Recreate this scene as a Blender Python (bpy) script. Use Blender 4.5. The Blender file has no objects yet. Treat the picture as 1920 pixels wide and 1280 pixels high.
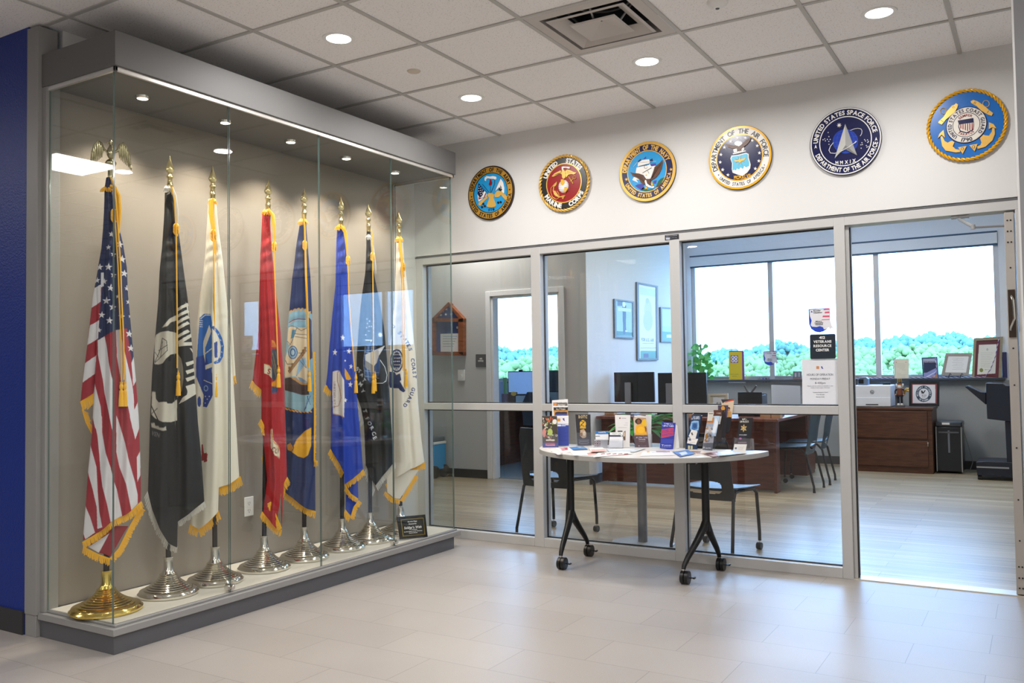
import bpy, bmesh, math, random
import numpy as np
from mathutils import Vector, Matrix
random.seed(7)
PI = math.pi
C = bpy.context.scene.collection
scn = bpy.context.scene

# ------------------------------------------------------------------ camera
FPX = 1638.01
CAM = np.array([3.0076, -5.4752, 1.2510])
RM = np.array([[0.8557352855660121, 0.5172226298476953, -0.014066705751158275],
               [0.02991091948325643, -0.02230938722014797, 0.9993035715624795],
               [-0.5165486017142258, 0.8555600752812718, 0.03456153427992862]])
cd = bpy.data.cameras.new('camera')
cam = bpy.data.objects.new('camera', cd)
C.objects.link(cam)
cd.sensor_width = 36.0
cd.lens = FPX / 1920 * 36
cd.clip_end = 500
r_, u_, f_ = [Vector(v) for v in RM]
cam.matrix_world = Matrix(((r_.x, u_.x, -f_.x, CAM[0]), (r_.y, u_.y, -f_.y, CAM[1]),
                           (r_.z, u_.z, -f_.z, CAM[2]), (0, 0, 0, 1)))
scn.camera = cam

# ------------------------------------------------------------------ world, exposure
scn.view_settings.view_transform = 'Standard'
scn.view_settings.look = 'None'
scn.view_settings.gamma = 1
scn.view_settings.use_curve_mapping = False
scn.view_settings.exposure = 0.0
w = bpy.data.worlds.new('world')
scn.world = w
w.use_nodes = True
nt = w.node_tree
bg = nt.nodes['Background']
bg.inputs[0].default_value = (0.31, 0.57, 1.0, 1)
bg.inputs[1].default_value = 11.5

def lamp(name, kind, loc, power, color=(1, 1, 1), size=0.15, rot=(0, 0, 0), size_y=None, spot=None, blend=0.5):
    l = bpy.data.lights.new(name, kind)
    l.energy = power
    l.color = color
    if kind == 'AREA':
        l.shape = 'DISK' if size_y is None else 'RECTANGLE'
        l.size = size
        if size_y: l.size_y = size_y
        else: l.spread = math.radians(168)
    if kind == 'SPOT':
        l.spot_size = spot; l.spot_blend = blend; l.shadow_soft_size = size
    o = bpy.data.objects.new(name, l)
    o.location = loc; o.rotation_euler = rot
    C.objects.link(o)
    return o

H = 3.009            # lobby ceiling
WARM = (1.0, 0.86, 0.72)
NEUT = (1.0, 0.975, 0.955)
# recessed downlights of the lobby: the four in view, the rest behind the viewer
DOWN = [(-0.088, -2.062), (-0.063, -0.852), (1.139, -0.845), (2.374, -0.849)]
DOWN_BACK = [(-3.62, -5.12), (1.139, -3.9), (3.9, -2.9), (2.374, -6.4), (-1.2, -6.4), (-4.6, -7.0)]
for x, y in DOWN:
    lamp('downlight_lamp', 'AREA', (x, y, H - 0.012), 18, NEUT, 0.13)
for x, y in DOWN_BACK:
    lamp('downlight_lamp', 'AREA', (x, y, H - 0.012), 18, NEUT, 0.13)
# flat ceiling light panels behind the viewer
TROF = [(1.2, -7.4), (3.4, -8.8), (-3.75, -4.72), (3.3, -4.1)]
for x, y in TROF:
    lamp('panel_lamp', 'AREA', (x, y, H - 0.016), 16 if x < -3 else 56, (1.0, 0.97, 0.955), 0.56, (0, 0, 0), 0.56)
# puck lamps of the display case
PUCK = [(-0.9, -2.643), (-0.9, -2.11), (-0.9, -1.605), (-0.9, -1.101), (-0.9, -0.589)]
for x, y in PUCK:
    lamp('case_lamp', 'SPOT', (x, y, 2.672), 46, (1.0, 0.86, 0.70), 0.02, (0, 0, 0), None, math.radians(112), 0.7)
# ceiling panels of the office rooms
for x, y in [(-2.6, 2.75), (0.6, 2.9), (0.8, 4.4), (2.9, 3.6), (7.0, 3.0)]:
    lamp('office_panel_lamp', 'AREA', (x, y, 3.28), 28, (1.0, 0.95, 0.9), 0.56, (0, 0, 0), 0.56)

# ------------------------------------------------------------------ photograph <-> place
def ray(u, v):
    return RM.T @ np.array([(u - 960) / FPX, -(v - 640) / FPX, 1.0])
def on(ax, val, u, v):
    d = ray(u, v); i = 'xyz'.index(ax)
    return Vector(CAM + d * (val - CAM[i]) / d[i])
class Plane:
    def __init__(s, p, n):
        s.p = np.array(p, float); n = np.array(n, float); s.n = n / np.linalg.norm(n)
    def hit(s, u, v, off=0.0):
        u = np.asarray(u, float); v = np.asarray(v, float)
        d = np.stack([(u - 960) / FPX, -(v - 640) / FPX, np.ones_like(u)], -1) @ RM
        t = ((s.p - CAM) @ s.n) / (d @ s.n)
        P = CAM + d * t[..., None]
        off = np.asarray(off, float)
        return P + s.n * (off[..., None] if off.ndim else off)
def facing(x, y, tilt=0.0, yaw=0.0):
    """upright plane through (x, y) turned to the lobby viewer; tilt leans it back"""
    a = math.atan2(CAM[1] - y, CAM[0] - x) + yaw
    return Plane((x, y, 0.75), (math.cos(a) * math.cos(tilt), math.sin(a) * math.cos(tilt), math.sin(tilt)))

# ------------------------------------------------------------------ materials
def lin(h):
    if isinstance(h, (tuple, list)): return tuple(h[:3])
    h = h.lstrip('#')
    c = [int(h[i:i + 2], 16) / 255 for i in (0, 2, 4)]
    return tuple((x / 12.92 if x <= 0.04045 else ((x + 0.055) / 1.055) ** 2.4) for x in c)
MATS = {}
def mat(name, color='#808080', rough=0.5, metal=0.0, noise=0.0, nscale=40, bump=0.0, bscale=200, spec=0.5,
        emit=None, estr=0.0, sheen=0.0, vcol=False, coat=0.0):
    if name in MATS: return MATS[name]
    m = bpy.data.materials.new(name); m.use_nodes = True
    t = m.node_tree; b = t.nodes['Principled BSDF']
    col = lin(color)
    b.inputs['Base Color'].default_value = (*col, 1)
    b.inputs['Roughness'].default_value = rough
    b.inputs['Metallic'].default_value = metal
    b.inputs['Specular IOR Level'].default_value = spec
    if sheen: b.inputs['Sheen Weight'].default_value = sheen
    if coat: b.inputs['Coat Weight'].default_value = coat
    if emit:
        b.inputs['Emission Color'].default_value = (*lin(emit), 1)
        b.inputs['Emission Strength'].default_value = estr
    tc = t.nodes.new('ShaderNodeTexCoord')
    src = None
    if vcol:
        a = t.nodes.new('ShaderNodeAttribute'); a.attribute_name = 'Col'
        src = a.outputs['Color']
        t.links.new(src, b.inputs['Base Color'])
    if noise or not vcol:
        n = t.nodes.new('ShaderNodeTexNoise'); n.inputs['Scale'].default_value = nscale
        n.inputs['Detail'].default_value = 4
        t.links.new(tc.outputs['Object'], n.inputs['Vector'])
        mr = t.nodes.new('ShaderNodeMapRange')
        nz = noise or 0.03
        mr.inputs[3].default_value = 1 - nz; mr.inputs[4].default_value = 1 + nz
        t.links.new(n.outputs['Fac'], mr.inputs[0])
        vm = t.nodes.new('ShaderNodeVectorMath'); vm.operation = 'SCALE'
        if src: t.links.new(src, vm.inputs[0])
        else: vm.inputs[0].default_value = col
        t.links.new(mr.outputs[0], vm.inputs['Scale'])
        t.links.new(vm.outputs[0], b.inputs['Base Color'])
    if bump:
        n2 = t.nodes.new('ShaderNodeTexNoise'); n2.inputs['Scale'].default_value = bscale
        n2.inputs['Detail'].default_value = 3
        t.links.new(tc.outputs['Object'], n2.inputs['Vector'])
        bp = t.nodes.new('ShaderNodeBump'); bp.inputs['Strength'].default_value = bump
        bp.inputs['Distance'].default_value = 0.004
        t.links.new(n2.outputs['Fac'], bp.inputs['Height'])
        t.links.new(bp.outputs[0], b.inputs['Normal'])
    MATS[name] = m
    return m

def glass_mat(name, tint=(0.97, 0.985, 0.98), rough=0.0, f0=0.045, gain=0.95):
    """thin sheet glass: clear, with mirror reflection growing at grazing angles"""
    if name in MATS: return MATS[name]
    m = bpy.data.materials.new(name); m.use_nodes = True
    t = m.node_tree; t.nodes.clear()
    o = t.nodes.new('ShaderNodeOutputMaterial')
    tr = t.nodes.new('ShaderNodeBsdfTransparent'); tr.inputs[0].default_value = (*tint, 1)
    gl = t.nodes.new('ShaderNodeBsdfGlossy'); gl.inputs['Roughness'].default_value = rough
    mx = t.nodes.new('ShaderNodeMixShader')
    g = t.nodes.new('ShaderNodeNewGeometry')
    dt = t.nodes.new('ShaderNodeVectorMath'); dt.operation = 'DOT_PRODUCT'
    t.links.new(g.outputs['Normal'], dt.inputs[0]); t.links.new(g.outputs['Incoming'], dt.inputs[1])
    def M(op, a, b=None):
        n = t.nodes.new('ShaderNodeMath'); n.operation = op
        for i, x in enumerate((a, b)):
            if x is None: continue
            if isinstance(x, (int, float)): n.inputs[i].default_value = x
            else: t.links.new(x, n.inputs[i])
        return n.outputs[0]
    k = M('POWER', M('SUBTRACT', 1.0, M('ABSOLUTE', dt.outputs['Value'])), 5.0)
    fr = M('ADD', M('MULTIPLY', k, gain), f0)
    t.links.new(fr, mx.inputs[0]); t.links.new(tr.outputs[0], mx.inputs[1]); t.links.new(gl.outputs[0], mx.inputs[2])
    t.links.new(mx.outputs[0], o.inputs[0])
    MATS[name] = m
    return m

VC = mat('printed_surface', '#ffffff', 0.45, vcol=True)
CLOTH = mat('flag_nylon', '#ffffff', 0.62, vcol=True, noise=0.02, nscale=500, bump=0.15, bscale=900)
GLASS = glass_mat('clear_glass', (0.985, 0.992, 0.99), 0.0, 0.035)
CASEGLASS = glass_mat('case_glass', (0.968, 0.984, 0.975), 0.0, 0.036, 0.85)
ACRYL = glass_mat('clear_acrylic', (0.95, 0.96, 0.98), 0.03, 0.06)
GEDGE = mat('glass_edge_green', '#5c6e6a', 0.12, spec=0.8)
ALU = mat('satin_aluminium', '#a4a4a4', 0.42, 0.55, noise=0.02)
ALUD = mat('dark_gasket', '#17191c', 0.5)
FRAMEW = mat('painted_mullion', '#bdbcba', 0.42, 0.15, noise=0.01)
WHITE = mat('white_plastic', '#e6e6e4', 0.4)
BLACKP = mat('black_plastic', '#0c0d10', 0.38)
BLACKM = mat('black_powder_coat', '#131416', 0.42, 0.3)
CHROME = mat('chrome', '#d5d3ce', 0.12, 1.0)
BRASS = mat('polished_brass', '#ecd070', 0.15, 1.0)
SILVER = mat('silver_gold_plate', '#e3dfd4', 0.12, 1.0)
SPEAR = mat('pale_brass', '#dcca94', 0.15, 1.0)
ANTIQ = mat('antique_brass', '#b8ae8a', 0.2, 1.0)
GOLDTH = mat('gold_fringe_thread', '#f2b40c', 0.55, noise=0.12, nscale=300, sheen=0.3)
WHITETH = mat('white_fringe_thread', '#cfccc4', 0.55, noise=0.1, nscale=300)
PAPER = mat('white_paper', '#e9e8e6', 0.6)
GREYPLAM = mat('grey_laminate', '#8b8a88', 0.45, noise=0.015, nscale=60)
GREYDK = mat('dark_grey_laminate', '#55565a', 0.45, noise=0.02, nscale=60)

# ------------------------------------------------------------------ mesh building
class MB:
    def __init__(s):
        s.v = []; s.f = []; s.m = []; s.mats = []
    def mi(s, m):
        if m not in s.mats: s.mats.append(m)
        return s.mats.index(m)
    def add(s, vs, fs, m, M=None):
        k = len(s.v)
        if M is not None: vs = [M @ Vector(p) for p in vs]
        s.v += [tuple(p) for p in vs]; i = s.mi(m)
        for f in fs: s.f.append(tuple(k + j for j in f)); s.m.append(i)
    def box(s, x0, x1, y0, y1, z0, z1, m, M=None):
        vs = [(x, y, z) for z in (z0, z1) for y in (y0, y1) for x in (x0, x1)]
        fs = [(0, 2, 3, 1), (4, 5, 7, 6), (0, 1, 5, 4), (2, 6, 7, 3), (0, 4, 6, 2), (1, 3, 7, 5)]
        s.add(vs, fs, m, M)
    def prism(s, pts, a, b, m, axis='z', M=None):
        """polygon pts extruded a..b along axis (pts are the other two coordinates in order)"""
        n = len(pts)
        def P(p, h):
            if axis == 'z': return (p[0], p[1], h)
            if axis == 'y': return (p[0], h, p[1])
            return (h, p[0], p[1])
        vs = [P(p, a) for p in pts] + [P(p, b) for p in pts]
        fs = [tuple(range(n))[::-1], tuple(range(n, 2 * n))] + [(i, (i + 1) % n, n + (i + 1) % n, n + i) for i in range(n)]
        s.add(vs, fs, m, M)
    def lathe(s, prof, m, c=(0, 0, 0), n=32, M=None, cap=True, sy=1.0):
        vs = []
        for r, z in prof:
            for i in range(n):
                a = 2 * PI * i / n
                vs.append((c[0] + r * math.cos(a), c[1] + r * math.sin(a) * sy, c[2] + z))
        fs = []
        for j in range(len(prof) - 1):
            for i in range(n):
                k = (i + 1) % n
                fs.append((j * n + i, j * n + k, (j + 1) * n + k, (j + 1) * n + i))
        if cap:
            fs.append(tuple(range(n))[::-1]); fs.append(tuple((len(prof) - 1) * n + i for i in range(n)))
        s.add(vs, fs, m, M)
    def tube(s, pts, r, m, n=10, M=None, closed=False):
        pts = [Vector(p) for p in pts]; N = len(pts)
        rr = r if isinstance(r, (list, tuple)) else [r] * N
        up = Vector((0, 0, 1)); vs = []; prev = None
        for i, p in enumerate(pts):
            if closed: d = pts[(i + 1) % N] - pts[i - 1]
            else: d = (pts[min(i + 1, N - 1)] - pts[max(i - 1, 0)])
            if d.length < 1e-9: d = Vector((0, 0, 1))
            d.normalize()
            if prev is None:
                a = up if abs(d.dot(up)) < 0.9 else Vector((1, 0, 0))
                x = d.cross(a).normalized()
            else:
                x = (prev - d * prev.dot(d)).normalized()
            prev = x; y = d.cross(x)
            for k in range(n):
                t = 2 * PI * k / n
                vs.append(p + (x * math.cos(t) + y * math.sin(t)) * rr[i])
        fs = []
        for j in range(N if closed else N - 1):
            j2 = (j + 1) % N
            for k in range(n):
                k2 = (k + 1) % n
                fs.append((j * n + k, j * n + k2, j2 * n + k2, j2 * n + k))
        if not closed:
            fs.append(tuple(range(n))[::-1]); fs.append(tuple((N - 1) * n + k for k in range(n)))
        s.add(vs, fs, m, M)
    def cyl(s, a, b, r, m, n=20, M=None):
        s.tube([a, b], r, m, n, M)
    def build(s, name, parent=None, smooth=True, bevel=0.0, label=None, ang=35):
        me = bpy.data.meshes.new(name)
        me.from_pydata(s.v, [], s.f)
        for m in s.mats: me.materials.append(m)
        me.polygons.foreach_set('material_index', s.m)
        bm = bmesh.new(); bm.from_mesh(me)
        bmesh.ops.recalc_face_normals(bm, faces=bm.faces)
        bm.to_mesh(me); bm.free()
        if smooth:
            me.shade_smooth(); me.set_sharp_from_angle(angle=math.radians(ang))
        o = bpy.data.objects.new(name, me); C.objects.link(o)
        if parent: adopt(o, parent)
        if bevel:
            b = o.modifiers.new('bevel', 'BEVEL'); b.width = bevel; b.segments = 2; b.limit_method = 'ANGLE'
            b.angle_limit = math.radians(40)
        if label: o['label'] = label
        return o
def adopt(o, parent):
    o.parent = parent
    if parent.type == 'EMPTY' or True:
        o.matrix_parent_inverse = wm(parent).inverted()
def wm(o):
    M = Matrix.LocRotScale(o.location, o.rotation_euler, o.scale)
    if o.parent: M = wm(o.parent) @ o.matrix_parent_inverse @ M
    return M
def tag(o, label, cat, group=None, kind=None):
    o['label'] = label; o['category'] = cat
    if group: o['group'] = group
    if kind: o['kind'] = kind
    return o
def thing(name, loc, label, cat, group=None, rz=0.0):
    o = bpy.data.objects.new(name, None); C.objects.link(o)
    o.location = loc; o.rotation_euler = (0, 0, rz); o.empty_display_size = 0.05
    return tag(o, label, cat, group)
def struct(o):
    o['kind'] = 'structure'; return o
def sroot(name, loc=(0, 0, 0)):
    o = bpy.data.objects.new(name, None); C.objects.link(o); o.location = loc; o.empty_display_size = 0.1
    return struct(o)
def dup(root, loc, rz, label, group=None):
    """copy a thing with its parts and sub-parts"""
    r = root.copy(); C.objects.link(r); r.location = loc; r.rotation_euler = (0, 0, rz); r['label'] = label
    if group: r['group'] = group
    for ch in list(root.children):
        c = ch.copy(); C.objects.link(c); c.parent = r; c.matrix_parent_inverse = ch.matrix_parent_inverse.copy()
        for g in list(ch.children):
            d = g.copy(); C.objects.link(d); d.parent = c; d.matrix_parent_inverse = g.matrix_parent_inverse.copy()
    return r

# ------------------------------------------------------------------ lettering
_gl = {}
def glyph(ch, bold=0.0):
    key = (ch, bold)
    if key in _gl: return _gl[key]
    cu = bpy.data.curves.new('g', 'FONT'); cu.body = ch; cu.size = 1.0; cu.offset = bold; cu.resolution_u = 4
    ob = bpy.data.objects.new('g', cu); C.objects.link(ob)
    dg = bpy.context.evaluated_depsgraph_get()
    me = ob.evaluated_get(dg).to_mesh()
    me.calc_loop_triangles()
    v = np.array([x.co[:2] for x in me.vertices]) if len(me.vertices) else np.zeros((0, 2))
    t = [tuple(x.vertices) for x in me.loop_triangles]
    ob.evaluated_get(dg).to_mesh_clear()
    bpy.data.objects.remove(ob); bpy.data.curves.remove(cu)
    if len(v): x0, x1 = v[:, 0].min(), v[:, 0].max()
    else: x0, x1 = 0.0, 0.22
    _gl[key] = (v, t, x0, x1)
    return _gl[key]
CAP = 0.70   # cap height of the built-in face per unit size
def layout(txt, bold=0.0, gap=0.09):
    """list of (char, x offset) and total width, in units of size"""
    x = 0.0; out = []
    for ch in txt:
        v, t, a, b = glyph(ch, bold)
        if ch == ' ': x += 0.34; continue
        out.append((ch, x - a)); x += (b - a) + gap
    return out, max(x - gap, 0.01)
def text_tris(txt, size, bold=0.0, width=None, gap=0.09):
    """flat triangles centred on x, baseline 0; cap height = size"""
    lay, W = layout(txt, bold, gap); s = size / CAP
    sx = s if width is None else width / W
    V = []; T = []
    for ch, x in lay:
        v, t, a, b = glyph(ch, bold)
        k = len(V)
        V += [((p[0] + x - W / 2) * sx, p[1] * s) for p in v]
        T += [tuple(k + i for i in f) for f in t]
    return V, T
def slab(mb, V, T, place, m, d):
    """raised lettering: place(x, y, h) -> point in space; d thickness"""
    n = len(V)
    vs = [place(x, y, d) for x, y in V] + [place(x, y, 0) for x, y in V]
    fs = [tuple(t) for t in T]
    cnt = {}
    for t in T:
        for a, b in ((t[0], t[1]), (t[1], t[2]), (t[2], t[0])):
            cnt[(a, b)] = cnt.get((a, b), 0) + 1
    for (a, b) in list(cnt):
        if (b, a) not in cnt: fs.append((b, a, n + a, n + b))
    mb.add(vs, fs, m)
def ring_text(mb, txt, place, r, size, a0, a1, m, d=0.002, bold=0.02, top=True, narrow=0.8, gap=0.12):
    """letters on an arc of radius r (mid height); angles in degrees, read left to right"""
    lay, W = layout(txt, bold, gap)
    a0, a1 = math.radians(a0), math.radians(a1)
    s = size / CAP
    sx = abs(a1 - a0) * r / W * 1.0
    cw = min(sx, s * 1.1) * narrow / 0.8
    for ch, x in lay:
        v, t, ga, gb = glyph(ch, bold)
        mid = x + (ga + gb) / 2
        a = a0 + (a1 - a0) * mid / W
        ca, sa = math.cos(a), math.sin(a)
        V = []
        for p in v:
            lx = (p[0] - (ga + gb) / 2) * cw; ly = p[1] * s - size / 2
            if top: V.append((ca * (r + ly) + sa * lx, sa * (r + ly) - ca * lx))
            else: V.append((ca * (r - ly) - sa * lx, sa * (r - ly) + ca * lx))
        slab(mb, V, t, place, m, d)

# ------------------------------------------------------------------ painted pictures (vertex colours)
def inpoly(U, V, pts):
    r = np.zeros(U.shape, bool); n = len(pts); j = n - 1
    for i in range(n):
        xi, yi = pts[i]; xj, yj = pts[j]
        if yi != yj:
            c = ((yi > V) != (yj > V)) & (U < (xj - xi) * (V - yi) / (yj - yi) + xi)
            r ^= c
        j = i
    return r
class Pic:
    """draws coloured shapes; coordinates are photograph pixels, or those of an enlarged crop (ox, oy, k)"""
    def __init__(s, base, ox=0, oy=0, k=1.0):
        s.base = lin(base); s.ops = []; s.ox, s.oy, s.k = ox, oy, k
    def crop(s, ox, oy, k): s.ox, s.oy, s.k = ox, oy, k; return s
    def T(s, pts): return [(s.ox + x / s.k, s.oy + y / s.k) for x, y in pts]
    def poly(s, pts, c): s.ops.append(('p', s.T(pts), lin(c))); return s
    def rect(s, x0, y0, x1, y1, c): return s.poly([(x0, y0), (x1, y0), (x1, y1), (x0, y1)], c)
    def ell(s, cx, cy, rx, ry, c, a=0.0):
        ca, sa = math.cos(a), math.sin(a)
        return s.poly([(cx + rx * math.cos(t) * ca - ry * math.sin(t) * sa, cy + rx * math.cos(t) * sa + ry * math.sin(t) * ca)
                       for t in np.linspace(0, 2 * PI, 28)[:-1]], c)
    def line(s, pts, wd, c): s.ops.append(('l', s.T(pts), lin(c), wd / s.k / 2)); return s
    def star(s, cx, cy, r, c, rot=0.0, sx=1.0, n=5, q=0.4):
        return s.poly([(cx + sx * r * (1 if i % 2 == 0 else q) * math.sin(rot + PI * i / n),
                        cy - r * (1 if i % 2 == 0 else q) * math.cos(rot + PI * i / n)) for i in range(2 * n)], c)
    def text(s, txt, cx, cy, size, c, width=None, ang=0.0, bold=0.02, shear=0.0):
        """centred on cx, cy (crop units), cap height size; ang clockwise degrees"""
        V, T = text_tris(txt, size, bold, width)
        a = math.radians(ang); ca, sa = math.cos(a), math.sin(a)
        P = []
        for x, y in V:
            y = y - size / 2; X, Y = x, -y + shear * x
            P.append((cx + X * ca - Y * sa, cy + X * sa + Y * ca))
        P = s.T(P)
        s.ops.append(('t', P, T, lin(c))); return s
    def paint(s, U, V):
        out = np.empty(U.shape + (3,)); out[...] = s.base
        for op in s.ops:
            P = np.array(op[1]); pad = op[3] + 0.01 if op[0] == 'l' else 0
            x0, y0 = P.min(0) - pad; x1, y1 = P.max(0) + pad
            idx = np.nonzero((U >= x0) & (U <= x1) & (V >= y0) & (V <= y1))
            if len(idx[0]) == 0: continue
            u = U[idx]; v = V[idx]
            if op[0] == 'p': mk = inpoly(u, v, op[1]); col = op[2]
            elif op[0] == 'l':
                mk = np.zeros(u.shape, bool); col = op[2]
                for (ax, ay), (bx, by) in zip(op[1][:-1], op[1][1:]):
                    dx, dy = bx - ax, by - ay; L = dx * dx + dy * dy + 1e-9
                    t = np.clip(((u - ax) * dx + (v - ay) * dy) / L, 0, 1)
                    mk |= (u - ax - t * dx) ** 2 + (v - ay - t * dy) ** 2 <= op[3] ** 2
            else:
                mk = np.zeros(u.shape, bool); col = op[3]
                for a, b, c in op[2]:
                    A, B, D = P[a], P[b], P[c]
                    d1 = (B[0] - A[0]) * (v - A[1]) - (B[1] - A[1]) * (u - A[0])
                    d2 = (D[0] - B[0]) * (v - B[1]) - (D[1] - B[1]) * (u - B[0])
                    d3 = (A[0] - D[0]) * (v - D[1]) - (A[1] - D[1]) * (u - D[0])
                    mk |= ((d1 >= 0) & (d2 >= 0) & (d3 >= 0)) | ((d1 <= 0) & (d2 <= 0) & (d3 <= 0))
            ii = tuple(i[mk] for i in idx)
            out[ii] = col
        return out
def gridmesh(name, P, col, material, parent=None, back=None, thick=None, smooth=True):
    """P (rows, cols, 3) points; back = same shape for the rear sheet (closed)"""
    R, K = P.shape[:2]
    vs = P.reshape(-1, 3); cs = col.reshape(-1, 3)
    idx = np.arange(R * K).reshape(R, K)
    q = np.stack([idx[:-1, :-1], idx[1:, :-1], idx[1:, 1:], idx[:-1, 1:]], -1).reshape(-1, 4)
    if back is not None:
        vs = np.concatenate([vs, back.reshape(-1, 3)]); cs = np.concatenate([cs, cs]); o = R * K
        q2 = q[:, ::-1] + o
        def side(l):
            a, b = l[:-1], l[1:]
            return np.stack([a, b, b + o, a + o], -1)
        q = np.concatenate([q, q2, side(idx[0]), side(idx[-1][::-1]), side(idx[::-1, 0]), side(idx[:, -1])])
    me = bpy.data.meshes.new(name)
    me.vertices.add(len(vs)); me.vertices.foreach_set('co', vs.astype(np.float32).ravel())
    me.loops.add(len(q) * 4); me.loops.foreach_set('vertex_index', q.astype(np.int32).ravel())
    me.polygons.add(len(q)); me.polygons.foreach_set('loop_start', np.arange(0, len(q) * 4, 4, dtype=np.int32))
    me.polygons.foreach_set('loop_total', np.full(len(q), 4, dtype=np.int32))
    me.update(calc_edges=True)
    ca = me.color_attributes.new('Col', 'FLOAT_COLOR', 'POINT')
    ca.data.foreach_set('color', np.concatenate([cs, np.ones((len(cs), 1))], 1).astype(np.float32).ravel())
    me.materials.append(material)
    if smooth: me.shade_smooth()
    o = bpy.data.objects.new(name, me); C.objects.link(o)
    if parent: adopt(o, parent)
    return o
def card(name, quad, pl, pic, thick=0.002, res=1.0, parent=None, material=None, off=0.0):
    """flat printed sheet with the corners quad (TL, TR, BR, BL in photo pixels) on plane pl"""
    q = np.array(quad, float)
    wpx = max(np.linalg.norm(q[1] - q[0]), np.linalg.norm(q[2] - q[3])); hpx = max(np.linalg.norm(q[3] - q[0]), np.linalg.norm(q[2] - q[1]))
    K = max(2, int(wpx / res) + 2); R = max(2, int(hpx / res) + 2)
    s, t = np.meshgrid(np.linspace(0, 1, K), np.linspace(0, 1, R))
    UV = (q[0] * ((1 - s) * (1 - t))[..., None] + q[1] * (s * (1 - t))[..., None] + q[2] * (s * t)[..., None] + q[3] * ((1 - s) * t)[..., None])
    # outer corners lie on a true plane: interpolate in space
    c = pl.hit(q[:, 0], q[:, 1], off)
    P = pl.hit(UV[..., 0], UV[..., 1], off)
    col = pic.paint(UV[..., 0], UV[..., 1])
    B = P - pl.n * thick
    return gridmesh(name, P, col, material or VC, parent, back=B, smooth=False)
YPL = lambda y: Plane((0, y, 0), (0, -1, 0))
XPL = lambda x: Plane((x, 0, 0), (1, 0, 0))
ZPL = lambda z: Plane((0, 0, z), (0, 0, 1))

# ================================================================== THE SETTING
def brick_mat(name, c1, c2, mortar, bw, rh, ms, loc, rough, bump=0.05, noise=0.05, nscale=(3, 3, 3), streak=None, rn=0.0, spec=0.5, offset=0.5, freq=2, fine=0.06):
    m = bpy.data.materials.new(name); m.use_nodes = True; t = m.node_tree; b = t.nodes['Principled BSDF']
    tc = t.nodes.new('ShaderNodeTexCoord'); mp = t.nodes.new('ShaderNodeMapping')
    mp.inputs['Location'].default_value = loc
    t.links.new(tc.outputs['Object'], mp.inputs[0])
    br = t.nodes.new('ShaderNodeTexBrick')
    br.inputs['Color1'].default_value = (*lin(c1), 1); br.inputs['Color2'].default_value = (*lin(c2), 1)
    br.inputs['Mortar'].default_value = (*lin(mortar), 1); br.inputs['Scale'].default_value = 1
    br.inputs['Mortar Size'].default_value = ms; br.inputs['Mortar Smooth'].default_value = 0.1
    br.inputs['Brick Width'].default_value = bw; br.inputs['Row Height'].default_value = rh
    br.offset = offset; br.offset_frequency = freq
    t.links.new(mp.outputs[0], br.inputs['Vector'])
    out = br.outputs['Color']
    for sc, amt in ((nscale, noise), ((220, 220, 220), fine)):
        mp2 = t.nodes.new('ShaderNodeMapping'); mp2.inputs['Scale'].default_value = sc
        t.links.new(tc.outputs['Object'], mp2.inputs[0])
        n = t.nodes.new('ShaderNodeTexNoise'); n.inputs['Scale'].default_value = 1; n.inputs['Detail'].default_value = 5
        t.links.new(mp2.outputs[0], n.inputs[0])
        mr = t.nodes.new('ShaderNodeMapRange'); mr.inputs[1].default_value = 0.25; mr.inputs[2].default_value = 0.75
        mr.inputs[3].default_value = 1 - amt; mr.inputs[4].default_value = 1 + amt
        t.links.new(n.outputs['Fac'], mr.inputs[0])
        vm = t.nodes.new('ShaderNodeVectorMath'); vm.operation = 'SCALE'
        t.links.new(out, vm.inputs[0]); t.links.new(mr.outputs[0], vm.inputs['Scale']); out = vm.outputs[0]
    t.links.new(out, b.inputs['Base Color'])
    b.inputs['Roughness'].default_value = rough; b.inputs['Specular IOR Level'].default_value = spec
    bp = t.nodes.new('ShaderNodeBump'); bp.inputs['Strength'].default_value = bump; bp.inputs['Distance'].default_value = 0.002
    t.links.new(n.outputs['Fac'], bp.inputs['Height']); t.links.new(bp.outputs[0], b.inputs['Normal'])
    return m
TILE = brick_mat('lobby_vinyl_tile', '#a09a95', '#9b9590', '#726c67', 0.6, 0.3055, 0.0012, (-2.182, 0.215, 0), 0.36, noise=0.03, fine=0.08, spec=0.55)
WOODF = brick_mat('office_wood_plank', '#b3a58b', '#998a70', '#5f5646', 1.22, 0.152, 0.0012, (0.3, 0, 0), 0.30, noise=0.42, nscale=(0.8, 34, 1), offset=0.37, freq=2, fine=0.05, spec=0.5)
CARPET = mat('office_carpet', '#6d7177', 0.95, noise=0.35, nscale=60, bump=0.6, bscale=300)
PAINT = mat('offwhite_paint', '#d3d2d0', 0.7, bump=0.05, bscale=350, noise=0.01)
PAINTG = mat('grey_paint', '#bfc0be', 0.7, bump=0.05, bscale=350, noise=0.015)
PAINTW = mat('white_paint', '#dcdfe2', 0.7, bump=0.05, bscale=350, noise=0.01)
CASEPAINT = mat('case_back_paint', '#878077', 0.7, noise=0.012, nscale=30)
BLUE = mat('blue_paint', '#04287f', 0.45, bump=0.5, bscale=120, noise=0.03)
BASEB = mat('dark_rubber_base', '#2f2f31', 0.5)
TRIMW = mat('white_trim', '#e4e4e4', 0.5)

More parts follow.
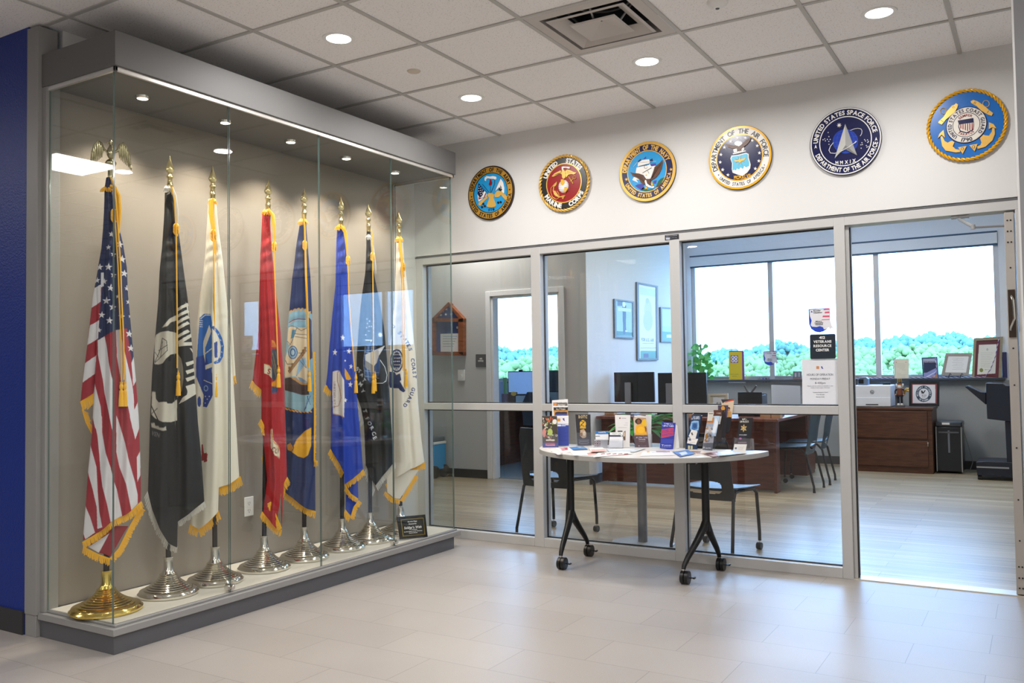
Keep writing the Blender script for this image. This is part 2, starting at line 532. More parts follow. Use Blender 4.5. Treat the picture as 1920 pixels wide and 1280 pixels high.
def ceil_tile_mat():
    m = bpy.data.materials.new('acoustic_tile'); m.use_nodes = True; t = m.node_tree; b = t.nodes['Principled BSDF']
    tc = t.nodes.new('ShaderNodeTexCoord')
    n = t.nodes.new('ShaderNodeTexNoise'); n.inputs['Scale'].default_value = 130; n.inputs['Detail'].default_value = 6
    t.links.new(tc.outputs['Object'], n.inputs[0])
    cr = t.nodes.new('ShaderNodeValToRGB'); e = cr.color_ramp.elements
    e[0].position = 0.33; e[0].color = (0.60, 0.585, 0.57, 1); e[1].position = 0.42; e[1].color = (0.86, 0.84, 0.83, 1)
    t.links.new(n.outputs['Fac'], cr.inputs[0]); t.links.new(cr.outputs[0], b.inputs['Base Color'])
    b.inputs['Roughness'].default_value = 0.9
    bp = t.nodes.new('ShaderNodeBump'); bp.inputs['Strength'].default_value = 0.15; bp.inputs['Distance'].default_value = 0.003
    t.links.new(n.outputs['Fac'], bp.inputs['Height']); t.links.new(bp.outputs[0], b.inputs['Normal'])
    return m
CTILE = ceil_tile_mat()
CGRID = mat('ceiling_grid_white', '#b3b1ad', 0.5)

# floors
b = MB(); b.box(-9, 4.6, -12, 0.0, -0.1, 0, TILE); struct(b.build('floor'))
b = MB(); b.box(-5.2, 11.0, 0.0, 6.42, -0.1, -0.001, WOODF); struct(b.build('floor'))
b = MB(); b.box(-5.2, -1.26, 3.29, 6.4, -0.001, 0.004, CARPET); struct(b.build('floor'))
b = MB(); b.box(2.02, 2.93, 0.0, 0.115, -0.001, 0.006, mat('threshold_metal', '#d8d2c4', 0.35, 0.6)); struct(b.build('trim_1'))

# lobby ceiling: a slab of tiles and the hanging grid; the vent opening is left free
T = 0.6096; GX0 = -0.3756; GY0 = -0.5532
VX0, VX1 = GX0 + 2 * T, GX0 + 3 * T; VY1, VY0 = GY0 - T, GY0 - 2 * T
b = MB()
for x0, x1, y0, y1 in ((-9, VX0, -12, 0), (VX1, 4.6, -12, 0), (VX0, VX1, -12, VY0), (VX0, VX1, VY1, 0)):
    b.box(x0, x1, y0, y1, H, H + 0.02, CTILE)
b.box(-9, 4.6, -12, 0, H + 0.45, H + 0.5, CTILE)
struct(b.build('ceiling'))
b = MB()
i = -14
while GX0 + i * T < 4.6:
    x = GX0 + i * T
    if x > -9: b.box(x - 0.011, x + 0.011, -12, -0.001, H - 0.007, H + 0.001, CGRID)
    i += 1
j = 0
while GY0 - j * T > -12:
    y = GY0 - j * T; b.box(-9, 4.6, y - 0.011, y + 0.011, H - 0.0065, H + 0.001, CGRID); j += 1
struct(b.build('trim_2'))
# office ceiling
b = MB(); b.box(-5.2, 11.0, 0.13, 6.4, 3.3, 3.34, CTILE); struct(b.build('ceiling'))

# lobby walls
b = MB()
b.box(-9, 4.6, 0.0, 0.13, 2.165, H + 0.3, PAINT)         # drywall above the glazing
b.box(-1.6, -1.171, 0.0, 0.13, 0, 2.165, PAINT)
b.box(2.99, 4.7, 0.0, 0.13, 0, 2.165, PAINT)
b.box(-5.2, -1.6, 0.0, 0.13, 0, 2.165, PAINTG)
b.box(-9, 4.6, 0.03, 0.10, 3.0, 3.4, PAINT)
struct(b.build('wall_front'))
b = MB(); b.box(-9, -1.275, -3.02, -2.9, 0, H, BLUE); struct(b.build('wall_left'))
b = MB(); b.box(-9, -1.285, -3.032, -3.02, 0, 0.112, BASEB); struct(b.build('baseboard_left'))
b = MB(); b.box(-1.26, -1.18, -2.9, 0.0, 0, H, PAINT); struct(b.build('wall_left'))
b = MB(); b.box(-9.1, -9, -12, -3.0, 0, H, PAINT); struct(b.build('wall_far_left'))
b = MB(); b.box(-9.1, 4.7, -12.1, -12, 0, H, PAINT); struct(b.build('wall_back'))
b = MB(); b.box(4.6, 4.7, -12, 0.0, 0, 3.3, PAINT); struct(b.build('wall_right'))
b = MB(); b.box(4.7, 11.0, 0.0, 0.13, 0, 3.34, PAINTG); struct(b.build('wall_office_front'))
b = MB(); b.box(11.0, 11.1, 0.0, 6.56, 0, 3.34, PAINTG); struct(b.build('wall_office_right'))
# grey pilaster at the right edge of the view
b = MB(); b.box(2.962, 3.3, -1.75, -1.2, 0, H, mat('pilaster_grey', '#77777a', 0.6, noise=0.02, nscale=20))
b.box(2.955, 2.962, -1.75, -1.74, 0, H, FRAMEW)
struct(b.build('wall_pilaster'))

# office walls
b = MB()
DX0, DX1, DZ = -2.52, -1.60, 2.14                        # doorway to the small office
b.box(-5.2, DX0, 3.2, 3.32, 0, 3.3, PAINTG); b.box(DX1, -1.263, 3.2, 3.32, 0, 3.3, PAINTG)
b.box(DX0, DX1, 3.2, 3.32, DZ, 3.3, PAINTG)
struct(b.build('wall_rear'))
b = MB(); b.box(-1.40, -1.263, 3.32, 6.4, 0, 3.3, PAINTW); struct(b.build('wall_inner'))
b = MB(); b.box(-1.263, -1.262, 3.2, 6.4, 0, 3.3, PAINTW); struct(b.build('wall_inner'))
b = MB(); b.box(-5.3, -5.2, 0, 6.5, 0, 3.3, PAINTG); struct(b.build('wall_office_left'))
b = MB()
b.box(-5.2, DX0 - 0.065, 3.188, 3.2, 0, 0.10, BASEB); struct(b.build('baseboard_rear'))
b = MB(); b.box(-1.262, 4.6, 6.388, 6.40, 0, 0.10, BASEB); b.box(-1.262, -1.25, 3.2, 6.39, 0, 0.10, BASEB); struct(b.build('baseboard_window'))
# door casing of the small office
d = sroot('door_2', (DX0, 3.2, 0))
b = MB()
b.box(DX0 - 0.06, DX0, 3.18, 3.20, 0, DZ + 0.06, TRIMW); b.box(DX1, DX1 + 0.06, 3.18, 3.20, 0, DZ + 0.06, TRIMW)
b.box(DX0, DX1, 3.18, 3.20, DZ, DZ + 0.06, TRIMW)
b.box(DX0, DX0 + 0.03, 3.2, 3.32, 0, DZ, TRIMW); b.box(DX1 - 0.03, DX1, 3.2, 3.32, 0, DZ, TRIMW); b.box(DX0, DX1, 3.2, 3.32, DZ - 0.02, DZ, TRIMW)
b.build('door_frame', d, bevel=0.003)

# window wall of the offices
WY = 6.4; SZ = 1.10; HZ = 2.70
WINS = [(-4.9, -1.9, (-3.68, -2.8)), (-1.20, 2.62, (-0.09, 1.25)), (4.5, 6.6, (5.55,)), (8.6, 10.8, (9.7,))]
b = MB()
b.box(-5.2, 11.0, WY, WY + 0.16, 0, SZ - 0.03, mat('window_wall_grey', '#9da09f', 0.7, bump=0.05, bscale=350))
b.box(-5.2, 11.0, WY, WY + 0.16, HZ + 0.12, 3.3, PAINTW)
xs = [-5.2] + [x for wn in WINS for x in wn[:2]] + [11.0]
for i in range(0, len(xs), 2): b.box(xs[i], xs[i + 1], WY, WY + 0.16, SZ - 0.03, HZ + 0.12, PAINTW)
struct(b.build('wall_window'))
for x0, x1 in ((4.5, 6.6), (8.6, 10.8)):
    b = MB(); b.box(x0, x1, WY, WY + 0.16, SZ - 0.03, 1.66, PAINTW); struct(b.build('wall_window'))
for k, (x0, x1, muls) in enumerate(WINS):
    SZ = 1.10 if k < 2 else 1.70
    wn = sroot('window_%d' % (k + 2), (x0, WY, SZ))
    f = MB()
    f.box(x0, x1, WY + 0.06, WY + 0.12, SZ - 0.03, SZ + 0.045, ALU); f.box(x0, x1, WY + 0.06, WY + 0.12, HZ + 0.06, HZ + 0.12, ALU)
    for x in (x0 + 0.025, *muls, x1 - 0.025): f.box(x - 0.032, x + 0.032, WY + 0.04, WY + 0.12, SZ, HZ + 0.12, FRAMEW)
    f.build('window_frame', wn, bevel=0.002)
    e = (x0,) + muls + (x1,)
    for i in range(len(e) - 1):
        g = MB(); g.box(e[i] + 0.032, e[i + 1] - 0.032, WY + 0.085, WY + 0.089, SZ + 0.04, HZ + 0.07, GLASS); g.build('window_pane', wn)
    s = MB(); s.box(x0 - 0.03, x1 + 0.03, WY - 0.10, WY + 0.05, SZ - 0.03, SZ, mat('window_stool_dark', '#3b424c', 0.35)); s.build('window_sill', wn, bevel=0.004)
    # roller shade pocket
    s = MB(); s.box(x0 + 0.005, x1 - 0.005, WY - 0.02, WY + 0.03, HZ, HZ + 0.13, mat('shade_fascia', '#d6dadd', 0.45))
    s.box(x0 + 0.005, x1 - 0.005, WY - 0.005, WY + 0.025, HZ - 0.022, HZ - 0.002, mat('shade_hem_blue', '#33506b', 0.5))
    s.box(x0 + 0.005, x1 - 0.005, WY - 0.022, WY + 0.025, HZ + 0.132, HZ + 0.15, mat('shade_hem_blue', '#33506b'))
    s.build('roller_shade', wn, bevel=0.002)

SZ = 1.10
# ---------------------------------------------------------------- glazed front of the office
wn = sroot('window_1', (-1.171, 0, 0))
FY0, FY1 = -0.004, 0.11
FZ = 2.147
posts = [(-1.171, -1.103), (-0.129, -0.052), (0.930, 0.998), (1.9705, 2.032)]
for x0, x1 in posts:
    b = MB(); b.box(x0, x1, FY0, FY1, 0, FZ, FRAMEW); b.box(x1, x1 + 0.004, 0.045, 0.066, 0.06, FZ - 0.05, ALUD)
    b.box(x0 - 0.004, x0, 0.045, 0.066, 0.06, FZ - 0.05, ALUD)
    b.build('mullion', wn, bevel=0.002)
for i in range(3):
    x0, x1 = posts[i][1], posts[i + 1][0]
    for z0, z1, nm in ((0, 0.062, 'sill_rail'), (0.968, 1.018, 'middle_rail'), (FZ - 0.052, FZ, 'header_rail')):
        b = MB(); b.box(x0, x1, FY0, FY1, z0, z1, FRAMEW)
        if nm != 'header_rail': b.box(x0, x1, 0.044, 0.067, z1, z1 + 0.007, ALUD)
        if nm != 'sill_rail': b.box(x0, x1, 0.044, 0.067, z0 - 0.008, z0, ALUD)
        b.build(nm, wn, bevel=0.002)
    for z0, z1 in ((0.062, 0.968), (1.018, FZ - 0.052)):
        g = MB(); g.box(x0, x1, 0.052, 0.058, z0, z1, GLASS); g.build('window_pane', wn)
b = MB(); b.box(-1.175, 2.99, -0.0045, 0.0, FZ, FZ + 0.012, mat('shadow_reveal', '#5b5a5c', 0.7)); b.build('reveal_strip', wn)

# doorway on the right with its open leaf
d = sroot('door_1', (2.032, 0, 0))
b = MB(); b.box(2.032, 2.99, FY0, FY1, FZ - 0.052, FZ, FRAMEW)
b.box(2.032, 2.052, 0.02, FY1, 0.006, FZ - 0.052, FRAMEW)
b.box(2.052, 2.058, 0.035, 0.055, 0.006, FZ - 0.06, ALUD)
b.box(2.915, 2.99, FY0, FY1, 0, FZ - 0.052, FRAMEW); b.build('door_frame', d, bevel=0.002)
leaf = MB(); leaf.box(2.862, 2.908, 0.005, 0.90, 0.012, 2.085, mat('door_leaf_beige', '#a9a39c', 0.5, noise=0.02))
lf = leaf.build('door_leaf', d, bevel=0.002)
hd = MB()
hd.box(2.868, 2.902, -0.001, 0.006, 1.40, 1.66, mat('bronze_hardware', '#4a3f38', 0.35, 0.9))
hd.tube([(2.885, -0.004, 1.625), (2.893, -0.03, 1.60), (2.896, -0.034, 1.50), (2.88, -0.02, 1.46), (2.876, -0.002, 1.44)], 0.006, CHROME, 10)
hd.build('flush_handle', lf)
for k, z in enumerate([2.04, 1.98, 1.92, 1.78, 1.34, 1.14, 0.80, 0.52, 0.30, 0.16, 0.10, 0.045]):
    sc = MB()
    for dx in ((-0.008, 0.008) if z > 1.9 or z < 0.2 else (0,)):
        sc.cyl((2.885 + dx, 0.006, z), (2.885 + dx, 0.003, z), 0.0045, mat('screw_head', '#3a3733', 0.4, 0.8), 10)
    sc.build('screw', lf)
cl = MB()
cl.box(2.60, 2.69, 0.02, 0.06, FZ - 0.066, FZ - 0.054, ALU)
cl.tube([(2.635, 0.035, FZ - 0.064), (2.645, -0.0, FZ - 0.078), (2.715, -0.07, FZ - 0.135)], 0.009, ALU, 8)
cl.cyl((2.715, -0.07, FZ - 0.15), (2.715, -0.07, FZ - 0.125), 0.011, ALU)
cl.tube([(2.715, -0.07, FZ - 0.14), (2.885, 0.05, FZ - 0.13)], 0.006, ALU, 8)
cl.build('door_closer', d)

# ---------------------------------------------------------------- view beyond the windows
GREEN = mat('tree_foliage', '#76935c', 0.9, noise=0.55, nscale=1.2)  # leaf green paled, distance haze put into the colour
GREEN2 = mat('tree_foliage_hazed', '#5b897e', 0.9, noise=0.55, nscale=1.2)  # bluish copy: leaf shade and distance haze painted into the colour
GRASS = mat('meadow', '#6f8c58', 0.9, noise=0.2, nscale=0.3)
b = MB(); b.box(-300, 300, 30, 500, -14.2, -14, GRASS); struct(b.build('ground'))
_b = bmesh.new(); bmesh.ops.create_icosphere(_b, subdivisions=1, radius=1)
ICO_V = np.array([v.co[:] for v in _b.verts]); ICO_F = np.array([[v.index for v in f.verts] for f in _b.faces]); _b.free()
def crown_mesh(seed, green, blobs=74):
    """crown of many small leafy clumps over a rounded body"""
    rnd = np.random.RandomState(seed); V = []; F = []; k = 0
    body = rnd.normal(size=(7, 3)); body /= np.linalg.norm(body, axis=1)[:, None]
    for i in range(blobs):
        d = rnd.normal(size=3); d /= np.linalg.norm(d)
        if d[2] < -0.3: d[2] *= -1
        rad = 0.70 + 0.22 * max(0, (body @ d).max()) ** 3
        r = rnd.uniform(0.09, 0.25)
        v = ICO_V * (1 + rnd.uniform(-0.4, 0.3, (len(ICO_V), 1))) * r + d * (rad + rnd.uniform(-0.12, 0.1))
        V.append(v); F.append(ICO_F + k); k += len(ICO_V)
    V.append(ICO_V * 0.66); F.append(ICO_F + k)
    V = np.concatenate(V); F = np.concatenate(F)
    me = bpy.data.meshes.new('crown'); me.from_pydata(V.tolist(), [], F.tolist()); me.materials.append(green)
    return me
TB = mat('tree_bark', '#6d6250', 0.9)
protos = [crown_mesh(k, GREEN if k % 2 == 0 else GREEN2) for k in range(4)]
tm = MB(); tm.lathe([(0.5, -9), (0.3, 0)], TB, n=8); trunk0 = tm.build('trunk'); trunk_me = trunk0.data; bpy.data.objects.remove(trunk0)
rnd = random.Random(3)
fwd = Vector((RM[2][0], RM[2][1])).normalized(); rt = Vector((fwd.y, -fwd.x))
def tree(side, dist, topv, rad, pk, label=None, group=None):
    """side: photo column, topv: photo row of its top, dist: metres ahead"""
    dr = ray(side, topv); t = dist / (dr[0] * fwd.x + dr[1] * fwd.y)
    P = CAM + dr * t
    r = thing('tree', (P[0], P[1], -14), label or 'green leafy tree in the wooded belt outside the office windows', 'tree', group or 'trees of the wooded belt outside')
    c = bpy.data.objects.new('crown', protos[pk]); C.objects.link(c); c.parent = r
    zt = P[2]; c.scale = (rad, rad, rad * 1.15); c.location = (0, 0, zt + 14 - rad * 1.35); c.rotation_euler = (0, 0, rnd.uniform(0, 6))
    k = bpy.data.objects.new('trunk', trunk_me); C.objects.link(k); k.parent = r
    k.location = (0, 0, zt + 14 - rad * 1.8); k.scale = (1, 1, (zt + 14 - rad * 1.8) / 9)
    return r
ridge = [(880, 655), (925, 655), (1050, 650), (1150, 668), (1300, 676), (1340, 660), (1400, 655), (1440, 645), (1480, 640), (1530, 650), (1600, 632), (1640, 640), (1700, 634), (1735, 628), (1790, 630), (1830, 636), (1880, 625), (1950, 630)]
def ridge_v(u): return float(np.interp(u, [a for a, _ in ridge], [b_ for _, b_ in ridge]))
def wood(name, green, rows, label):
    me_v = []; me_f = []; k = 0
    for dist, dv, rad, step in rows:
        u = 870.0
        while u < 1960:
            if not 1095 < u < 1255:
                v = ridge_v(u) + dv + rnd.uniform(-4, 5); dr = ray(u, v); t = dist * rnd.uniform(0.95, 1.05) / (dr[0] * fwd.x + dr[1] * fwd.y); P = CAM + dr * t
                r_ = rad * rnd.uniform(0.8, 1.2); pm = protos[rnd.randrange(4)]; n = len(pm.vertices)
                co = np.empty(n * 3); pm.vertices.foreach_get('co', co); co = co.reshape(-1, 3)
                a = rnd.uniform(0, 6); ca, sa = math.cos(a), math.sin(a)
                co = co @ np.array([[ca, sa, 0], [-sa, ca, 0], [0, 0, 1]]) * r_ + np.array([P[0], P[1], P[2] - r_ * 0.9])
                ix = np.empty(len(pm.loops), dtype=np.int32); pm.loops.foreach_get('vertex_index', ix)
                me_v.append(co); me_f.append(ix.reshape(-1, 3) + k); k += n
            u += step * rnd.uniform(0.8, 1.2)
    vs = np.concatenate(me_v); fs = np.concatenate(me_f)
    me = bpy.data.meshes.new(name); me.vertices.add(len(vs)); me.vertices.foreach_set('co', vs.astype(np.float32).ravel())
    me.loops.add(len(fs) * 3); me.loops.foreach_set('vertex_index', fs.astype(np.int32).ravel()); me.polygons.add(len(fs))
    me.polygons.foreach_set('loop_start', np.arange(0, len(fs) * 3, 3, dtype=np.int32)); me.polygons.foreach_set('loop_total', np.full(len(fs), 3, dtype=np.int32)); me.update(calc_edges=True); me.materials.append(green)
    o = bpy.data.objects.new(name, me); C.objects.link(o); return tag(o, label, 'trees', None, 'stuff')
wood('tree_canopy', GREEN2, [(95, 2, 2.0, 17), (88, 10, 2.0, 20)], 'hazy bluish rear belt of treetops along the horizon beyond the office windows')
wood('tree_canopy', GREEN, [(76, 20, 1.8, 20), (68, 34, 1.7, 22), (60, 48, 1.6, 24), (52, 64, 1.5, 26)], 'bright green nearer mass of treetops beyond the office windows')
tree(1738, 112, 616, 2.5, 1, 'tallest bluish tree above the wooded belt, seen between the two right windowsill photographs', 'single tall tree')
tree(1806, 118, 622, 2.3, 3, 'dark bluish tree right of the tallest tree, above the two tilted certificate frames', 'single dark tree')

# ================================================================== CEILING FITTINGS
EMIT = mat('lit_diffuser', '#ffffff', 0.4, emit='#fffaf2', estr=9)
def downlight(x, y, label, group=None):
    t = thing('recessed_downlight', (x, y, H), label, 'ceiling light', group)
    b = MB(); b.lathe([(0.062, -0.002), (0.074, -0.006), (0.084, -0.004), (0.086, 0.0)], WHITE, (x, y, H), 40, cap=False); b.build('trim_ring', t)
    b = MB(); b.lathe([(0.0005, -0.003), (0.064, -0.003), (0.066, -0.0015)], EMIT, (x, y, H), 40, cap=False); b.build('diffuser', t)
DL = ['round recessed ceiling light nearest the top of the glass flag case', 'round recessed ceiling light near the far end of the flag case header',
      'round recessed ceiling light between the square air vent and the navy emblem', 'round recessed ceiling light at top right above the space force emblem']
for (x, y), l in zip(DOWN, DL): downlight(x, y, l)
for x, y in DOWN_BACK: downlight(x, y, 'round recessed ceiling light of the lobby behind the viewer', 'lobby downlights behind the viewer')
for x, y in TROF:
    t = thing('ceiling_light_panel', (x, y, H), 'square flat ceiling light panel of the lobby behind the viewer', 'ceiling light', 'lobby light panels behind the viewer')
    b = MB(); b.box(x - 0.3, x + 0.3, y - 0.3, y + 0.3, H - 0.012, H, WHITE); b.build('frame', t)
    b = MB(); b.box(x - 0.28, x + 0.28, y - 0.28, y + 0.28, H - 0.0135, H - 0.012, mat('panel_diffuser', '#ffffff', emit='#fffaf4', estr=3)); b.build('diffuser', t)
for x, y in [(-2.6, 2.75), (0.6, 2.9), (0.8, 4.4), (2.9, 3.6), (7.0, 3.0)]:
    t = thing('ceiling_light_panel', (x, y, 3.3), 'square flat ceiling light panel of the office', 'ceiling light', 'office ceiling light panels')
    b = MB(); b.box(x - 0.3, x + 0.3, y - 0.3, y + 0.3, 3.286, 3.3, WHITE); b.build('frame', t)
    b = MB(); b.box(x - 0.28, x + 0.28, y - 0.28, y + 0.28, 3.284, 3.286, mat('panel_diffuser')); b.build('diffuser', t)
b = MB(); b.lathe([(0.0005, -0.006), (0.036, -0.006), (0.04, -0.002), (0.04, 0)], mat('sprinkler_cover_cream', '#c9beb0', 0.5), (-0.063, -1.452, H), 30, cap=False)
tag(b.build('sprinkler_cover'), 'small flat cream sprinkler cover plate in a ceiling tile between two lights', 'sprinkler cover')
p = on('z', H, 1345, 3)
t = thing('smoke_detector', p, 'small round white smoke detector cut by the top edge, right of the air vent', 'smoke detector')
b = MB(); b.lathe([(0.0005, -0.034), (0.02, -0.034), (0.03, -0.026), (0.044, -0.018), (0.05, -0.008), (0.05, 0)], WHITE, p, 30, cap=False); b.build('housing', t)
b = MB(); b.lathe([(0.0005, -0.038), (0.008, -0.037), (0.01, -0.034)], GREYDK, p, 16, cap=False); b.build('sensor', t)

# square air diffuser
cx, cy = (VX0 + VX1) / 2, (VY0 + VY1) / 2
t = thing('air_diffuser', (cx, cy, H), 'white square stepped air vent with dust marks and dark duct opening', 'air vent')
VW = mat('vent_white', '#b9b2ac', 0.45, noise=0.04, nscale=9)
def frame_ring(b, o, oz, i_, iz, m, cx=cx, cy=cy):
    vo = [(cx + sx * o, cy + sy * o, oz) for sx, sy in ((-1, -1), (1, -1), (1, 1), (-1, 1))]
    vi = [(cx + sx * i_, cy + sy * i_, iz) for sx, sy in ((-1, -1), (1, -1), (1, 1), (-1, 1))]
    b.add(vo + vi, [(k, (k + 1) % 4, 4 + (k + 1) % 4, 4 + k) for k in range(4)], m)
b = MB(); frame_ring(b, 0.292, H - 0.006, 0.235, H - 0.008, VW); frame_ring(b, 0.235, H - 0.008, 0.215, H + 0.06, mat('vent_dust', '#8b8783', 0.7, noise=0.3, nscale=14)); b.build('face_frame', t)
b = MB(); frame_ring(b, 0.218, H + 0.06, 0.218, H + 0.20, mat('vent_inside', '#4f5257', 0.5, 0.3))
b.add([(cx + sx * 0.218, cy + sy * 0.218, H + 0.20) for sx, sy in ((-1, -1), (1, -1), (1, 1), (-1, 1))], [(0, 1, 2, 3)], mat('vent_inside'))
b.lathe([(0.14, 0.13), (0.14, 0.2), (0.0005, 0.2)], BLACKP, (cx, cy, H), 32, cap=False); b.lathe([(0.155, 0.19), (0.155, 0.125), (0.14, 0.125), (0.14, 0.19)], ALU, (cx, cy, H), 32, cap=False)
b.build('plenum', t)
b = MB(); frame_ring(b, 0.200, H - 0.016, 0.140, H + 0.025, VW); frame_ring(b, 0.200, H - 0.016, 0.212, H - 0.010, VW); b.build('outer_cone', t)
b = MB(); frame_ring(b, 0.118, H - 0.022, 0.004, H + 0.02, VW); frame_ring(b, 0.118, H - 0.022, 0.126, H - 0.016, VW)
for sx, sy in ((-1, 0), (1, 0), (0, 1), (0, -1)): b.cyl((cx + sx * 0.1, cy + sy * 0.1, H), (cx + sx * 0.19, cy + sy * 0.19, H + 0.1), 0.006, ALU, 8)
b.build('inner_cone', t)

# ================================================================== DISPLAY CASE
CX0, CX1 = -1.18, -0.60; CY0, CY1 = -3.005, -0.268
CF = 0.13        # case floor height
case = thing('display_case', (-0.9, -1.65, 0), 'long glass flag display case with grey header, lit inside, against the left wall', 'display case')
b = MB(); b.box(CX0, CX1 - 0.004, CY0 + 0.002, -0.33, 0, 0.085, GREYDK); b.build('plinth', case, bevel=0.002)
b = MB(); b.box(CX0, CX1 + 0.012, CY0 - 0.012, CY1 + 0.0, 0.085, 0.118, GREYPLAM)
b.box(CX0 + 0.03, CX1 - 0.012, CY0 + 0.012, CY1 - 0.012, 0.118, CF, GREYPLAM); b.build('sill', case, bevel=0.003)
b = MB(); b.box(CX0 + 0.04, CX1 - 0.03, CY0 + 0.03, CY1 - 0.03, CF - 0.004, CF + 0.001, mat('case_floor_white', '#cfcac0', 0.45)); b.build('case_floor', case)
b = MB(); b.box(CX0 - 0.05, CX1 + 0.004, CY0 - 0.003, CY1 + 0.002, 2.69, 2.853, mat('header_grey_laminate', '#626160', 0.55, noise=0.015, nscale=60)); b.build('header', case, bevel=0.002)
b = MB()
for x0, x1, y0, y1 in ((CX0 + 0.03, CX1 - 0.008, CY0 + 0.006, CY0 + 0.02), (CX1 - 0.022, CX1 - 0.008, CY0 + 0.006, CY1 - 0.006), (CX0 + 0.03, CX1 - 0.008, CY1 - 0.02, CY1 - 0.006)):
    b.box(x0, x1, y0, y1, 2.668, 2.69, mat('bright_channel', '#d2d0cc', 0.3, 0.7))
b.build('glass_channel', case, bevel=0.001)
b = MB()
b.box(-1.275, -1.18, CY0 - 0.022, CY0 + 0.08, 0.105, 2.995, GREYPLAM); b.box(-1.275, -1.185, CY0 - 0.018, CY0 + 0.08, 0, 0.105, GREYPLAM)
b.box(-1.18, -1.142, CY0 + 0.0, CY0 + 0.07, 0.118, 2.69, GREYPLAM); b.build('side_post', case, bevel=0.002)
b = MB(); b.box(CX0, CX0 + 0.018, CY0 + 0.07, CY1 - 0.012, CF, 2.69, CASEPAINT); b.build('back_panel', case)
GX = -0.628
panes = [(-2.99, -2.327), (-2.32, -1.652), (-1.646, -0.978), (-0.972, -0.290)]
for y0, y1 in panes:
    b = MB(); b.box(GX - 0.0028, GX + 0.0028, y0 + 0.001, y1 - 0.001, CF, 2.675, CASEGLASS)
    pn = b.build('glass_pane', case)
    e = MB(); e.box(GX - 0.003, GX + 0.003, y1 - 0.0018, y1 - 0.0008, CF, 2.675, GEDGE); e.box(GX - 0.003, GX + 0.003, y0 + 0.0006, y0 + 0.0018, CF, 2.675, GEDGE); e.build('glass_edge', pn)
for y in (-2.988, -0.292):
    b = MB(); b.box(-1.14, GX - 0.006, y - 0.0028, y + 0.0028, CF, 2.675, CASEGLASS); pn = b.build('glass_pane', case)
    e = MB(); e.box(-1.142, -1.1395, y - 0.003, y + 0.003, CF, 2.675, GEDGE); e.box(GX - 0.007, GX - 0.0055, y - 0.003, y + 0.003, CF, 2.675, GEDGE); e.build('glass_edge', pn)
for y in (-2.323, -0.975):
    b = MB(); b.cyl((GX + 0.004, y, 0.155), (GX + 0.028, y, 0.155), 0.011, CHROME); b.box(GX - 0.02, GX + 0.006, y - 0.02, y + 0.03, 0.145, 0.165, CHROME)
    b.cyl((GX - 0.05, y + 0.02, 0.155), (GX + 0.0, y + 0.02, 0.155), 0.009, CHROME); b.build('door_lock', case, bevel=0.001)
for x, y in PUCK:
    b = MB(); b.lathe([(0.0005, -0.010), (0.026, -0.010), (0.027, -0.008)], mat('puck_lens', '#ffffff', emit='#fff3e0', estr=40), (x, y, 2.69), 24, cap=False)
    b.lathe([(0.027, -0.012), (0.038, -0.009), (0.040, 0)], CHROME, (x, y, 2.69), 24, cap=False); b.build('spotlight', case)
# power socket on the back wall of the case
ox = CX0 + 0.018
o = on('x', ox, 466, 949); t = thing('power_outlet', o, 'white double power outlet low on the case back wall between the flags', 'power outlet')
b = MB(); b.box(ox, ox + 0.005, o.y - 0.036, o.y + 0.036, o.z - 0.058, o.z + 0.058, WHITE); b.build('cover_plate', t, bevel=0.002)
for dz in (-0.022, 0.022):
    b = MB(); b.box(ox + 0.005, ox + 0.0053, o.y - 0.014, o.y + 0.014, o.z + dz - 0.017, o.z + dz + 0.013, WHITE)
    for dy in (-0.007, 0.007): b.box(ox + 0.005, ox + 0.0056, o.y + dy - 0.0012, o.y + dy + 0.0012, o.z + dz - 0.006, o.z + dz + 0.006, BLACKP)
    b.cyl((ox + 0.005, o.y, o.z + dz - 0.012), (ox + 0.0056, o.y, o.z + dz - 0.012), 0.003, BLACKP, 10)
    b.build('socket', t)

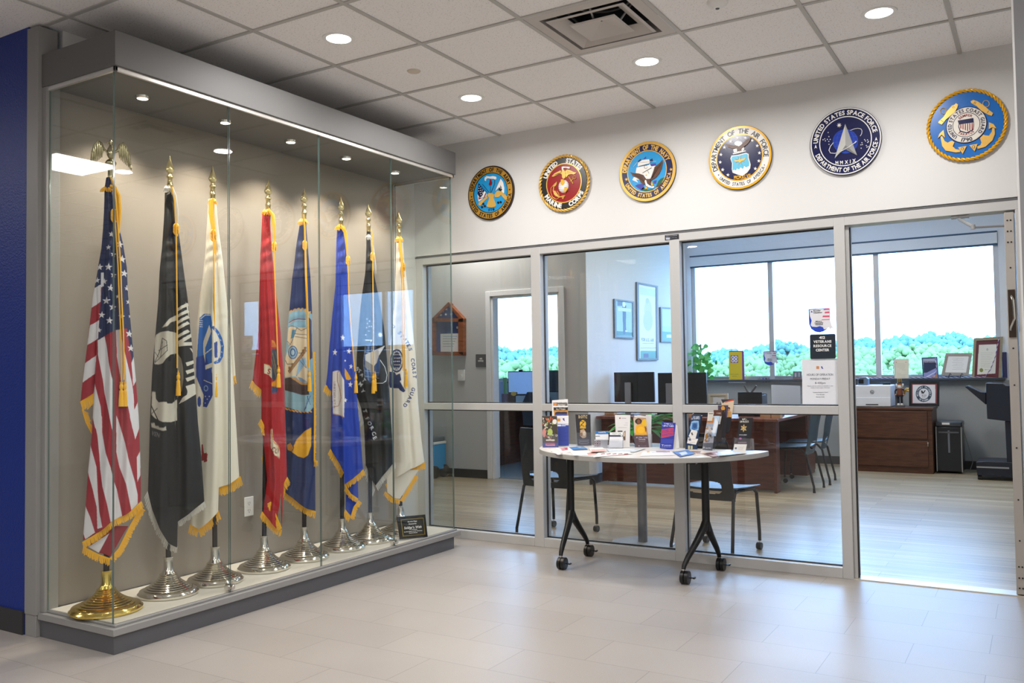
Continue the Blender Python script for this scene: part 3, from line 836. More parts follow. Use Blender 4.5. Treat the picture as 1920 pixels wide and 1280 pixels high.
# ================================================================== FLAGS
TASSEL = []
def strands(name, hem, length, mth, parent, pl, off=0.0, dirv=(0.0, 1.0), step=1.6, heading=3.0):
    """fringe of separate threads below a hem line (photo pixels)"""
    rd = random.Random(len(hem) * 31 + int(hem[0][0]))
    b = MB(); n = Vector(pl.n)
    def H3(u, v, o): return Vector(pl.hit(u, v, o))
    for (ax, ay), (bx, by) in zip(hem[:-1], hem[1:]):
        L = math.hypot(bx - ax, by - ay); k = max(1, int(L / step))
        tx, ty = (bx - ax) / L, (by - ay) / L
        px, py = -ty, tx
        if px * dirv[0] + py * dirv[1] < 0: px, py = -px, -py
        dx, dy = px * 0.45 + dirv[0] * 0.55, py * 0.45 + dirv[1] * 0.55
        q = math.hypot(dx, dy); dx /= q; dy /= q
        for i in range(k + 1):
            s = i / k
            u = ax + (bx - ax) * s; v = ay + (by - ay) * s
            l = length * rd.uniform(0.86, 1.1); j = rd.uniform(-0.8, 0.8); w_ = step * 0.5
            o = off + rd.uniform(0, 0.003)
            a0 = H3(u - tx * w_, v - ty * w_, o); a1 = H3(u + tx * w_, v + ty * w_, o)
            c0 = H3(u - tx * w_ * .8 + dx * l + j, v - ty * w_ * .8 + dy * l, o); c1 = H3(u + tx * w_ * .8 + dx * l + j, v + ty * w_ * .8 + dy * l, o)
            d = n * 0.0022
            b.add([a0, a1, c1, c0, a0 - d, a1 - d, c1 - d, c0 - d], [(0, 1, 2, 3), (7, 6, 5, 4), (0, 3, 7, 4), (1, 5, 6, 2), (0, 4, 5, 1), (3, 2, 6, 7)], mth)
        d = n * 0.004
        e = [H3(ax, ay, off + 0.004), H3(bx, by, off + 0.004), H3(bx + dx * heading, by + dy * heading, off + 0.004), H3(ax + dx * heading, ay + dy * heading, off + 0.004)]
        b.add(e + [p - d for p in e], [(0, 1, 2, 3), (7, 6, 5, 4), (0, 3, 7, 4), (1, 5, 6, 2), (0, 4, 5, 1), (3, 2, 6, 7)], mth)
    return b.build(name, parent, smooth=False)
def interp(pl_, v):
    P = sorted(pl_, key=lambda p: p[1]); return np.interp(v, [p[1] for p in P], [p[0] for p in P])
def cloth(name, left, right, hem, pl, pic, parent, off=0.0, depth=0.035, folds=((3, 0.010, 0.0),), ripple=0.0, res=0.7, topv=None, seed=0):
    """draped sheet between two outlines down to the hem, closed behind; front bulges towards the room"""
    v0 = min(left[0][1], right[0][1]) if topv is None else topv
    hs = []
    for u, v in hem:
        L = interp(left, v); R = interp(right, v); hs.append(((u - L) / max(R - L, 1e-3), v))
    hs.sort()
    wmax = max(abs(interp(right, v) - interp(left, v)) for v in np.linspace(v0, max(h[1] for h in hs), 20))
    K = int(wmax / res) + 6; R_ = int((max(h[1] for h in hs) - v0) / (res * 1.15)) + 4
    s = np.linspace(0, 1, K)
    vb = np.interp(s, [h[0] for h in hs], [h[1] for h in hs])
    t = np.linspace(0, 1, R_)[:, None]
    V = v0 + t * (vb[None, :] - v0)
    Lx = interp(left, V); Rx = interp(right, V)
    S = np.broadcast_to(s[None, :], V.shape)
    U = Lx + (Rx - Lx) * S
    g = np.clip((V - v0) / 260, 0.12, 1)
    D = depth * g * np.sin(PI * np.clip(S, 0, 1)) ** 0.7
    F = np.zeros_like(D)
    for k, a, ph in folds:
        F += 1.45 * a * g * np.cos(2 * PI * (k * S + ph + 0.12 * np.sin(V / 140.0 + seed)))
    edge = np.sin(PI * np.clip(S, 0, 1)) ** 0.5
    F = F * edge
    if ripple:
        F += 1.5 * ripple * np.sin(V / 5.5 + 3 * S + 2.5 * np.sin(V / 19)) * np.exp(-((V - v0) / 170) ** 2) * edge
    wrap = (0.020 if depth > 0.03 else 0.004) * np.clip(np.sin(PI * np.clip(S, 0, 1)), 0, 1) ** 0.22
    P = pl.hit(U, V, off + D + F * 0.9 + wrap)
    B = pl.hit(U, V, off - 0.35 * D - 0.002 - 0.9 * wrap)
    col = pic.paint(U, V)
    return gridmesh(name, P, col, CLOTH, parent, back=B)
def cord(parent, pts, pl, off, mth=GOLDTH, r=0.0035, double=0.0):
    b = MB()
    P = [Vector(pl.hit(u, v, off)) for u, v in pts]
    b.tube(P, r, mth, 8)
    if double:
        b.tube([Vector(pl.hit(u + double * min(1, i * 0.5), v, off + 0.002)) for i, (u, v) in enumerate(pts)], r, mth, 8)
    return b
def tassel(parent, u, v, pl, off, h=24, w_=3.2):
    """knot and skirt, h pixels long at this distance"""
    p = Vector(pl.hit(u, v, off)); q = Vector(pl.hit(u, v + h, off)); L = (q - p).length
    b = MB(); b.lathe([(0.0008, 0), (0.005, -0.02 * L / 0.1), (0.0075, -0.10 * L), (0.005, -0.16 * L), (0.0085, -0.22 * L), (0.0085, -0.32 * L), (0.0055, -0.38 * L), (0.0095, -0.44 * L),
                       (0.009, -0.5 * L), (0.0115, -0.75 * L), (0.0125, -L)], GOLDTH, p, 14)
    return b.build('tassel', parent)
def knot(b, u, v, pl, off, m=GOLDTH, s=1.0):
    p = Vector(pl.hit(u, v, off)); ux = Vector(np.cross([0, 0, 1], pl.n))
    for k in range(3):
        b.tube([p + ux * (0.010 * s * math.cos(a)) + Vector((0, 0, 0.016 * s * math.sin(a) + (k - 1) * 0.012 * s)) + Vector(pl.n) * 0.004 * math.sin(2 * a + k) for a in np.linspace(0, 2 * PI, 13)[:-1]], 0.0045 * s, m, 7, closed=True)
def topfringe(b, u, v, pl, off, m, rr=random.Random(5), n=26, w_=9, l=12):
    for i in range(n):
        a = rr.uniform(-1, 1); du = a * w_
        P = [Vector(pl.hit(u + du * 0.4, v + rr.uniform(-3, 3), off + 0.004)), Vector(pl.hit(u + du * 0.8, v + l * 0.35, off + 0.014 + rr.uniform(0, 0.006))), Vector(pl.hit(u + du, v + l * rr.uniform(0.7, 1.1), off + 0.016))]
        b.tube(P, 0.0018, m, 5)

POLEY = [-2.862, -2.512, -2.215, -1.862, -1.540, -1.202, -0.925, -0.600]
PX_ = -0.870
LEAN = [0.02, 0.010, -0.010, 0.042, 0.015, 0.011, 0.007, 0.012]
def stand(k, label, base_m, eagle=False, group=None):
    y = POLEY[k]
    t = thing('flag_on_stand', (PX_, y, CF + 0.001), label, 'flag', None)
    z0 = CF + 0.001; R_ = 0.165 if k == 0 else 0.15
    prof = [(R_ * 0.96, 0), (R_, 0.006), (R_, 0.014), (R_ * 0.95, 0.022), (R_ * 0.93, 0.028), (R_ * 0.88, 0.030)]
    n = 9
    for i in range(n):
        f = 1 - (i + 1) / n; r = 0.036 + (R_ * 0.84 - 0.036) * f ** 1.55; z = 0.034 + 0.078 * (i / n) ** 1.1
        prof += [(r + 0.0035, z - 0.001), (r + 0.0085, z + 0.002), (r + 0.0035, z + 0.006), (r - 0.001, z + 0.0065)]
    prof += [(0.030, 0.118), (0.0235, 0.128), (0.0225, 0.185), (0.0245, 0.187), (0.0245, 0.192), (0.016, 0.192)]
    b = MB(); b.lathe(prof, base_m, (PX_, y, z0), 56); b.build('base', t, ang=32)
    yt = y + LEAN[k]
    b = MB(); b.cyl((PX_, y, z0 + 0.17), (PX_, yt, 2.235), 0.0135, mat('pole_dark_wood', '#17100e', 0.3), 20)
    y = yt - LEAN[k] * 0.5; b.cyl((PX_, y, 1.10), (PX_, y, 1.19), 0.0150, BRASS, 20); b.build('pole', t)
    fb = MB(); y = yt
    if not eagle:
        fb.lathe([(0.0145, 2.215), (0.0145, 2.245), (0.0165, 2.248), (0.0165, 2.256), (0.0135, 2.26), (0.0125, 2.285), (0.018, 2.292), (0.018, 2.298), (0.012, 2.303), (0.010, 2.312), (0.014, 2.318)], SPEAR, (PX_, y, 0), 20)
        # flat spear head with a raised middle
        nrm = facing(PX_, y).n; ax = Vector((-nrm[1], nrm[0], 0)); dn = Vector(nrm)
        out = [(0.0, 2.411), (0.006, 2.385), (0.022, 2.338), (0.018, 2.325), (0.006, 2.316)]
        vs = []; c = Vector((PX_, y, 0))
        ring = [(x, z) for x, z in out] + [(-x, z) for x, z in out[::-1][:-1]]
        for x, z in ring: vs.append(c + ax * x + Vector((0, 0, z)))
        m_ = len(ring); vs += [c + dn * 0.010 + Vector((0, 0, 2.345)), c - dn * 0.010 + Vector((0, 0, 2.345))]
        fs = [(i, (i + 1) % m_, m_) for i in range(m_)] + [((i + 1) % m_, i, m_ + 1) for i in range(m_)]
        fb.add(vs, fs, SPEAR)
        fb.build('spear_finial', t, ang=60)
    else:
        fb.lathe([(0.0145, 2.205), (0.0155, 2.21), (0.0145, 2.215), (0.0135, 2.262), (0.0165, 2.268), (0.0165, 2.274), (0.010, 2.28), (0.018, 2.287), (0.026, 2.298), (0.026, 2.306), (0.016, 2.318), (0.008, 2.322)], ANTIQ, (PX_, y, 0), 24)
        nrm = facing(PX_, y).n; ax = Vector((-nrm[1], nrm[0], 0)); dn = Vector(nrm); c = Vector((PX_, y, 0))
        fb.lathe([(0.001, 0), (0.012, 0.008), (0.019, 0.025), (0.019, 0.045), (0.011, 0.064), (0.007, 0.074), (0.0095, 0.083), (0.009, 0.092), (0.0008, 0.100)], ANTIQ, (PX_, y, 2.318), 20)
        fb.tube([c + Vector((0, 0, 2.405)) + dn * 0.004, c + Vector((0, 0, 2.404)) - ax * 0.014, c + Vector((0, 0, 2.398)) - ax * 0.021], [0.006, 0.004, 0.001], ANTIQ, 8)
        eg = fb.build('eagle_finial', t)
        for sgn in (1, -1):
            wb = MB()
            # wing: shoulder rises, feathers hang down; thickened fan
            sh = [(0.012, 0.038), (0.030, 0.050), (0.042, 0.078), (0.056, 0.088), (0.072, 0.068), (0.084, 0.030), (0.090, -0.02)]
            for j in range(9):
                f = j / 8
                tipx = 0.040 + 0.052 * f; tipz = 0.012 - 0.052 * f
                fj = 1.6 + 4.4 * f; j0 = min(int(fj), 5); x0, z0_ = [sh[j0][q] + (sh[j0 + 1][q] - sh[j0][q]) * (fj - j0) for q in (0, 1)]
                a = c + ax * sgn * x0 + Vector((0, 0, 2.318 + z0_)); e_ = c + ax * sgn * tipx + Vector((0, 0, 2.318 + tipz)) - dn * 0.012
                wb.tube([a, (a + e_) / 2 + dn * 0.006, e_], [0.004, 0.0048, 0.0018], ANTIQ, 8)
            wb.tube([c + ax * sgn * x + Vector((0, 0, 2.318 + z)) for x, z in sh], [0.006, 0.007, 0.007, 0.006, 0.005, 0.004, 0.002], ANTIQ, 8)
            wb.build('wing', eg)
    return t

# ---- 1: national flag
t = stand(0, 'red, white and blue starred and striped flag on brass base, topped by a silver eagle', BRASS, True)
pl = facing(PX_, POLEY[0])
RED, WH, NV = '#9c1f2e', '#dcd8dc', '#14224f'
c7 = (130, 540, 4.922); c8 = (130, 780, 4.267); c6 = (130, 330, 5.566)
pc = Pic(RED)
pc.crop(*c6).poly([(200, 0), (560, 0), (640, 1300), (330, 1300), (345, 1135), (270, 1165), (250, 1165), (300, 850), (330, 500)], NV)
pc.poly([(270, 1165), (330, 1138), (330, 1290), (235, 1290)], WH).poly([(322, 1165), (347, 1165), (347, 1300), (318, 1300)], '#8b1d3c').rect(330, 1015, 360, 1165, WH)
for x, y, r in [(440, 618, 34), (407, 757, 28), (460, 828, 32), (408, 962, 42), (318, 955, 38), (527, 722, 40), (550, 873, 44), (460, 1042, 34), (573, 1022, 42), (433, 1173, 40), (290, 1090, 34), (365, 1108, 34), (598, 1172, 36), (500, 1262, 36)]:
    pc.star(x, y, r, WH, 0.1)
pc.crop(*c7).poly([(305, -10), (640, -10), (600, 610), (575, 685), (545, 480), (530, 375), (410, 400), (325, 447), (265, 485), (280, 280), (290, 130)], NV)
for x, y, r in [(342, 125, 38), (400, 185, 36), (300, 252, 34), (370, 308, 36), (480, 270, 34), (275, 392, 26), (380, 10, 34), (530, 8, 24), (545, 130, 26), (552, 424, 38), (567, 556, 36), (560, 262, 20), (445, 85, 20)]:
    pc.star(x, y, r, WH, 0.1)
W7 = [[(225, -5), (292, -5), (290, 130), (205, 182)], [(190, 345), (276, 298), (266, 466), (165, 526)], [(145, 692), (250, 620), (236, 790), (120, 872)],
      [(236, 885), (262, 985), (290, 1090), (305, 1290), (240, 1290), (215, 1190), (220, 1000)],
      [(262, 485), (325, 448), (346, 545), (362, 680), (385, 800), (412, 900), (412, 1290), (392, 1290), (350, 1080), (325, 970), (310, 850), (288, 740), (265, 620)],
      [(430, 392), (465, 386), (500, 560), (545, 740), (580, 890), (594, 1010), (596, 1110), (620, 1290), (580, 1290), (540, 1090), (475, 850), (438, 640)],
      [(572, 690), (600, 618), (618, 850), (588, 905)], [(598, 1120), (640, 1030), (650, 1290), (606, 1290)]]
for q in W7: pc.poly(q, WH)
pc.crop(*c8)
for q in [[(190, 0), (262, 0), (262, 120), (290, 280), (330, 400), (352, 500), (378, 570), (415, 750), (422, 790), (330, 832), (300, 680), (265, 550), (248, 420), (240, 300), (225, 150)],
          [(320, -5), (352, -5), (352, 140)], [(375, -10), (388, 20), (445, 210), (470, 330), (524, 520), (545, 620), (546, 722), (495, 748), (452, 530), (400, 400), (375, 280)],
          [(170, 230), (218, 400), (228, 600), (240, 750), (264, 866), (225, 888), (220, 720), (188, 580), (150, 450)],
          [(130, 718), (168, 800), (206, 918), (130, 978), (110, 932)], [(480, -5), (557, -5), (557, 100), (526, 182)], [(538, 325), (568, 275), (568, 470), (543, 522)]]: pc.poly(q, WH)
L1 = [(199, 334), (196, 352), (195, 395), (193, 430), (190, 465), (184, 500), (179, 530), (174, 555), (163.5, 646), (154.4, 717), (151, 751)]
R1 = [(211, 334), (217, 380), (223.4, 427), (230.6, 456), (238, 502), (240, 553), (241.8, 570), (250, 662), (255, 713), (260, 780), (261, 803), (264, 885), (264, 937)]
Lf = [(199, 334), (196, 352), (195, 395), (193, 430), (190, 465), (184, 500), (181, 530), (182, 600), (178, 700), (175, 760), (172, 815), (165, 881), (160.5, 949), (155.3, 1011)]
hem = [(155.3, 1012), (179, 998), (212, 972), (245, 955), (264, 937)]
cloth('cloth', Lf, R1, hem, pl, pc, t, depth=0.05, folds=((2.5, 0.012, 0.1), (5, 0.005, 0.3)), ripple=0.004)
strands('fringe', hem, 13, GOLDTH, t, pl, 0.05)
Ls = [(199, 340)] + L1[2:]
fld = cloth('cloth_fold', Ls, [(205, 340), (200, 430), (196, 500), (190, 560), (185, 640), (180, 735)], [(151, 752), (164, 744), (180, 734)], pl, pc, t, off=-0.012, depth=0.02, folds=())
strands('fringe', [(151, 752), (164, 744), (178, 735)], 20, GOLDTH, fld, pl, 0.0)
strands('fringe', [(153, 768), (160, 792), (172, 815)], 14, GOLDTH, fld, pl, -0.03, (0.6, 1.0))
pr = Pic('#8a1a28').crop(*c8).poly([(150, 1040), (320, 930), (235, 1088)], WH)
fld = cloth('cloth_fold', [(166, 985), (166, 1024), (200, 1043)], [(250, 950), (243, 979), (221, 1024), (206, 1043)], [(163, 1020), (184, 1034), (206, 1042), (221, 1024), (243, 979)], pl, pr, t, off=0.020, depth=0.006, folds=(), topv=985)
strands('fringe', [(157, 1022), (184, 1036), (206, 1044)], 14, GOLDTH, fld, pl, 0.028)
strands('fringe', [(206, 1044), (222, 1026), (244, 982), (262, 950)], 11, GOLDTH, fld, pl, 0.028, (0.8, 0.5))
cb = cord(t, [(207, 338), (212, 350), (214, 400), (217, 440), (221, 500), (223, 560), (226, 620), (228, 690), (227, 712)], pl, 0.072, double=4.5)
knot(cb, 214, 408, pl, 0.06, s=1.1); topfringe(cb, 200, 354, pl, 0.02, GOLDTH, w_=12, l=8)
cb.tube([Vector(pl.hit(u, v, 0.05)) for u, v in [(206, 352), (216, 356), (222, 370), (224, 400), (223, 440)]], [0.008, 0.008, 0.01, 0.009, 0.003], GOLDTH, 8)
co = cb.build('cord', t)
tassel(co, 227, 711, pl, 0.075, 50); tassel(co, 234, 711, pl, 0.07, 50)

# ---- 2: black memorial flag
t = stand(1, 'black flag with a white silhouette emblem and white fringe on silver base', SILVER)
pl = facing(PX_, POLEY[1])
CR = '#cbc6b8'; BK = '#0c0d11'
pc = Pic(BK).crop(260, 540, 4)
pc.poly([(175, 300), (230, 235), (290, 203), (290, 243), (240, 262), (215, 290)], CR)
pc.poly([(350, 105), (370, 140), (432, 720), (436, 790), (300, 868), (330, 815), (400, 775), (425, 745), (392, 300)], CR)
for y in (150, 200, 245, 290, 350):
    pc.poly([(290, y + 5), (365, y - 38), (385, y - 22), (290, y + 28)], CR)
pc.poly([(295, 400), (395, 340), (400, 365), (330, 410), (400, 405), (400, 430), (300, 440)], CR)
for y in (560, 620, 675, 735): pc.poly([(350, y), (415, y - 20), (428, y), (362, y + 26)], CR)
pc.poly([(355, 735), (425, 720), (428, 790), (355, 815), (365, 775)], CR)
pc.poly([(380, 450), (400, 455), (408, 490), (395, 470)], CR)
pc.poly([(120, 380), (132, 350), (165, 332), (220, 326), (286, 340), (287, 490), (240, 500), (205, 530), (180, 565), (150, 573), (118, 570)], CR)
pc.poly([(290, 490), (318, 530), (332, 600), (334, 680), (322, 770), (290, 822)], '#8f897a')
pc.poly([(100, 775), (126, 778), (130, 830), (150, 855), (195, 850), (210, 850), (215, 862), (250, 862), (287, 832), (288, 988), (240, 1000), (180, 998), (125, 975), (95, 945)], CR)
pc.line([(122, 555), (160, 470), (178, 378)], 5, BK).line([(122, 560), (215, 470), (210, 400), (178, 378)], 5, BK).line([(150, 470), (215, 430)], 5, BK).line([(165, 520), (180, 400)], 4, BK).line([(122, 480), (150, 520)], 4, BK)
pc.line([(95, 880), (145, 985)], 8, BK).line([(98, 940), (140, 900)], 6, BK)
pc.poly([(95, 1012), (120, 1008), (125, 1030), (150, 1030), (155, 1042), (190, 1040), (205, 1030), (208, 1060), (180, 1064), (150, 1056), (95, 1040)], '#b9b4a8')
pc.text('VEN', 128, 1092, 32, '#77777a', width=62, ang=14)
L2 = [(309, 362), (308, 400), (304, 460), (299, 510), (297, 560), (290, 640), (285, 700), (281, 790), (279, 870), (277, 930)]
R2 = [(325, 362), (330, 400), (337, 450), (345, 510), (352, 560), (358, 620), (365, 700), (371, 790), (378, 860), (383, 940)]
hem = [(277, 920), (286, 955), (300, 988), (316, 1015), (332, 1023), (333, 975), (358, 956), (383, 939)]
cloth('cloth', L2, R2, hem, pl, pc, t, depth=0.045, folds=((2, 0.012, 0.45), (4, 0.004, 0.1)), ripple=0.005)
strands('fringe', hem[:5], 14, WHITETH, t, pl, 0.01, (0.15, 1))
strands('fringe', hem[5:], 12, WHITETH, t, pl, 0.02)
cb = cord(t, [(322, 354), (327, 380), (330, 430), (331, 520), (332, 600), (332, 690)], pl, 0.068); knot(cb, 330, 433, pl, 0.06)
topfringe(cb, 314, 352, pl, 0.02, WHITETH, w_=8, l=9)
cb.tube([Vector(pl.hit(u, v, 0.035)) for u, v in [(322, 354), (328, 370), (332, 400), (333, 445)]], [0.007, 0.009, 0.007, 0.002], WHITETH, 8)
tassel(cb.build('cord', t), 334, 694, pl, 0.07, 47)

# ---- 3: cream flag with blue emblem
t = stand(2, 'cream flag with a light blue emblem and gold fringe on silver base', SILVER)
pl = facing(PX_, POLEY[2])
CRM, B1, B2 = '#e3dccb', '#2668bd', '#1d3f94'
pc = Pic(CRM).crop(260, 540, 4)
pc.poly([(458, 225), (490, 195), (540, 200), (550, 260), (550, 640), (555, 780), (550, 815), (510, 890), (482, 888), (488, 800), (470, 760), (455, 700), (440, 670), (432, 640), (438, 520), (450, 330)], B1)
pc.poly([(432, 520), (500, 500), (552, 640), (556, 800), (512, 890), (482, 888), (488, 800), (430, 660)], B2)
pc.poly([(530, 280), (545, 330), (500, 450), (500, 560), (484, 480), (486, 400)], CRM).line([(465, 232), (500, 205), (540, 208)], 6, CRM)
for y in (245, 260, 275, 290): pc.line([(458, y), (480, y + 2)], 4, CRM)
pc.line([(490, 500), (550, 455)], 7, CRM).poly([(500, 580), (552, 560), (556, 590), (500, 612)], CRM).line([(490, 690), (550, 715)], 5, CRM).ell(505, 750, 17, 22, '#8fb1d8').ell(505, 750, 11, 15, B2)
for a, b_ in ((500, 810), (515, 830), (500, 860), (530, 810)): pc.ell(a, b_, 4, 4, CRM)
arc = [(560, 300), (590, 330), (615, 380), (628, 440), (622, 510), (600, 550), (575, 560)]
pc.line(arc, 22, B1)
for (ax, ay) in [(572, 318), (597, 350), (614, 392), (625, 435), (622, 480), (612, 520), (590, 550)]: pc.text('X', ax, ay, 13, '#cfdcec')
pc.poly([(565, 415), (590, 400), (590, 520), (570, 525)], B2).ell(455, 850, 14, 40, B2)
pc.poly([(472, 1170), (482, 1165), (490, 1230), (518, 1235), (512, 1285), (470, 1290)], '#9c2229').poly([(488, 1240), (510, 1225), (515, 1290), (490, 1300)], '#9c2229')
L3 = [(390, 374), (388, 420), (385, 470), (380, 520), (374, 560), (369, 610), (367, 700), (366, 800), (360, 900), (357, 985)]
R3 = [(405, 374), (410, 430), (418, 490), (425, 560), (432, 640), (438, 720), (443, 800), (449, 900), (449, 960)]
hem = [(357, 982), (372, 990), (390, 975), (409, 956), (410, 912), (430, 905), (450, 892)]
cloth('cloth', L3, R3, hem, pl, pc, t, depth=0.045, folds=((2, 0.012, 0.2), (4, 0.004, 0.0)), ripple=0.004)
strands('fringe', hem[:4], 17, GOLDTH, t, pl, 0.01); strands('fringe', hem[4:], 17, GOLDTH, t, pl, 0.02)
fr = Pic(CRM)
fld = cloth('cloth_fold', [(430, 560), (432, 640), (434, 700)], [(433, 560), (438, 640), (442, 706)], [(434, 707), (441, 705)], pl, fr, t, off=-0.03, depth=0.005, folds=())
strands('fringe', [(434, 707), (441, 704)], 14, GOLDTH, fld, pl, -0.02)
cb = cord(t, [(399, 376), (400, 420), (401, 500), (402, 600), (403, 695)], pl, 0.068, r=0.004); knot(cb, 400, 444, pl, 0.058, s=1.1)
topfringe(cb, 398, 376, pl, 0.02, GOLDTH, w_=9, l=10)
cb.tube([Vector(pl.hit(u, v, 0.03)) for u, v in [(397, 376), (396, 400), (401, 440), (403, 470), (404, 495)]], [0.012, 0.014, 0.012, 0.008, 0.002], GOLDTH, 8)
tassel(cb.build('cord', t), 404, 697, pl, 0.07, 46)

# ---- 4: red flag
t = stand(3, 'red flag with gold fringe and a grey anchor emblem on silver base', SILVER)
pl = facing(PX_, POLEY[3])
pc = Pic('#ab1c25').crop(460, 540, 5.333)
pc.poly([(262, 520), (290, 535), (310, 580), (318, 592), (262, 590)], '#d2902a').poly([(262, 545), (285, 550), (300, 585), (262, 585)], '#c0622a')
pc.poly([(262, 615), (315, 610), (322, 700), (322, 860), (300, 915), (280, 930), (262, 900)], '#3b414f').line([(270, 650), (315, 850)], 4, '#b9953f').line([(265, 720), (310, 900)], 3, '#b9953f').line([(300, 640), (320, 720)], 3, '#8d8d90')
pc.poly([(262, 940), (300, 925), (322, 860), (322, 985), (262, 978)], '#e39a12').poly([(265, 985), (322, 982), (322, 1040), (265, 1048)], '#39507a')
pc.poly([(188, 755), (240, 770), (262, 800), (262, 900), (230, 865), (186, 850)], '#e0d6bd').line([(188, 757), (240, 772), (262, 802)], 5, '#d8922b').text('S', 236, 832, 52, '#ab1c25', width=30, ang=12)
pc.crop(440, 660, 3.2).poly([(215, 460), (225, 455), (232, 520), (262, 560), (270, 590), (270, 630), (240, 612), (216, 570)], '#e0d6bd').text('CO', 243, 583, 30, '#7c1b22', width=44, ang=24).line([(218, 460), (232, 530), (268, 575)], 5, '#d8922b')
L4 = [(492, 398), (488, 480), (486, 560), (485, 620), (480, 660), (475, 700), (473, 716)]
Lm = [(493, 398), (490, 480), (489, 560), (490, 640), (490, 735), (490, 790), (496, 850), (500, 900), (493, 960)]
R4 = [(505, 398), (510, 470), (519, 560), (526, 620), (532, 700), (535, 800), (538, 885), (538, 894)]
hem = [(492, 958), (505, 972), (518, 988), (528, 992), (527.5, 914), (532, 903), (538, 893)]
cloth('cloth', Lm, R4 + [(538.5, 1000)], hem, pl, pc, t, depth=0.045, folds=((2.2, 0.007, 0.1), (4, 0.003, 0.3)), ripple=0.004)
strands('fringe', hem[:4], 13, GOLDTH, t, pl, 0.02); strands('fringe', hem[4:], 13, GOLDTH, t, pl, 0.03)
strands('fringe', [(508, 938), (518, 962), (528, 986)], 9, GOLDTH, t, pl, 0.055, (-0.9, 0.7))
fld = cloth('cloth_fold', L4, [(500, 398), (500, 480), (502, 560), (500, 735)], [(473, 713), (482, 723), (500, 738)], pl, pc, t, off=-0.01, depth=0.02, folds=((1.5, 0.006, 0),), ripple=0.005)
strands('fringe', [(473, 713), (482, 722), (491, 732)], 15, GOLDTH, fld, pl, 0.0)
strands('fringe', [(490, 785), (498, 802), (508, 818)], 12, GOLDTH, fld, pl, 0.03); strands('fringe', [(504, 838), (498, 860), (504, 890)], 8, GOLDTH, fld, pl, -0.02, (-1, 0.1))
cb = cord(t, [(504, 394), (512, 410), (514, 460), (515, 520), (518, 600), (521, 684)], pl, 0.068); knot(cb, 514, 465, pl, 0.055)
topfringe(cb, 500, 396, pl, 0.02, GOLDTH, w_=11, l=9)
cb.tube([Vector(pl.hit(u, v, 0.035)) for u, v in [(503, 396), (511, 405), (514, 430), (514, 475)]], [0.01, 0.012, 0.010, 0.003], GOLDTH, 8)
tassel(cb.build('cord', t), 522, 684, pl, 0.07, 42)

# ---- 5: navy flag with ship
t = stand(4, 'dark navy flag with a sailing ship in a light blue roundel on silver base', SILVER)
pl = facing(PX_, POLEY[4])
pc = Pic('#1c2c5e').crop(460, 540, 5.333)
SK, SA, OL = '#7fa9bf', '#d8c8a8', '#1f2f55'
pc.poly([(395, 262), (440, 240), (520, 210), (600, 212), (670, 265), (680, 1190), (640, 1232), (560, 1230), (480, 1205), (395, 1185), (385, 900)], SK)
for i in range(6):
    x = 448 + i * 38; y = 238 - 22 * math.sin(i / 5 * PI) + (12 if i > 4 else 0); pc.ell(x, y, 24, 9, '#c9a06a', -0.7)
for i in range(8):
    x = 410 + i * 34; y = 1205 + 26 * math.sin(i / 7 * PI * 0.7); pc.ell(x, y, 22, 8, '#d8952a', 0.6)
pc.line([(438, 350), (480, 325), (530, 312), (600, 318)], 9, '#7b2d55').line([(438, 356), (480, 331), (530, 320), (600, 325)], 4, '#dcd5d8')
pc.poly([(432, 385), (520, 395), (610, 400), (620, 940), (560, 935), (500, 880), (390, 890), (385, 820), (400, 700), (440, 580), (420, 530)], SA)
for q in [[(432, 390), (470, 380), (515, 400), (500, 450), (465, 540), (440, 580)], [(515, 400), (560, 430), (610, 405)], [(500, 460), (612, 470)], [(498, 488), (612, 505)], [(420, 530), (450, 565)], [(610, 600), (430, 830)], [(600, 700), (510, 880)], [(400, 720), (420, 760), (470, 760)], [(520, 650), (560, 650), (610, 590)]]: pc.line(q, 5, OL)
pc.poly([(470, 420), (505, 420), (480, 500), (455, 510)], '#4a86a8')
pc.ell(475, 645, 48, 66, '#33578b').ell(475, 645, 41, 58, '#8fb2cc').ell(475, 645, 28, 40, '#33578b').ell(475, 645, 18, 28, '#a7c3d4')
pc.poly([(600, 600), (612, 625), (440, 850), (425, 830)], '#a87b48').line([(602, 600), (428, 828)], 4, OL).line([(612, 628), (444, 850)], 4, OL)
for x, y in ((575, 640), (595, 615), (470, 775), (440, 810)): pc.poly([(x - 10, y - 20), (x + 6, y - 28), (x + 14, y + 10), (x - 2, y + 18)], '#8e6b42')
pc.poly([(540, 720), (600, 700), (610, 740), (530, 860), (510, 870)], '#8db3cf').line([(560, 690), (610, 790)], 8, '#6e9ac0').line([(540, 720), (610, 800)], 4, OL)
pc.poly([(520, 885), (560, 895), (620, 935), (560, 945)], '#7d95ad')
pc.poly([(385, 905), (450, 890), (520, 915), (560, 950), (625, 965), (640, 1065), (560, 1065), (480, 1040), (395, 1020)], '#4b3a38').poly([(450, 893), (500, 895), (570, 945), (622, 945), (622, 968), (560, 965), (500, 925)], '#b98a4c')
for i in range(7): pc.line([(400 + i * 33, 960 + i * 8), (410 + i * 33, 1030 + i * 5)], 3, '#2c2226')
pc.poly([(395, 1020), (480, 1040), (560, 1068), (680, 1060), (680, 1180), (640, 1230), (560, 1228), (480, 1203), (395, 1185)], '#86abb8').line([(625, 1075), (605, 1200)], 6, '#22437a').line([(650, 1075), (590, 1215)], 6, '#22437a').line([(618, 1080), (650, 1160)], 5, '#22437a')
pc.poly([(630, 290), (660, 320), (665, 500), (670, 700), (640, 720), (630, 400)], '#3b3556')
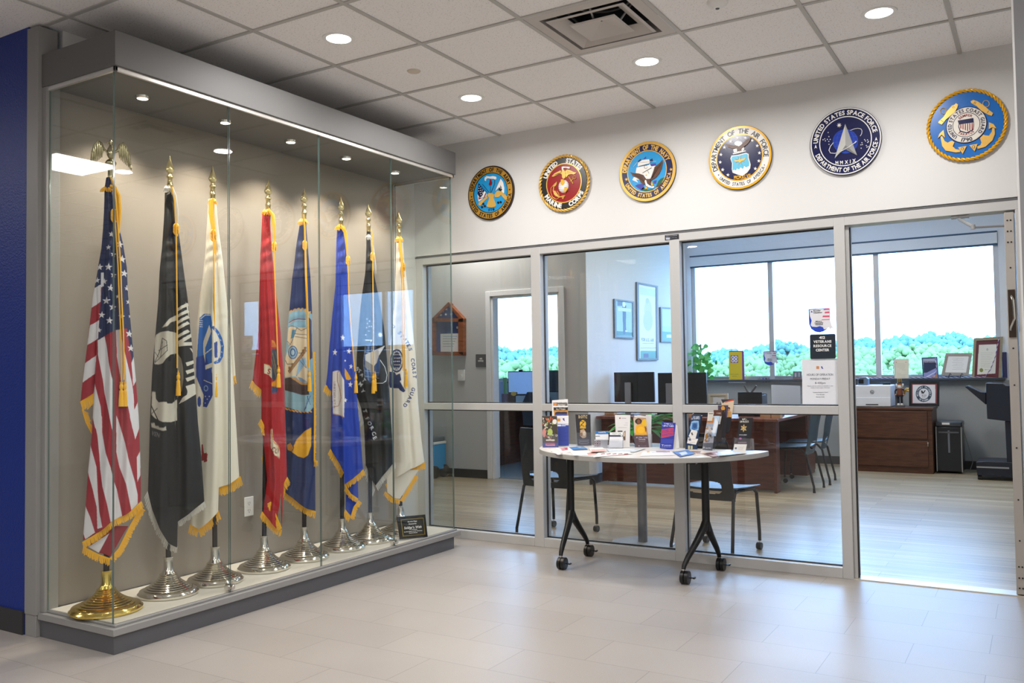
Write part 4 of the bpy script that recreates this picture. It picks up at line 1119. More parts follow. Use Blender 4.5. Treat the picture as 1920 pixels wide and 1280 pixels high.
pc.crop(440, 660, 3.2).poly([(460, 450), (458, 560), (440, 610), (415, 630), (380, 620), (340, 590), (372, 520), (425, 465)], '#e2a81c').poly([(315, 555), (335, 540), (350, 560), (345, 590), (318, 585)], '#d8952a').line([(350, 545), (355, 570), (340, 595)], 4, '#1c2c5e')
L5 = [(562, 420), (556, 456), (551, 500), (548, 519), (543, 575), (538, 628), (534, 690), (534, 754), (537, 835), (535, 907), (529, 918)]
R5 = [(574, 420), (578, 470), (582, 519), (585, 581), (586, 671), (590, 760), (593, 847), (591, 872), (591.5, 970)]
hem = [(529, 916), (545, 928), (562, 942), (578, 952), (591.5, 957)]
cloth('cloth', L5, R5, hem, pl, pc, t, depth=0.045, folds=((2, 0.010, 0.6), (4, 0.003, 0.2)), ripple=0.004)
strands('fringe', hem, 13, GOLDTH, t, pl, 0.02)
strands('fringe', [(587, 660), (588, 720), (588.5, 780), (588, 862)], 4, GOLDTH, t, pl, 0.03, (1, 0.2)); strands('fringe', [(585, 862), (595, 863)], 11, GOLDTH, t, pl, 0.02)
cb = cord(t, [(569, 405), (571, 430), (573, 520), (576, 600), (578, 690)], pl, 0.068, r=0.004, double=1.5); knot(cb, 571.5, 462, pl, 0.055)
topfringe(cb, 568, 414, pl, 0.02, GOLDTH, w_=12, l=10); tassel(cb.build('cord', t), 580, 690, pl, 0.07, 43)

# ---- 6: bright blue flag
t = stand(5, 'bright blue flag with white stars, a scroll and gold fringe on silver base', SILVER)
pl = facing(PX_, POLEY[5])
pc = Pic('#1a3cab').crop(600, 540, 4)
for x, y, r in [(170, 375, 27), (112, 482, 27), (217, 474, 26), (232, 588, 22), (227, 722, 26), (190, 838, 20), (188, 545, 10)]: pc.star(x, y, r, '#e6e4ea', 0.1, 0.75)
pc.poly([(185, 600), (210, 635), (235, 680), (215, 690), (195, 685), (185, 650)], '#e0a020')
pc.poly([(95, 625), (130, 618), (150, 622), (158, 650), (182, 690), (185, 800), (180, 962), (135, 945), (98, 940), (92, 800)], '#dcd5d2').line([(148, 622), (130, 630), (130, 700), (150, 760), (158, 820), (140, 880), (100, 890)], 5, '#a9744a').line([(98, 940), (135, 945), (180, 962)], 5, '#c99140')
pc.text('UNITED STA', 110, 800, 13, '#8f8190', width=200, ang=90)
L6 = [(632, 431), (630.5, 456), (629, 534), (624, 581), (618, 644), (614, 697), (611, 722)]
Lm = [(633, 431), (631, 480), (630, 560), (626, 640), (622, 700), (621, 738), (620, 800), (620, 842)]
R6 = [(644.7, 431), (649, 470), (654, 544), (659, 612), (664, 675), (670, 754), (676, 816), (680.5, 879)]
hem = [(620, 841), (628, 854), (637, 868), (645, 884), (646, 905), (662, 895), (680.5, 879)]
cloth('cloth', Lm, R6 + [(681, 915)], hem, pl, pc, t, depth=0.045, folds=((2, 0.012, 0.15), (4, 0.004, 0.4)), ripple=0.004)
strands('fringe', hem[:4], 12, GOLDTH, t, pl, 0.015); strands('fringe', hem[4:], 11, GOLDTH, t, pl, 0.03)
fld = cloth('cloth_fold', L6, [(638, 431), (638, 480), (636, 560), (632, 640), (630, 742)], [(611, 722), (618, 730), (630, 740)], pl, pc, t, off=-0.01, depth=0.018, folds=())
strands('fringe', [(611, 721), (622, 731)], 14, GOLDTH, fld, pl, 0.0)
fld = cloth('cloth_fold', [(648, 880), (649, 930), (648, 960)], [(671, 880), (672, 935), (668, 962)], [(648, 957), (658, 966), (664, 948), (672, 940)], pl, pc, t, off=-0.02, depth=0.01, folds=(), topv=880)
strands('fringe', [(650, 912), (658, 925), (671, 934)], 9, GOLDTH, fld, pl, 0.0); strands('fringe', [(648, 955), (657, 967)], 12, GOLDTH, fld, pl, 0.0); strands('fringe', [(657, 970), (663, 950), (672, 938)], 8, GOLDTH, fld, pl, 0.0, (0.5, 0.6))
cb = cord(t, [(644, 426), (650, 440), (652, 490), (654, 560), (659, 630), (665, 696)], pl, 0.066); knot(cb, 652.5, 490, pl, 0.05)
topfringe(cb, 638, 424, pl, 0.02, GOLDTH, w_=11, l=9)
cb.tube([Vector(pl.hit(u, v, 0.035)) for u, v in [(640, 426), (647, 436), (650, 460), (652, 500)]], [0.010, 0.011, 0.007, 0.002], GOLDTH, 8)
tassel(cb.build('cord', t), 667, 698, pl, 0.068, 38)

# ---- 7: black flag with arrowhead emblem
t = stand(6, 'black flag with a silver arrowhead emblem and white fringe on silver base', SILVER)
pl = facing(PX_, POLEY[6])
pc = Pic('#0a0b10').crop(600, 540, 4)
pc.star(452, 352, 26, '#e0e6ea', 0.2, 0.85, 8, 0.4)
for x, y in ((352, 235), (372, 250), (355, 268), (368, 290), (386, 290), (350, 300), (367, 325), (343, 352)): pc.ell(x, y, 4, 4, '#dfe6ee')
pc.ell(385, 560, 55, 150, '#2a4f86').ell(425, 580, 25, 90, '#2a4f86')
for a in (340, 365, 390): pc.line([(a, 440), (a - 15, 560), (a, 690)], 3, '#9fb4cc')
for b_ in (480, 620, 660): pc.line([(335, b_), (440, b_ + 15)], 3, '#9fb4cc')
pc.poly([(340, 500), (488, 430), (440, 510), (425, 560), (400, 590), (338, 590)], '#c8c9cc').poly([(338, 540), (400, 580), (400, 640), (335, 590)], '#86888c').line([(340, 392), (388, 392), (380, 402)], 7, '#dfe3e6')
pc.line([(450, 540), (485, 590), (502, 650), (495, 695), (470, 712), (420, 712)], 4, '#dfe3e6')
for ch, x, y, a in (('S', 281, 605, 20), ('T', 297, 622, 28), ('A', 315, 650, 35), ('T', 330, 690, 45)): pc.text(ch, x, y, 26, '#c9ccd0', ang=a)
for ch, x, y, a in (('M', 305, 720, 40), ('Y', 322, 770, 50), ('T', 338, 920, 70), ('F', 356, 975, 50), ('O', 372, 1010, 52), ('R', 390, 1045, 54), ('C', 404, 1085, 60), ('E', 412, 1118, 60)): pc.text(ch, x, y, 27, '#d6d8da', ang=a)
L7 = [(687, 447), (686, 490), (684.7, 512), (679, 550), (673, 606), (668, 669), (667.5, 754), (684, 775), (684.5, 854), (687, 875)]
R7 = [(693.5, 447), (698, 490), (702.5, 519), (712, 565), (720, 612), (726, 675), (730.6, 747), (735, 816), (738, 868)]
L7 = [(687, 447), (686, 490), (684.7, 512), (679, 550), (673, 606), (668.5, 669), (668, 740), (677, 765), (682, 790), (685, 854), (687, 920)]
hem = [(687, 873), (694, 892), (704, 908), (722, 884), (738, 867)]
cloth('cloth', L7, R7 + [(738, 920)], hem, pl, pc, t, depth=0.045, folds=((2, 0.012, 0.5), (4, 0.004, 0.1)), ripple=0.004)
strands('fringe', [(668, 756), (676, 768), (684, 790)], 11, WHITETH, t, pl, -0.01, (-0.3, 1))
strands('fringe', [(688, 874), (695, 894), (703, 918)], 14, WHITETH, t, pl, -0.01, (0.3, 1)); strands('fringe', [(704, 908), (722, 884), (738, 867)], 11, WHITETH, t, pl, 0.01)
cb = cord(t, [(696, 432), (699, 450), (699, 520), (700, 600), (700, 697)], pl, 0.066, r=0.004); knot(cb, 698.5, 483, pl, 0.05)
topfringe(cb, 691, 443, pl, 0.02, WHITETH, w_=7, l=8)
cb.tube([Vector(pl.hit(u, v, 0.03)) for u, v in [(696, 446), (700, 470), (704, 500), (705, 515)]], [0.006, 0.008, 0.006, 0.001], WHITETH, 7)
co = cb.build('cord', t); tassel(co, 699.5, 697, pl, 0.07, 40); tassel(co, 703, 695, pl, 0.06, 38)

# ---- 8: white flag
t = stand(7, 'white flag with dark blue eagle seal and curved lettering, last in the row', SILVER)
pl = facing(PX_, POLEY[7])
pc = Pic('#e6e0d4').crop(600, 540, 4)
DB = '#1e2f62'
pc.ell(575, 545, 50, 88, DB).ell(575, 545, 42, 76, '#c9cdd6').ell(575, 545, 34, 64, DB)
for i in range(14):
    a = i / 14 * 2 * PI; pc.line([(575 + 36 * math.cos(a), 545 + 66 * math.sin(a)), (575 + 46 * math.cos(a), 545 + 82 * math.sin(a))], 3, DB)
for y in (500, 525, 550, 575, 600):
    for x in (555, 568, 581, 594): pc.star(x + (y % 2) * 4, y, 7, '#e6e0d4')
pc.poly([(515, 625), (560, 630), (600, 700), (640, 770), (625, 780), (600, 765), (590, 750), (555, 750), (525, 745), (512, 700)], DB).poly([(565, 655), (600, 640), (610, 690), (590, 700)], DB)
LT = '#3c4c80'
for txt, pts in (('STATES', [(598, 338, 50), (616, 362, 56), (636, 388, 60), (652, 410, 62), (664, 432, 66), (678, 460, 72)]), ('COAST', [(695, 540, 84), (700, 572, 86), (703, 602, 88), (707, 632, 90), (710, 664, 92)]),
                 ('GUARD', [(698, 758, 100), (688, 790, 108), (674, 820, 114), (658, 850, 120), (638, 876, 126)])):
    for ch, (x, y, a) in zip(txt, pts): pc.text(ch, x, y, 26, LT, ang=a, bold=0.04)
pc.text('D', 550, 290, 26, LT, ang=30)
L8 = [(743, 456), (742, 490), (741.6, 519), (740, 566), (732, 644), (729, 722), (732, 800), (735, 866), (723, 915)]
R8 = [(755.6, 456), (758, 490), (762, 519), (771, 597), (779, 659), (784, 754), (790, 822), (795.6, 865)]
hem = [(723, 907), (737, 896), (765, 880), (795.6, 866)]
cloth('cloth', L8, R8 + [(796, 920)], hem, pl, pc, t, depth=0.045, folds=((2, 0.011, 0.3), (4, 0.003, 0.1)), ripple=0.004)
strands('fringe', hem, 11, GOLDTH, t, pl, 0.02)
fld = cloth('cloth_fold', [(724, 880), (726, 920), (728, 932)], [(785, 880), (772, 900), (752, 936)], [(726, 922), (738, 932), (750, 934), (772, 900)], pl, Pic('#e6e0d4'), t, off=0.024, depth=0.01, folds=(), topv=880)
strands('fringe', [(723, 920), (736, 932), (750, 935)], 9, GOLDTH, fld, pl, 0.028); strands('fringe', [(750, 936), (764, 914), (778, 890)], 8, GOLDTH, fld, pl, 0.028, (0.8, 0.4))
cb = cord(t, [(750, 446), (754, 480), (757, 540), (758, 600), (759, 695)], pl, 0.066, r=0.004, double=-3.5); knot(cb, 755.5, 502, pl, 0.05, s=1.1)
topfringe(cb, 748, 446, pl, 0.02, GOLDTH, w_=9, l=9)
cb.tube([Vector(pl.hit(u, v, 0.03)) for u, v in [(749, 448), (751, 470), (755, 500), (758, 520)]], [0.010, 0.012, 0.008, 0.003], GOLDTH, 8)
co = cb.build('cord', t); tassel(co, 761, 689, pl, 0.07, 36); tassel(co, 754.5, 697, pl, 0.06, 36)

# plaque in the case
ppl = Plane(on('z', CF + 0.001, 776, 1010), (1.0, -0.35, 0.12))
t = thing('award_plaque', on('z', CF + 0.001, 776, 1010), 'black framed plaque with gold border and white lettering on the case floor', 'plaque')
pc = Pic('#101112').crop(720, 900, 5.333)
card('plaque_board', [(745.3, 969.0), (797.5, 964.2), (802.0, 1005.8), (750.5, 1011.0)], ppl, pc, 0.012, 0.8, t)
b = MB()
def pq(x, y, o): return Vector(ppl.hit(720 + x / 5.333, 900 + y / 5.333, o))
q = [(165, 392), (395, 372), (412, 542), (186, 562)]; qi = [(173, 400), (388, 381), (403, 536), (194, 554)]
b.add([pq(x, y, 0.0015) for x, y in q] + [pq(x, y, 0.0015) for x, y in qi], [(k, (k + 1) % 4, 4 + (k + 1) % 4, 4 + k) for k in range(4)], BRASS); b.build('gold_border', t)
b = MB()
for s_, cx_, cy_, w_, h_ in (('Service Flags', 282, 411, 92, 12), ('Donated by', 285, 434, 76, 12), ("Soldier's Wish", 288, 470, 172, 24), ('on the behalf of the Veterans', 290, 509, 180, 9), ('Executive Director', 292, 524, 84, 9)):
    V_, T_ = text_tris(s_, h_, 0.03, w_)
    slab(b, V_, T_, lambda x, y, d, cx_=cx_, cy_=cy_, h_=h_: pq(cx_ + x, cy_ + h_ / 2 - y - 0.09 * x, 0.001 + d), PAPER, 0.001)
for x0, x1 in ((250, 272), (276, 330)): b.add([pq(x0, 490, 0.002), pq(x1, 488, 0.002), pq(x1, 493, 0.002), pq(x0, 495, 0.002)], [(0, 1, 2, 3)], PAPER)
b.build('lettering', t, smooth=False)

# ================================================================== WALL SEALS
SG = mat('carved_gold_paint', '#c8963a', 0.32, 0.35, noise=0.08, nscale=60)
SGL = mat('pale_gold_paint', '#e0b258', 0.3, 0.3, noise=0.08, nscale=60)
SY = mat('yellow_gold_paint', '#e0a512', 0.3, 0.1, noise=0.05)
SBLK = mat('seal_black', '#14130f', 0.35); SBR = mat('seal_dark_rim', '#2a1712', 0.4); SNV = mat('seal_navy', '#161a4a', 0.3, noise=0.1, nscale=120)
SLB = mat('seal_sky_blue', '#1f93cf', 0.32, noise=0.1, nscale=80); SRD = mat('seal_crimson', '#8e0d12', 0.28, noise=0.06, nscale=60)
SWH = mat('seal_white', '#e4e1dc', 0.35); SCR = mat('seal_cream', '#dcd6ca', 0.35); SBN = mat('seal_brown', '#5a3722', 0.4, noise=0.2, nscale=90)
SNB = mat('seal_deep_blue', '#0e1445', 0.25, noise=0.25, nscale=70); SCB = mat('seal_royal_blue', '#0d66b8', 0.25, noise=0.08, nscale=150)
SGR = mat('seal_green', '#1f5a3a', 0.4, noise=0.2, nscale=90); SPU = mat('seal_violet', '#3f3f96', 0.4, noise=0.25, nscale=150); SSL = mat('seal_silver', '#c9c9c4', 0.25, 0.3)
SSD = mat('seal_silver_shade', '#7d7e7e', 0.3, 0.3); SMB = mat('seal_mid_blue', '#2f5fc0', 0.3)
class Seal:
    def __init__(s, cx, cz, crop, label, R=0.2025):
        s.cx, s.cz, s.R, s.crop = cx, cz, R, crop
        s.t = thing('wall_seal', (cx, 0, cz), label, 'emblem')
        s.M = Matrix.Translation((cx, 0, cz)) @ Matrix.Rotation(PI / 2, 4, 'X')
    def disc(s, name, r, h0, h1, m, bevel=0.0015):
        b = MB(); b.lathe([(r, h0), (r, h1 - bevel), (r - bevel, h1), (0.0005, h1)], m, n=72, M=s.M, cap=False); return b.build(name, s.t)
    def ring(s, name, r0, r1, h0, h1, m, par=None):
        b = MB(); b.lathe([(r0, h0), (r0, h1), (r1, h1), (r1, h0)], m, n=72, M=s.M, cap=False); return b.build(name, par or s.t)
    def place(s, h0): return lambda x, y, h: s.M @ Vector((x, y, h0 + h))
    def text(s, items, h0, name='lettering'):
        for it in items:
            txt, r, size, a0, a1, m, top = it[:7]; bold = it[7] if len(it) > 7 else 0.03; nar = it[8] if len(it) > 8 else 0.8
            b = MB(); ring_text(b, txt, s.place(h0), r, size, a0, a1, m, 0.002, bold, top, nar); b.build(name, s.t, smooth=False)
    def px(s, x, y, h):
        ox, oy, k = s.crop; p = on('y', -h, ox + x / k, oy + y / k); return Vector((p.x, -h, p.z))
    def shape(s, b, pts, h0, h1, m):
        top = [s.px(x, y, h1) for x, y in pts]; n = len(top)
        bot = [Vector((p.x, -h0, p.z)) for p in top]
        b.add(top + bot, [tuple(range(n))] + [(i, (i + 1) % n, n + (i + 1) % n, n + i) for i in range(n)], m)
    def emblem(s, name, shapes, par=None):
        """shapes: (points, h0, h1, material)"""
        b = MB()
        for p, h0, h1, m in shapes: s.shape(b, p, h0, h1, m)
        return b.build(name, par or s.t, smooth=False)
    def tube(s, b, pts, h, r, m): b.tube([s.px(x, y, h) for x, y in pts], r, m, 8)
    def rope(s, r, rr, m, n=46):
        b = MB()
        for i in range(n):
            a = 2 * PI * i / n; w_ = 2 * PI / n * 0.8
            P = [s.M @ Vector(((r + rr * 0.75 * q) * math.cos(a + w_ * q), (r + rr * 0.75 * q) * math.sin(a + w_ * q), 0.013 + rr * 0.6 * (1 - q * q))) for q in (-1, -0.5, 0, 0.5, 1)]
            b.tube(P, [rr * 0.3, rr * 0.5, rr * 0.55, rr * 0.5, rr * 0.3], m, 8)
        b.build('rope_rim', s.t)
def ell(cx, cy, rx, ry, n=20, a=0): return [(cx + rx * math.cos(t) * math.cos(a) - ry * math.sin(t) * math.sin(a), cy + rx * math.cos(t) * math.sin(a) + ry * math.sin(t) * math.cos(a)) for t in np.linspace(0, 2 * PI, n + 1)[:-1]]
def starp(cx, cy, r, n=5, q=0.4, rot=0.0): return [(cx + r * (1 if i % 2 == 0 else q) * math.sin(rot + PI * i / n), cy - r * (1 if i % 2 == 0 else q) * math.cos(rot + PI * i / n)) for i in range(2 * n)]
R = 0.2025

# -- army
s = Seal(-0.457, 2.584, (860, 300, 10.667), 'round seal with gold ring and crossed flags on light blue, leftmost of the wall seals')
s.disc('back_disc', R, 0, 0.016, SBR); s.ring('gold_ring', R * 0.955, R * 0.745, 0.015, 0.019, SG); s.ring('border_line', R * 0.745, R * 0.725, 0.015, 0.020, SBLK)
s.ring('border_line', R * 0.965, R * 0.95, 0.015, 0.0195, SBLK); s.disc('blue_field', R * 0.725, 0.014, 0.0175, SLB)
s.text([('DEPARTMENT  OF  THE  ARMY', R * 0.85, R * 0.135, 170, 14, SBLK, True), ('UNITED  STATES  OF  AMERICA', R * 0.85, R * 0.135, 190, 352, SBLK, False)], 0.019)
h = 0.0175
s.emblem('side_dot', [(ell(258, 735, 12, 14), 0.019, 0.021, SBLK), (ell(1018, 588, 13, 15), 0.019, 0.021, SBLK)])
FLG = [([(395, 470), (545, 660), (520, 745), (440, 750), (400, 840), (375, 700), (385, 560)], h, 0.020, SNB), ([(480, 700), (495, 640), (520, 620), (555, 670), (560, 720), (500, 745), (440, 750), (450, 735)], h, 0.021, SWH),
       ([(540, 650), (555, 672), (520, 735), (500, 740)], h, 0.0215, SRD), ([(375, 680), (410, 740), (470, 745), (480, 775), (400, 830), (385, 770)], h, 0.021, SWH), ([(395, 740), (470, 760), (400, 790)], h, 0.0215, SRD)]
for x, y in [(412, 520), (405, 565), (440, 560), (400, 615), (435, 605), (470, 600), (430, 650), (465, 640), (445, 690), (480, 665)]: FLG.append((starp(x, y, 13), 0.020, 0.0215, SWH))
s.emblem('national_flag', FLG)
s.emblem('white_flag', [([(840, 375), (885, 440), (912, 560), (905, 660), (850, 640), (790, 560), (735, 610), (790, 480)], h, 0.021, SWH), ([(800, 545), (830, 555), (868, 580), (845, 625), (800, 605)], 0.021, 0.023, SBLK), ([(835, 500), (860, 550), (840, 590), (820, 560)], 0.021, 0.0235, SSD)])
s.emblem('ribbon_scroll', [([(515, 405), (520, 350), (560, 318), (620, 330), (680, 318), (745, 330), (752, 370), (730, 392), (700, 375), (640, 372), (570, 362), (545, 385), (540, 420)], h, 0.022, SWH)])
b = MB(); s.tube(b, [(475, 480), (620, 660)], 0.021, 0.0016, SBLK); s.tube(b, [(632, 480), (632, 660)], 0.021, 0.0015, SBLK); s.tube(b, [(722, 400), (715, 480), (640, 670)], 0.021, 0.0018, SBLK); s.tube(b, [(400, 465), (610, 690)], 0.021, 0.0012, SBLK); s.tube(b, [(840, 360), (680, 660)], 0.021, 0.0012, SG); b.build('weapons', s.t)
s.emblem('liberty_cap', [([(625, 375), (650, 400), (662, 450), (650, 500), (615, 505), (600, 480), (618, 430)], h, 0.023, SRD)])
b = MB()
for p, hh in [([(575, 690), (600, 655), (660, 655), (710, 690), (700, 745), (600, 750)], 0.022), ([(608, 745), (690, 745), (705, 800), (740, 900), (730, 930), (650, 948), (570, 935), (560, 905), (600, 800)], 0.024),
              ([(715, 690), (760, 620), (840, 600), (880, 650), (960, 720), (965, 780), (940, 800), (880, 740), (850, 690), (800, 740), (730, 745)], 0.022), ([(550, 690), (575, 760), (500, 830), (430, 915), (395, 900), (400, 850), (480, 790), (540, 740)], 0.022)]: s.shape(b, p, h, hh, SGL)
b.build('gold_cuirass', s.t)
s.emblem('cannon_balls', [(ell(x, y, 20, 23, 14), h, 0.022, SBLK) for x, y in ((490, 875), (465, 940), (520, 920), (788, 850), (838, 840))])
V_, T_ = text_tris('1778', 0.017, 0.04, 0.052); b = MB(); p0 = s.px(655, 992, h); slab(b, V_, T_, lambda x, y, d: Vector((p0.x + x, -h - d, p0.z + y - 0.008)), SNB, 0.002); b.build('lettering', s.t, smooth=False)

# -- marine corps
s = Seal(0.160, 2.58, (1000, 280, 10.667), 'round seal with black ring, red centre and gold rope rim, second from the left')
s.disc('back_disc', R * 0.97, 0, 0.013, SBR); s.rope(R * 0.955, R * 0.062, SGL, 46); s.disc('black_ring', R * 0.89, 0.012, 0.0165, SBLK)
s.ring('gold_line', R * 0.70, R * 0.665, 0.015, 0.020, SGL); s.disc('red_field', R * 0.668, 0.015, 0.0185, SRD)
s.text([('UNITED', R * 0.79, R * 0.15, 160, 109, SWH, True, 0.05, 0.95), ('STATES', R * 0.79, R * 0.15, 82, 32, SWH, True, 0.05, 0.95), ('MARINE', R * 0.79, R * 0.15, 207, 262, SWH, False, 0.05, 0.95), ('CORPS', R * 0.79, R * 0.15, 284, 332, SWH, False, 0.05, 0.95)], 0.0165)
h = 0.0185
b = MB()
for p in ([(365, 540), (420, 480), (500, 440), (545, 418), (570, 470), (575, 500), (520, 490), (470, 510), (400, 545)], [(640, 430), (680, 405), (740, 420), (800, 450), (860, 465), (810, 500), (760, 490), (700, 505), (660, 560), (640, 500)],
          [(570, 380), (600, 395), (625, 430), (650, 470), (640, 560), (600, 590), (575, 560), (570, 470)]): s.shape(b, p, h, 0.0235, SGL)
s.shape(b, [(565, 350), (590, 340), (730, 350), (725, 385), (700, 380), (650, 368), (600, 370), (585, 430), (568, 400)], h, 0.025, SWH)
for k in range(4): s.tube(b, [(400 + k * 40, 520 - k * 12), (560, 450 + k * 14)], 0.0238, 0.0008, SBR); s.tube(b, [(670, 430 + k * 16), (840 - k * 40, 468 + k * 8)], 0.0238, 0.0008, SBR)
b.build('eagle', s.t, smooth=False)
gl = MB(); gc = s.px(605, 740, h); gl.lathe([(0.0405, 0), (0.038, 0.005), (0.030, 0.009), (0.018, 0.011), (0.0005, 0.012)], SWH, n=36, M=Matrix.Translation(gc) @ Matrix.Rotation(PI / 2, 4, 'X') @ Matrix.Diagonal((1, 1.12, 1, 1)), cap=False)
g = gl.build('globe', s.t)
b = MB()
for k in range(6): s.tube(b, [(480 + abs(k - 3) * 6, 660 + k * 34), (600, 650 + k * 36), (730 - abs(k - 3) * 6, 640 + k * 34)], 0.0295, 0.0007, SSD)
b.build('latitude_lines', g)
s.emblem('continents', [([(550, 600), (600, 595), (625, 650), (610, 700), (580, 720), (545, 690)], 0.026, 0.0315, SY), ([(620, 750), (660, 755), (685, 790), (655, 830), (630, 870), (620, 830)], 0.026, 0.0305, SY)], g)
b = MB(); s.tube(b, [(705, 540), (750, 610), (795, 685)], 0.0225, 0.0035, SGL); s.tube(b, [(735, 640), (790, 600), (800, 560)], 0.0225, 0.003, SGL); s.tube(b, ell(820, 560, 30, 32, 14), 0.0225, 0.0022, SGL)
s.tube(b, [(440, 680), (410, 740), (400, 830), (430, 900), (500, 950), (590, 950), (630, 925)], 0.0225, 0.0045, SGL)
s.shape(b, [(390, 720), (470, 640), (460, 700), (430, 740)], h, 0.024, SGL); s.shape(b, [(560, 930), (635, 915), (590, 995), (570, 965)], h, 0.024, SGL); s.shape(b, [(395, 840), (430, 820), (470, 880), (510, 930), (450, 940), (410, 900)], h, 0.024, SGL)
s.tube(b, [(400, 720), (355, 770), (350, 860), (380, 950), (460, 1000), (520, 960), (510, 880), (470, 830)], 0.024, 0.0022, SGL); b.build('anchor', s.t)

# -- navy
s = Seal(0.789, 2.581, (1150, 255, 9.846), 'round seal with navy ring and eagle before a white ship, third from the left')
s.disc('back_disc', R, 0, 0.014, SBR); s.disc('gold_rim', R * 0.995, 0.010, 0.018, SGL); s.disc('blue_ring', R * 0.90, 0.017, 0.0195, SNV); s.ring('gold_line', R * 0.70, R * 0.675, 0.019, 0.0215, SGL); s.disc('sky_field', R * 0.678, 0.019, 0.0205, SLB)
s.text([('DEPARTMENT  OF  THE  NAVY', R * 0.80, R * 0.14, 176, 20, SGL, True, 0.05, 0.9), ('UNITED  STATES  OF  AMERICA', R * 0.80, R * 0.12, 205, 350, SGL, False, 0.04, 0.8)], 0.0195)
h = 0.0205
s.emblem('side_star', [(starp(240, 800, 32, rot=-0.15), 0.0195, 0.0215, SGL), (starp(1065, 615, 34, rot=-0.15), 0.0195, 0.0215, SGL)])
SH = [([(455, 490), (540, 440), (660, 428), (670, 500), (450, 560)], h, 0.022, SWH), ([(430, 580), (660, 530), (670, 510), (700, 560), (780, 545), (740, 640), (700, 780), (610, 800), (560, 720), (410, 680)], h, 0.0225, SWH),
      ([(455, 462), (505, 420), (510, 450), (460, 485)], h, 0.0215, SNV), ([(555, 420), (600, 375), (610, 410), (560, 430)], h, 0.0215, SPU), ([(675, 440), (720, 410), (735, 470), (690, 490)], h, 0.0215, SNV), ([(680, 515), (785, 500), (785, 545), (700, 560)], h, 0.0215, SPU),
      ([(590, 715), (625, 710), (605, 740)], 0.0225, 0.0235, SY)]
s.emblem('sailing_ship', SH)
b = MB(); s.tube(b, [(370, 570), (440, 480)], 0.0225, 0.0012, SWH); s.tube(b, [(460, 490), (790, 465)], 0.0235, 0.0012, SWH); s.tube(b, [(470, 560), (660, 520)], 0.0235, 0.001, SBLK); s.tube(b, [(540, 680), (705, 585)], 0.0235, 0.0018, SBLK); s.tube(b, ell(598, 570, 28, 30, 12), 0.0235, 0.0009, SBLK); s.tube(b, [(630, 640), (660, 690)], 0.0235, 0.001, SBLK); b.build('rigging', s.t)
s.emblem('sea', [([(400, 920), (450, 890), (560, 880), (560, 980), (500, 990)], h, 0.0215, SPU), ([(740, 830), (800, 810), (790, 880), (740, 880)], h, 0.0215, SPU), ([(350, 810), (380, 755), (470, 780), (480, 810), (420, 800), (460, 860)], h, 0.0215, SWH)])
s.emblem('shore', [([(800, 900), (830, 830), (870, 790), (950, 755), (955, 800), (900, 860), (840, 910), (780, 950)], h, 0.0215, SGR), ([(500, 995), (560, 940), (640, 990), (760, 970), (720, 1005), (600, 1020)], h, 0.0215, SGR), ([(780, 945), (900, 850), (910, 870), (830, 940)], h, 0.022, SBN)])
b = MB()
for p in ([(312, 660), (360, 680), (470, 690), (540, 715), (600, 790), (610, 860), (570, 900), (510, 860), (480, 800), (420, 760), (360, 735)], [(905, 440), (912, 490), (890, 600), (850, 690), (780, 770), (720, 800), (690, 860), (680, 800), (740, 640), (760, 570), (850, 500)], [(590, 790), (690, 790), (700, 880), (660, 910), (590, 870)]): s.shape(b, p, h, 0.026, SBN)
s.shape(b, [(580, 830), (600, 800), (625, 880), (700, 930), (760, 920), (740, 960), (660, 950), (600, 910)], h, 0.0265, SSL); s.shape(b, [(705, 830), (725, 880), (735, 915), (700, 915), (695, 880)], h, 0.0275, SY); s.shape(b, starp(605, 955, 38), h, 0.0235, SY)
for k in range(5): s.tube(b, [(360 + k * 40, 690 + k * 4), (570, 850 - k * 10)], 0.0262, 0.0007, SBLK); s.tube(b, [(890 - k * 26, 500 + k * 20), (715 - k * 3, 780)], 0.0262, 0.0007, SBLK)
b.build('eagle_and_anchor', s.t, smooth=False)

# -- air force
s = Seal(1.416, 2.587, (1320, 225, 9.143), 'round seal with white ring, yellow rim and light blue shield, fourth from the left')
s.disc('back_disc', R, 0, 0.014, SBR); s.disc('yellow_rim', R * 0.995, 0.010, 0.018, SY); s.disc('white_ring', R * 0.935, 0.017, 0.0195, SWH); s.ring('yellow_line', R * 0.735, R * 0.705, 0.019, 0.0215, SY); s.disc('dark_field', R * 0.71, 0.019, 0.0205, SNB)
s.text([('DEPARTMENT  OF  THE  AIR  FORCE', R * 0.83, R * 0.15, 203, -6, SBLK, True, 0.01, 0.9), ('UNITED  STATES  OF  AMERICA', R * 0.835, R * 0.105, 222, 332, SBLK, False, 0.0, 0.8)], 0.0195)
s.emblem('side_arrow', [([(235, 935), (262, 930), (252, 955)], 0.0195, 0.021, SBLK), ([(1022, 768), (1040, 758), (1042, 782)], 0.0195, 0.021, SBLK)])
h = 0.0205
s.emblem('stars', [(starp(x, y, 33, rot=0.1), h, 0.0225, SWH) for x, y in ((457, 367), (577, 307), (708, 303), (827, 350), (912, 440), (950, 563), (940, 700), (880, 832), (410, 940), (320, 850), (277, 722), (290, 592), (350, 467))])
s.emblem('cloud', [(ell(588, 400, 68, 42, 16), h, 0.0225, SWH), ([(500, 500), (560, 480), (680, 450), (690, 510), (640, 540), (510, 555)], h, 0.0225, SWH), ([(490, 570), (710, 520), (718, 535), (500, 588)], h, 0.0235, SWH)])
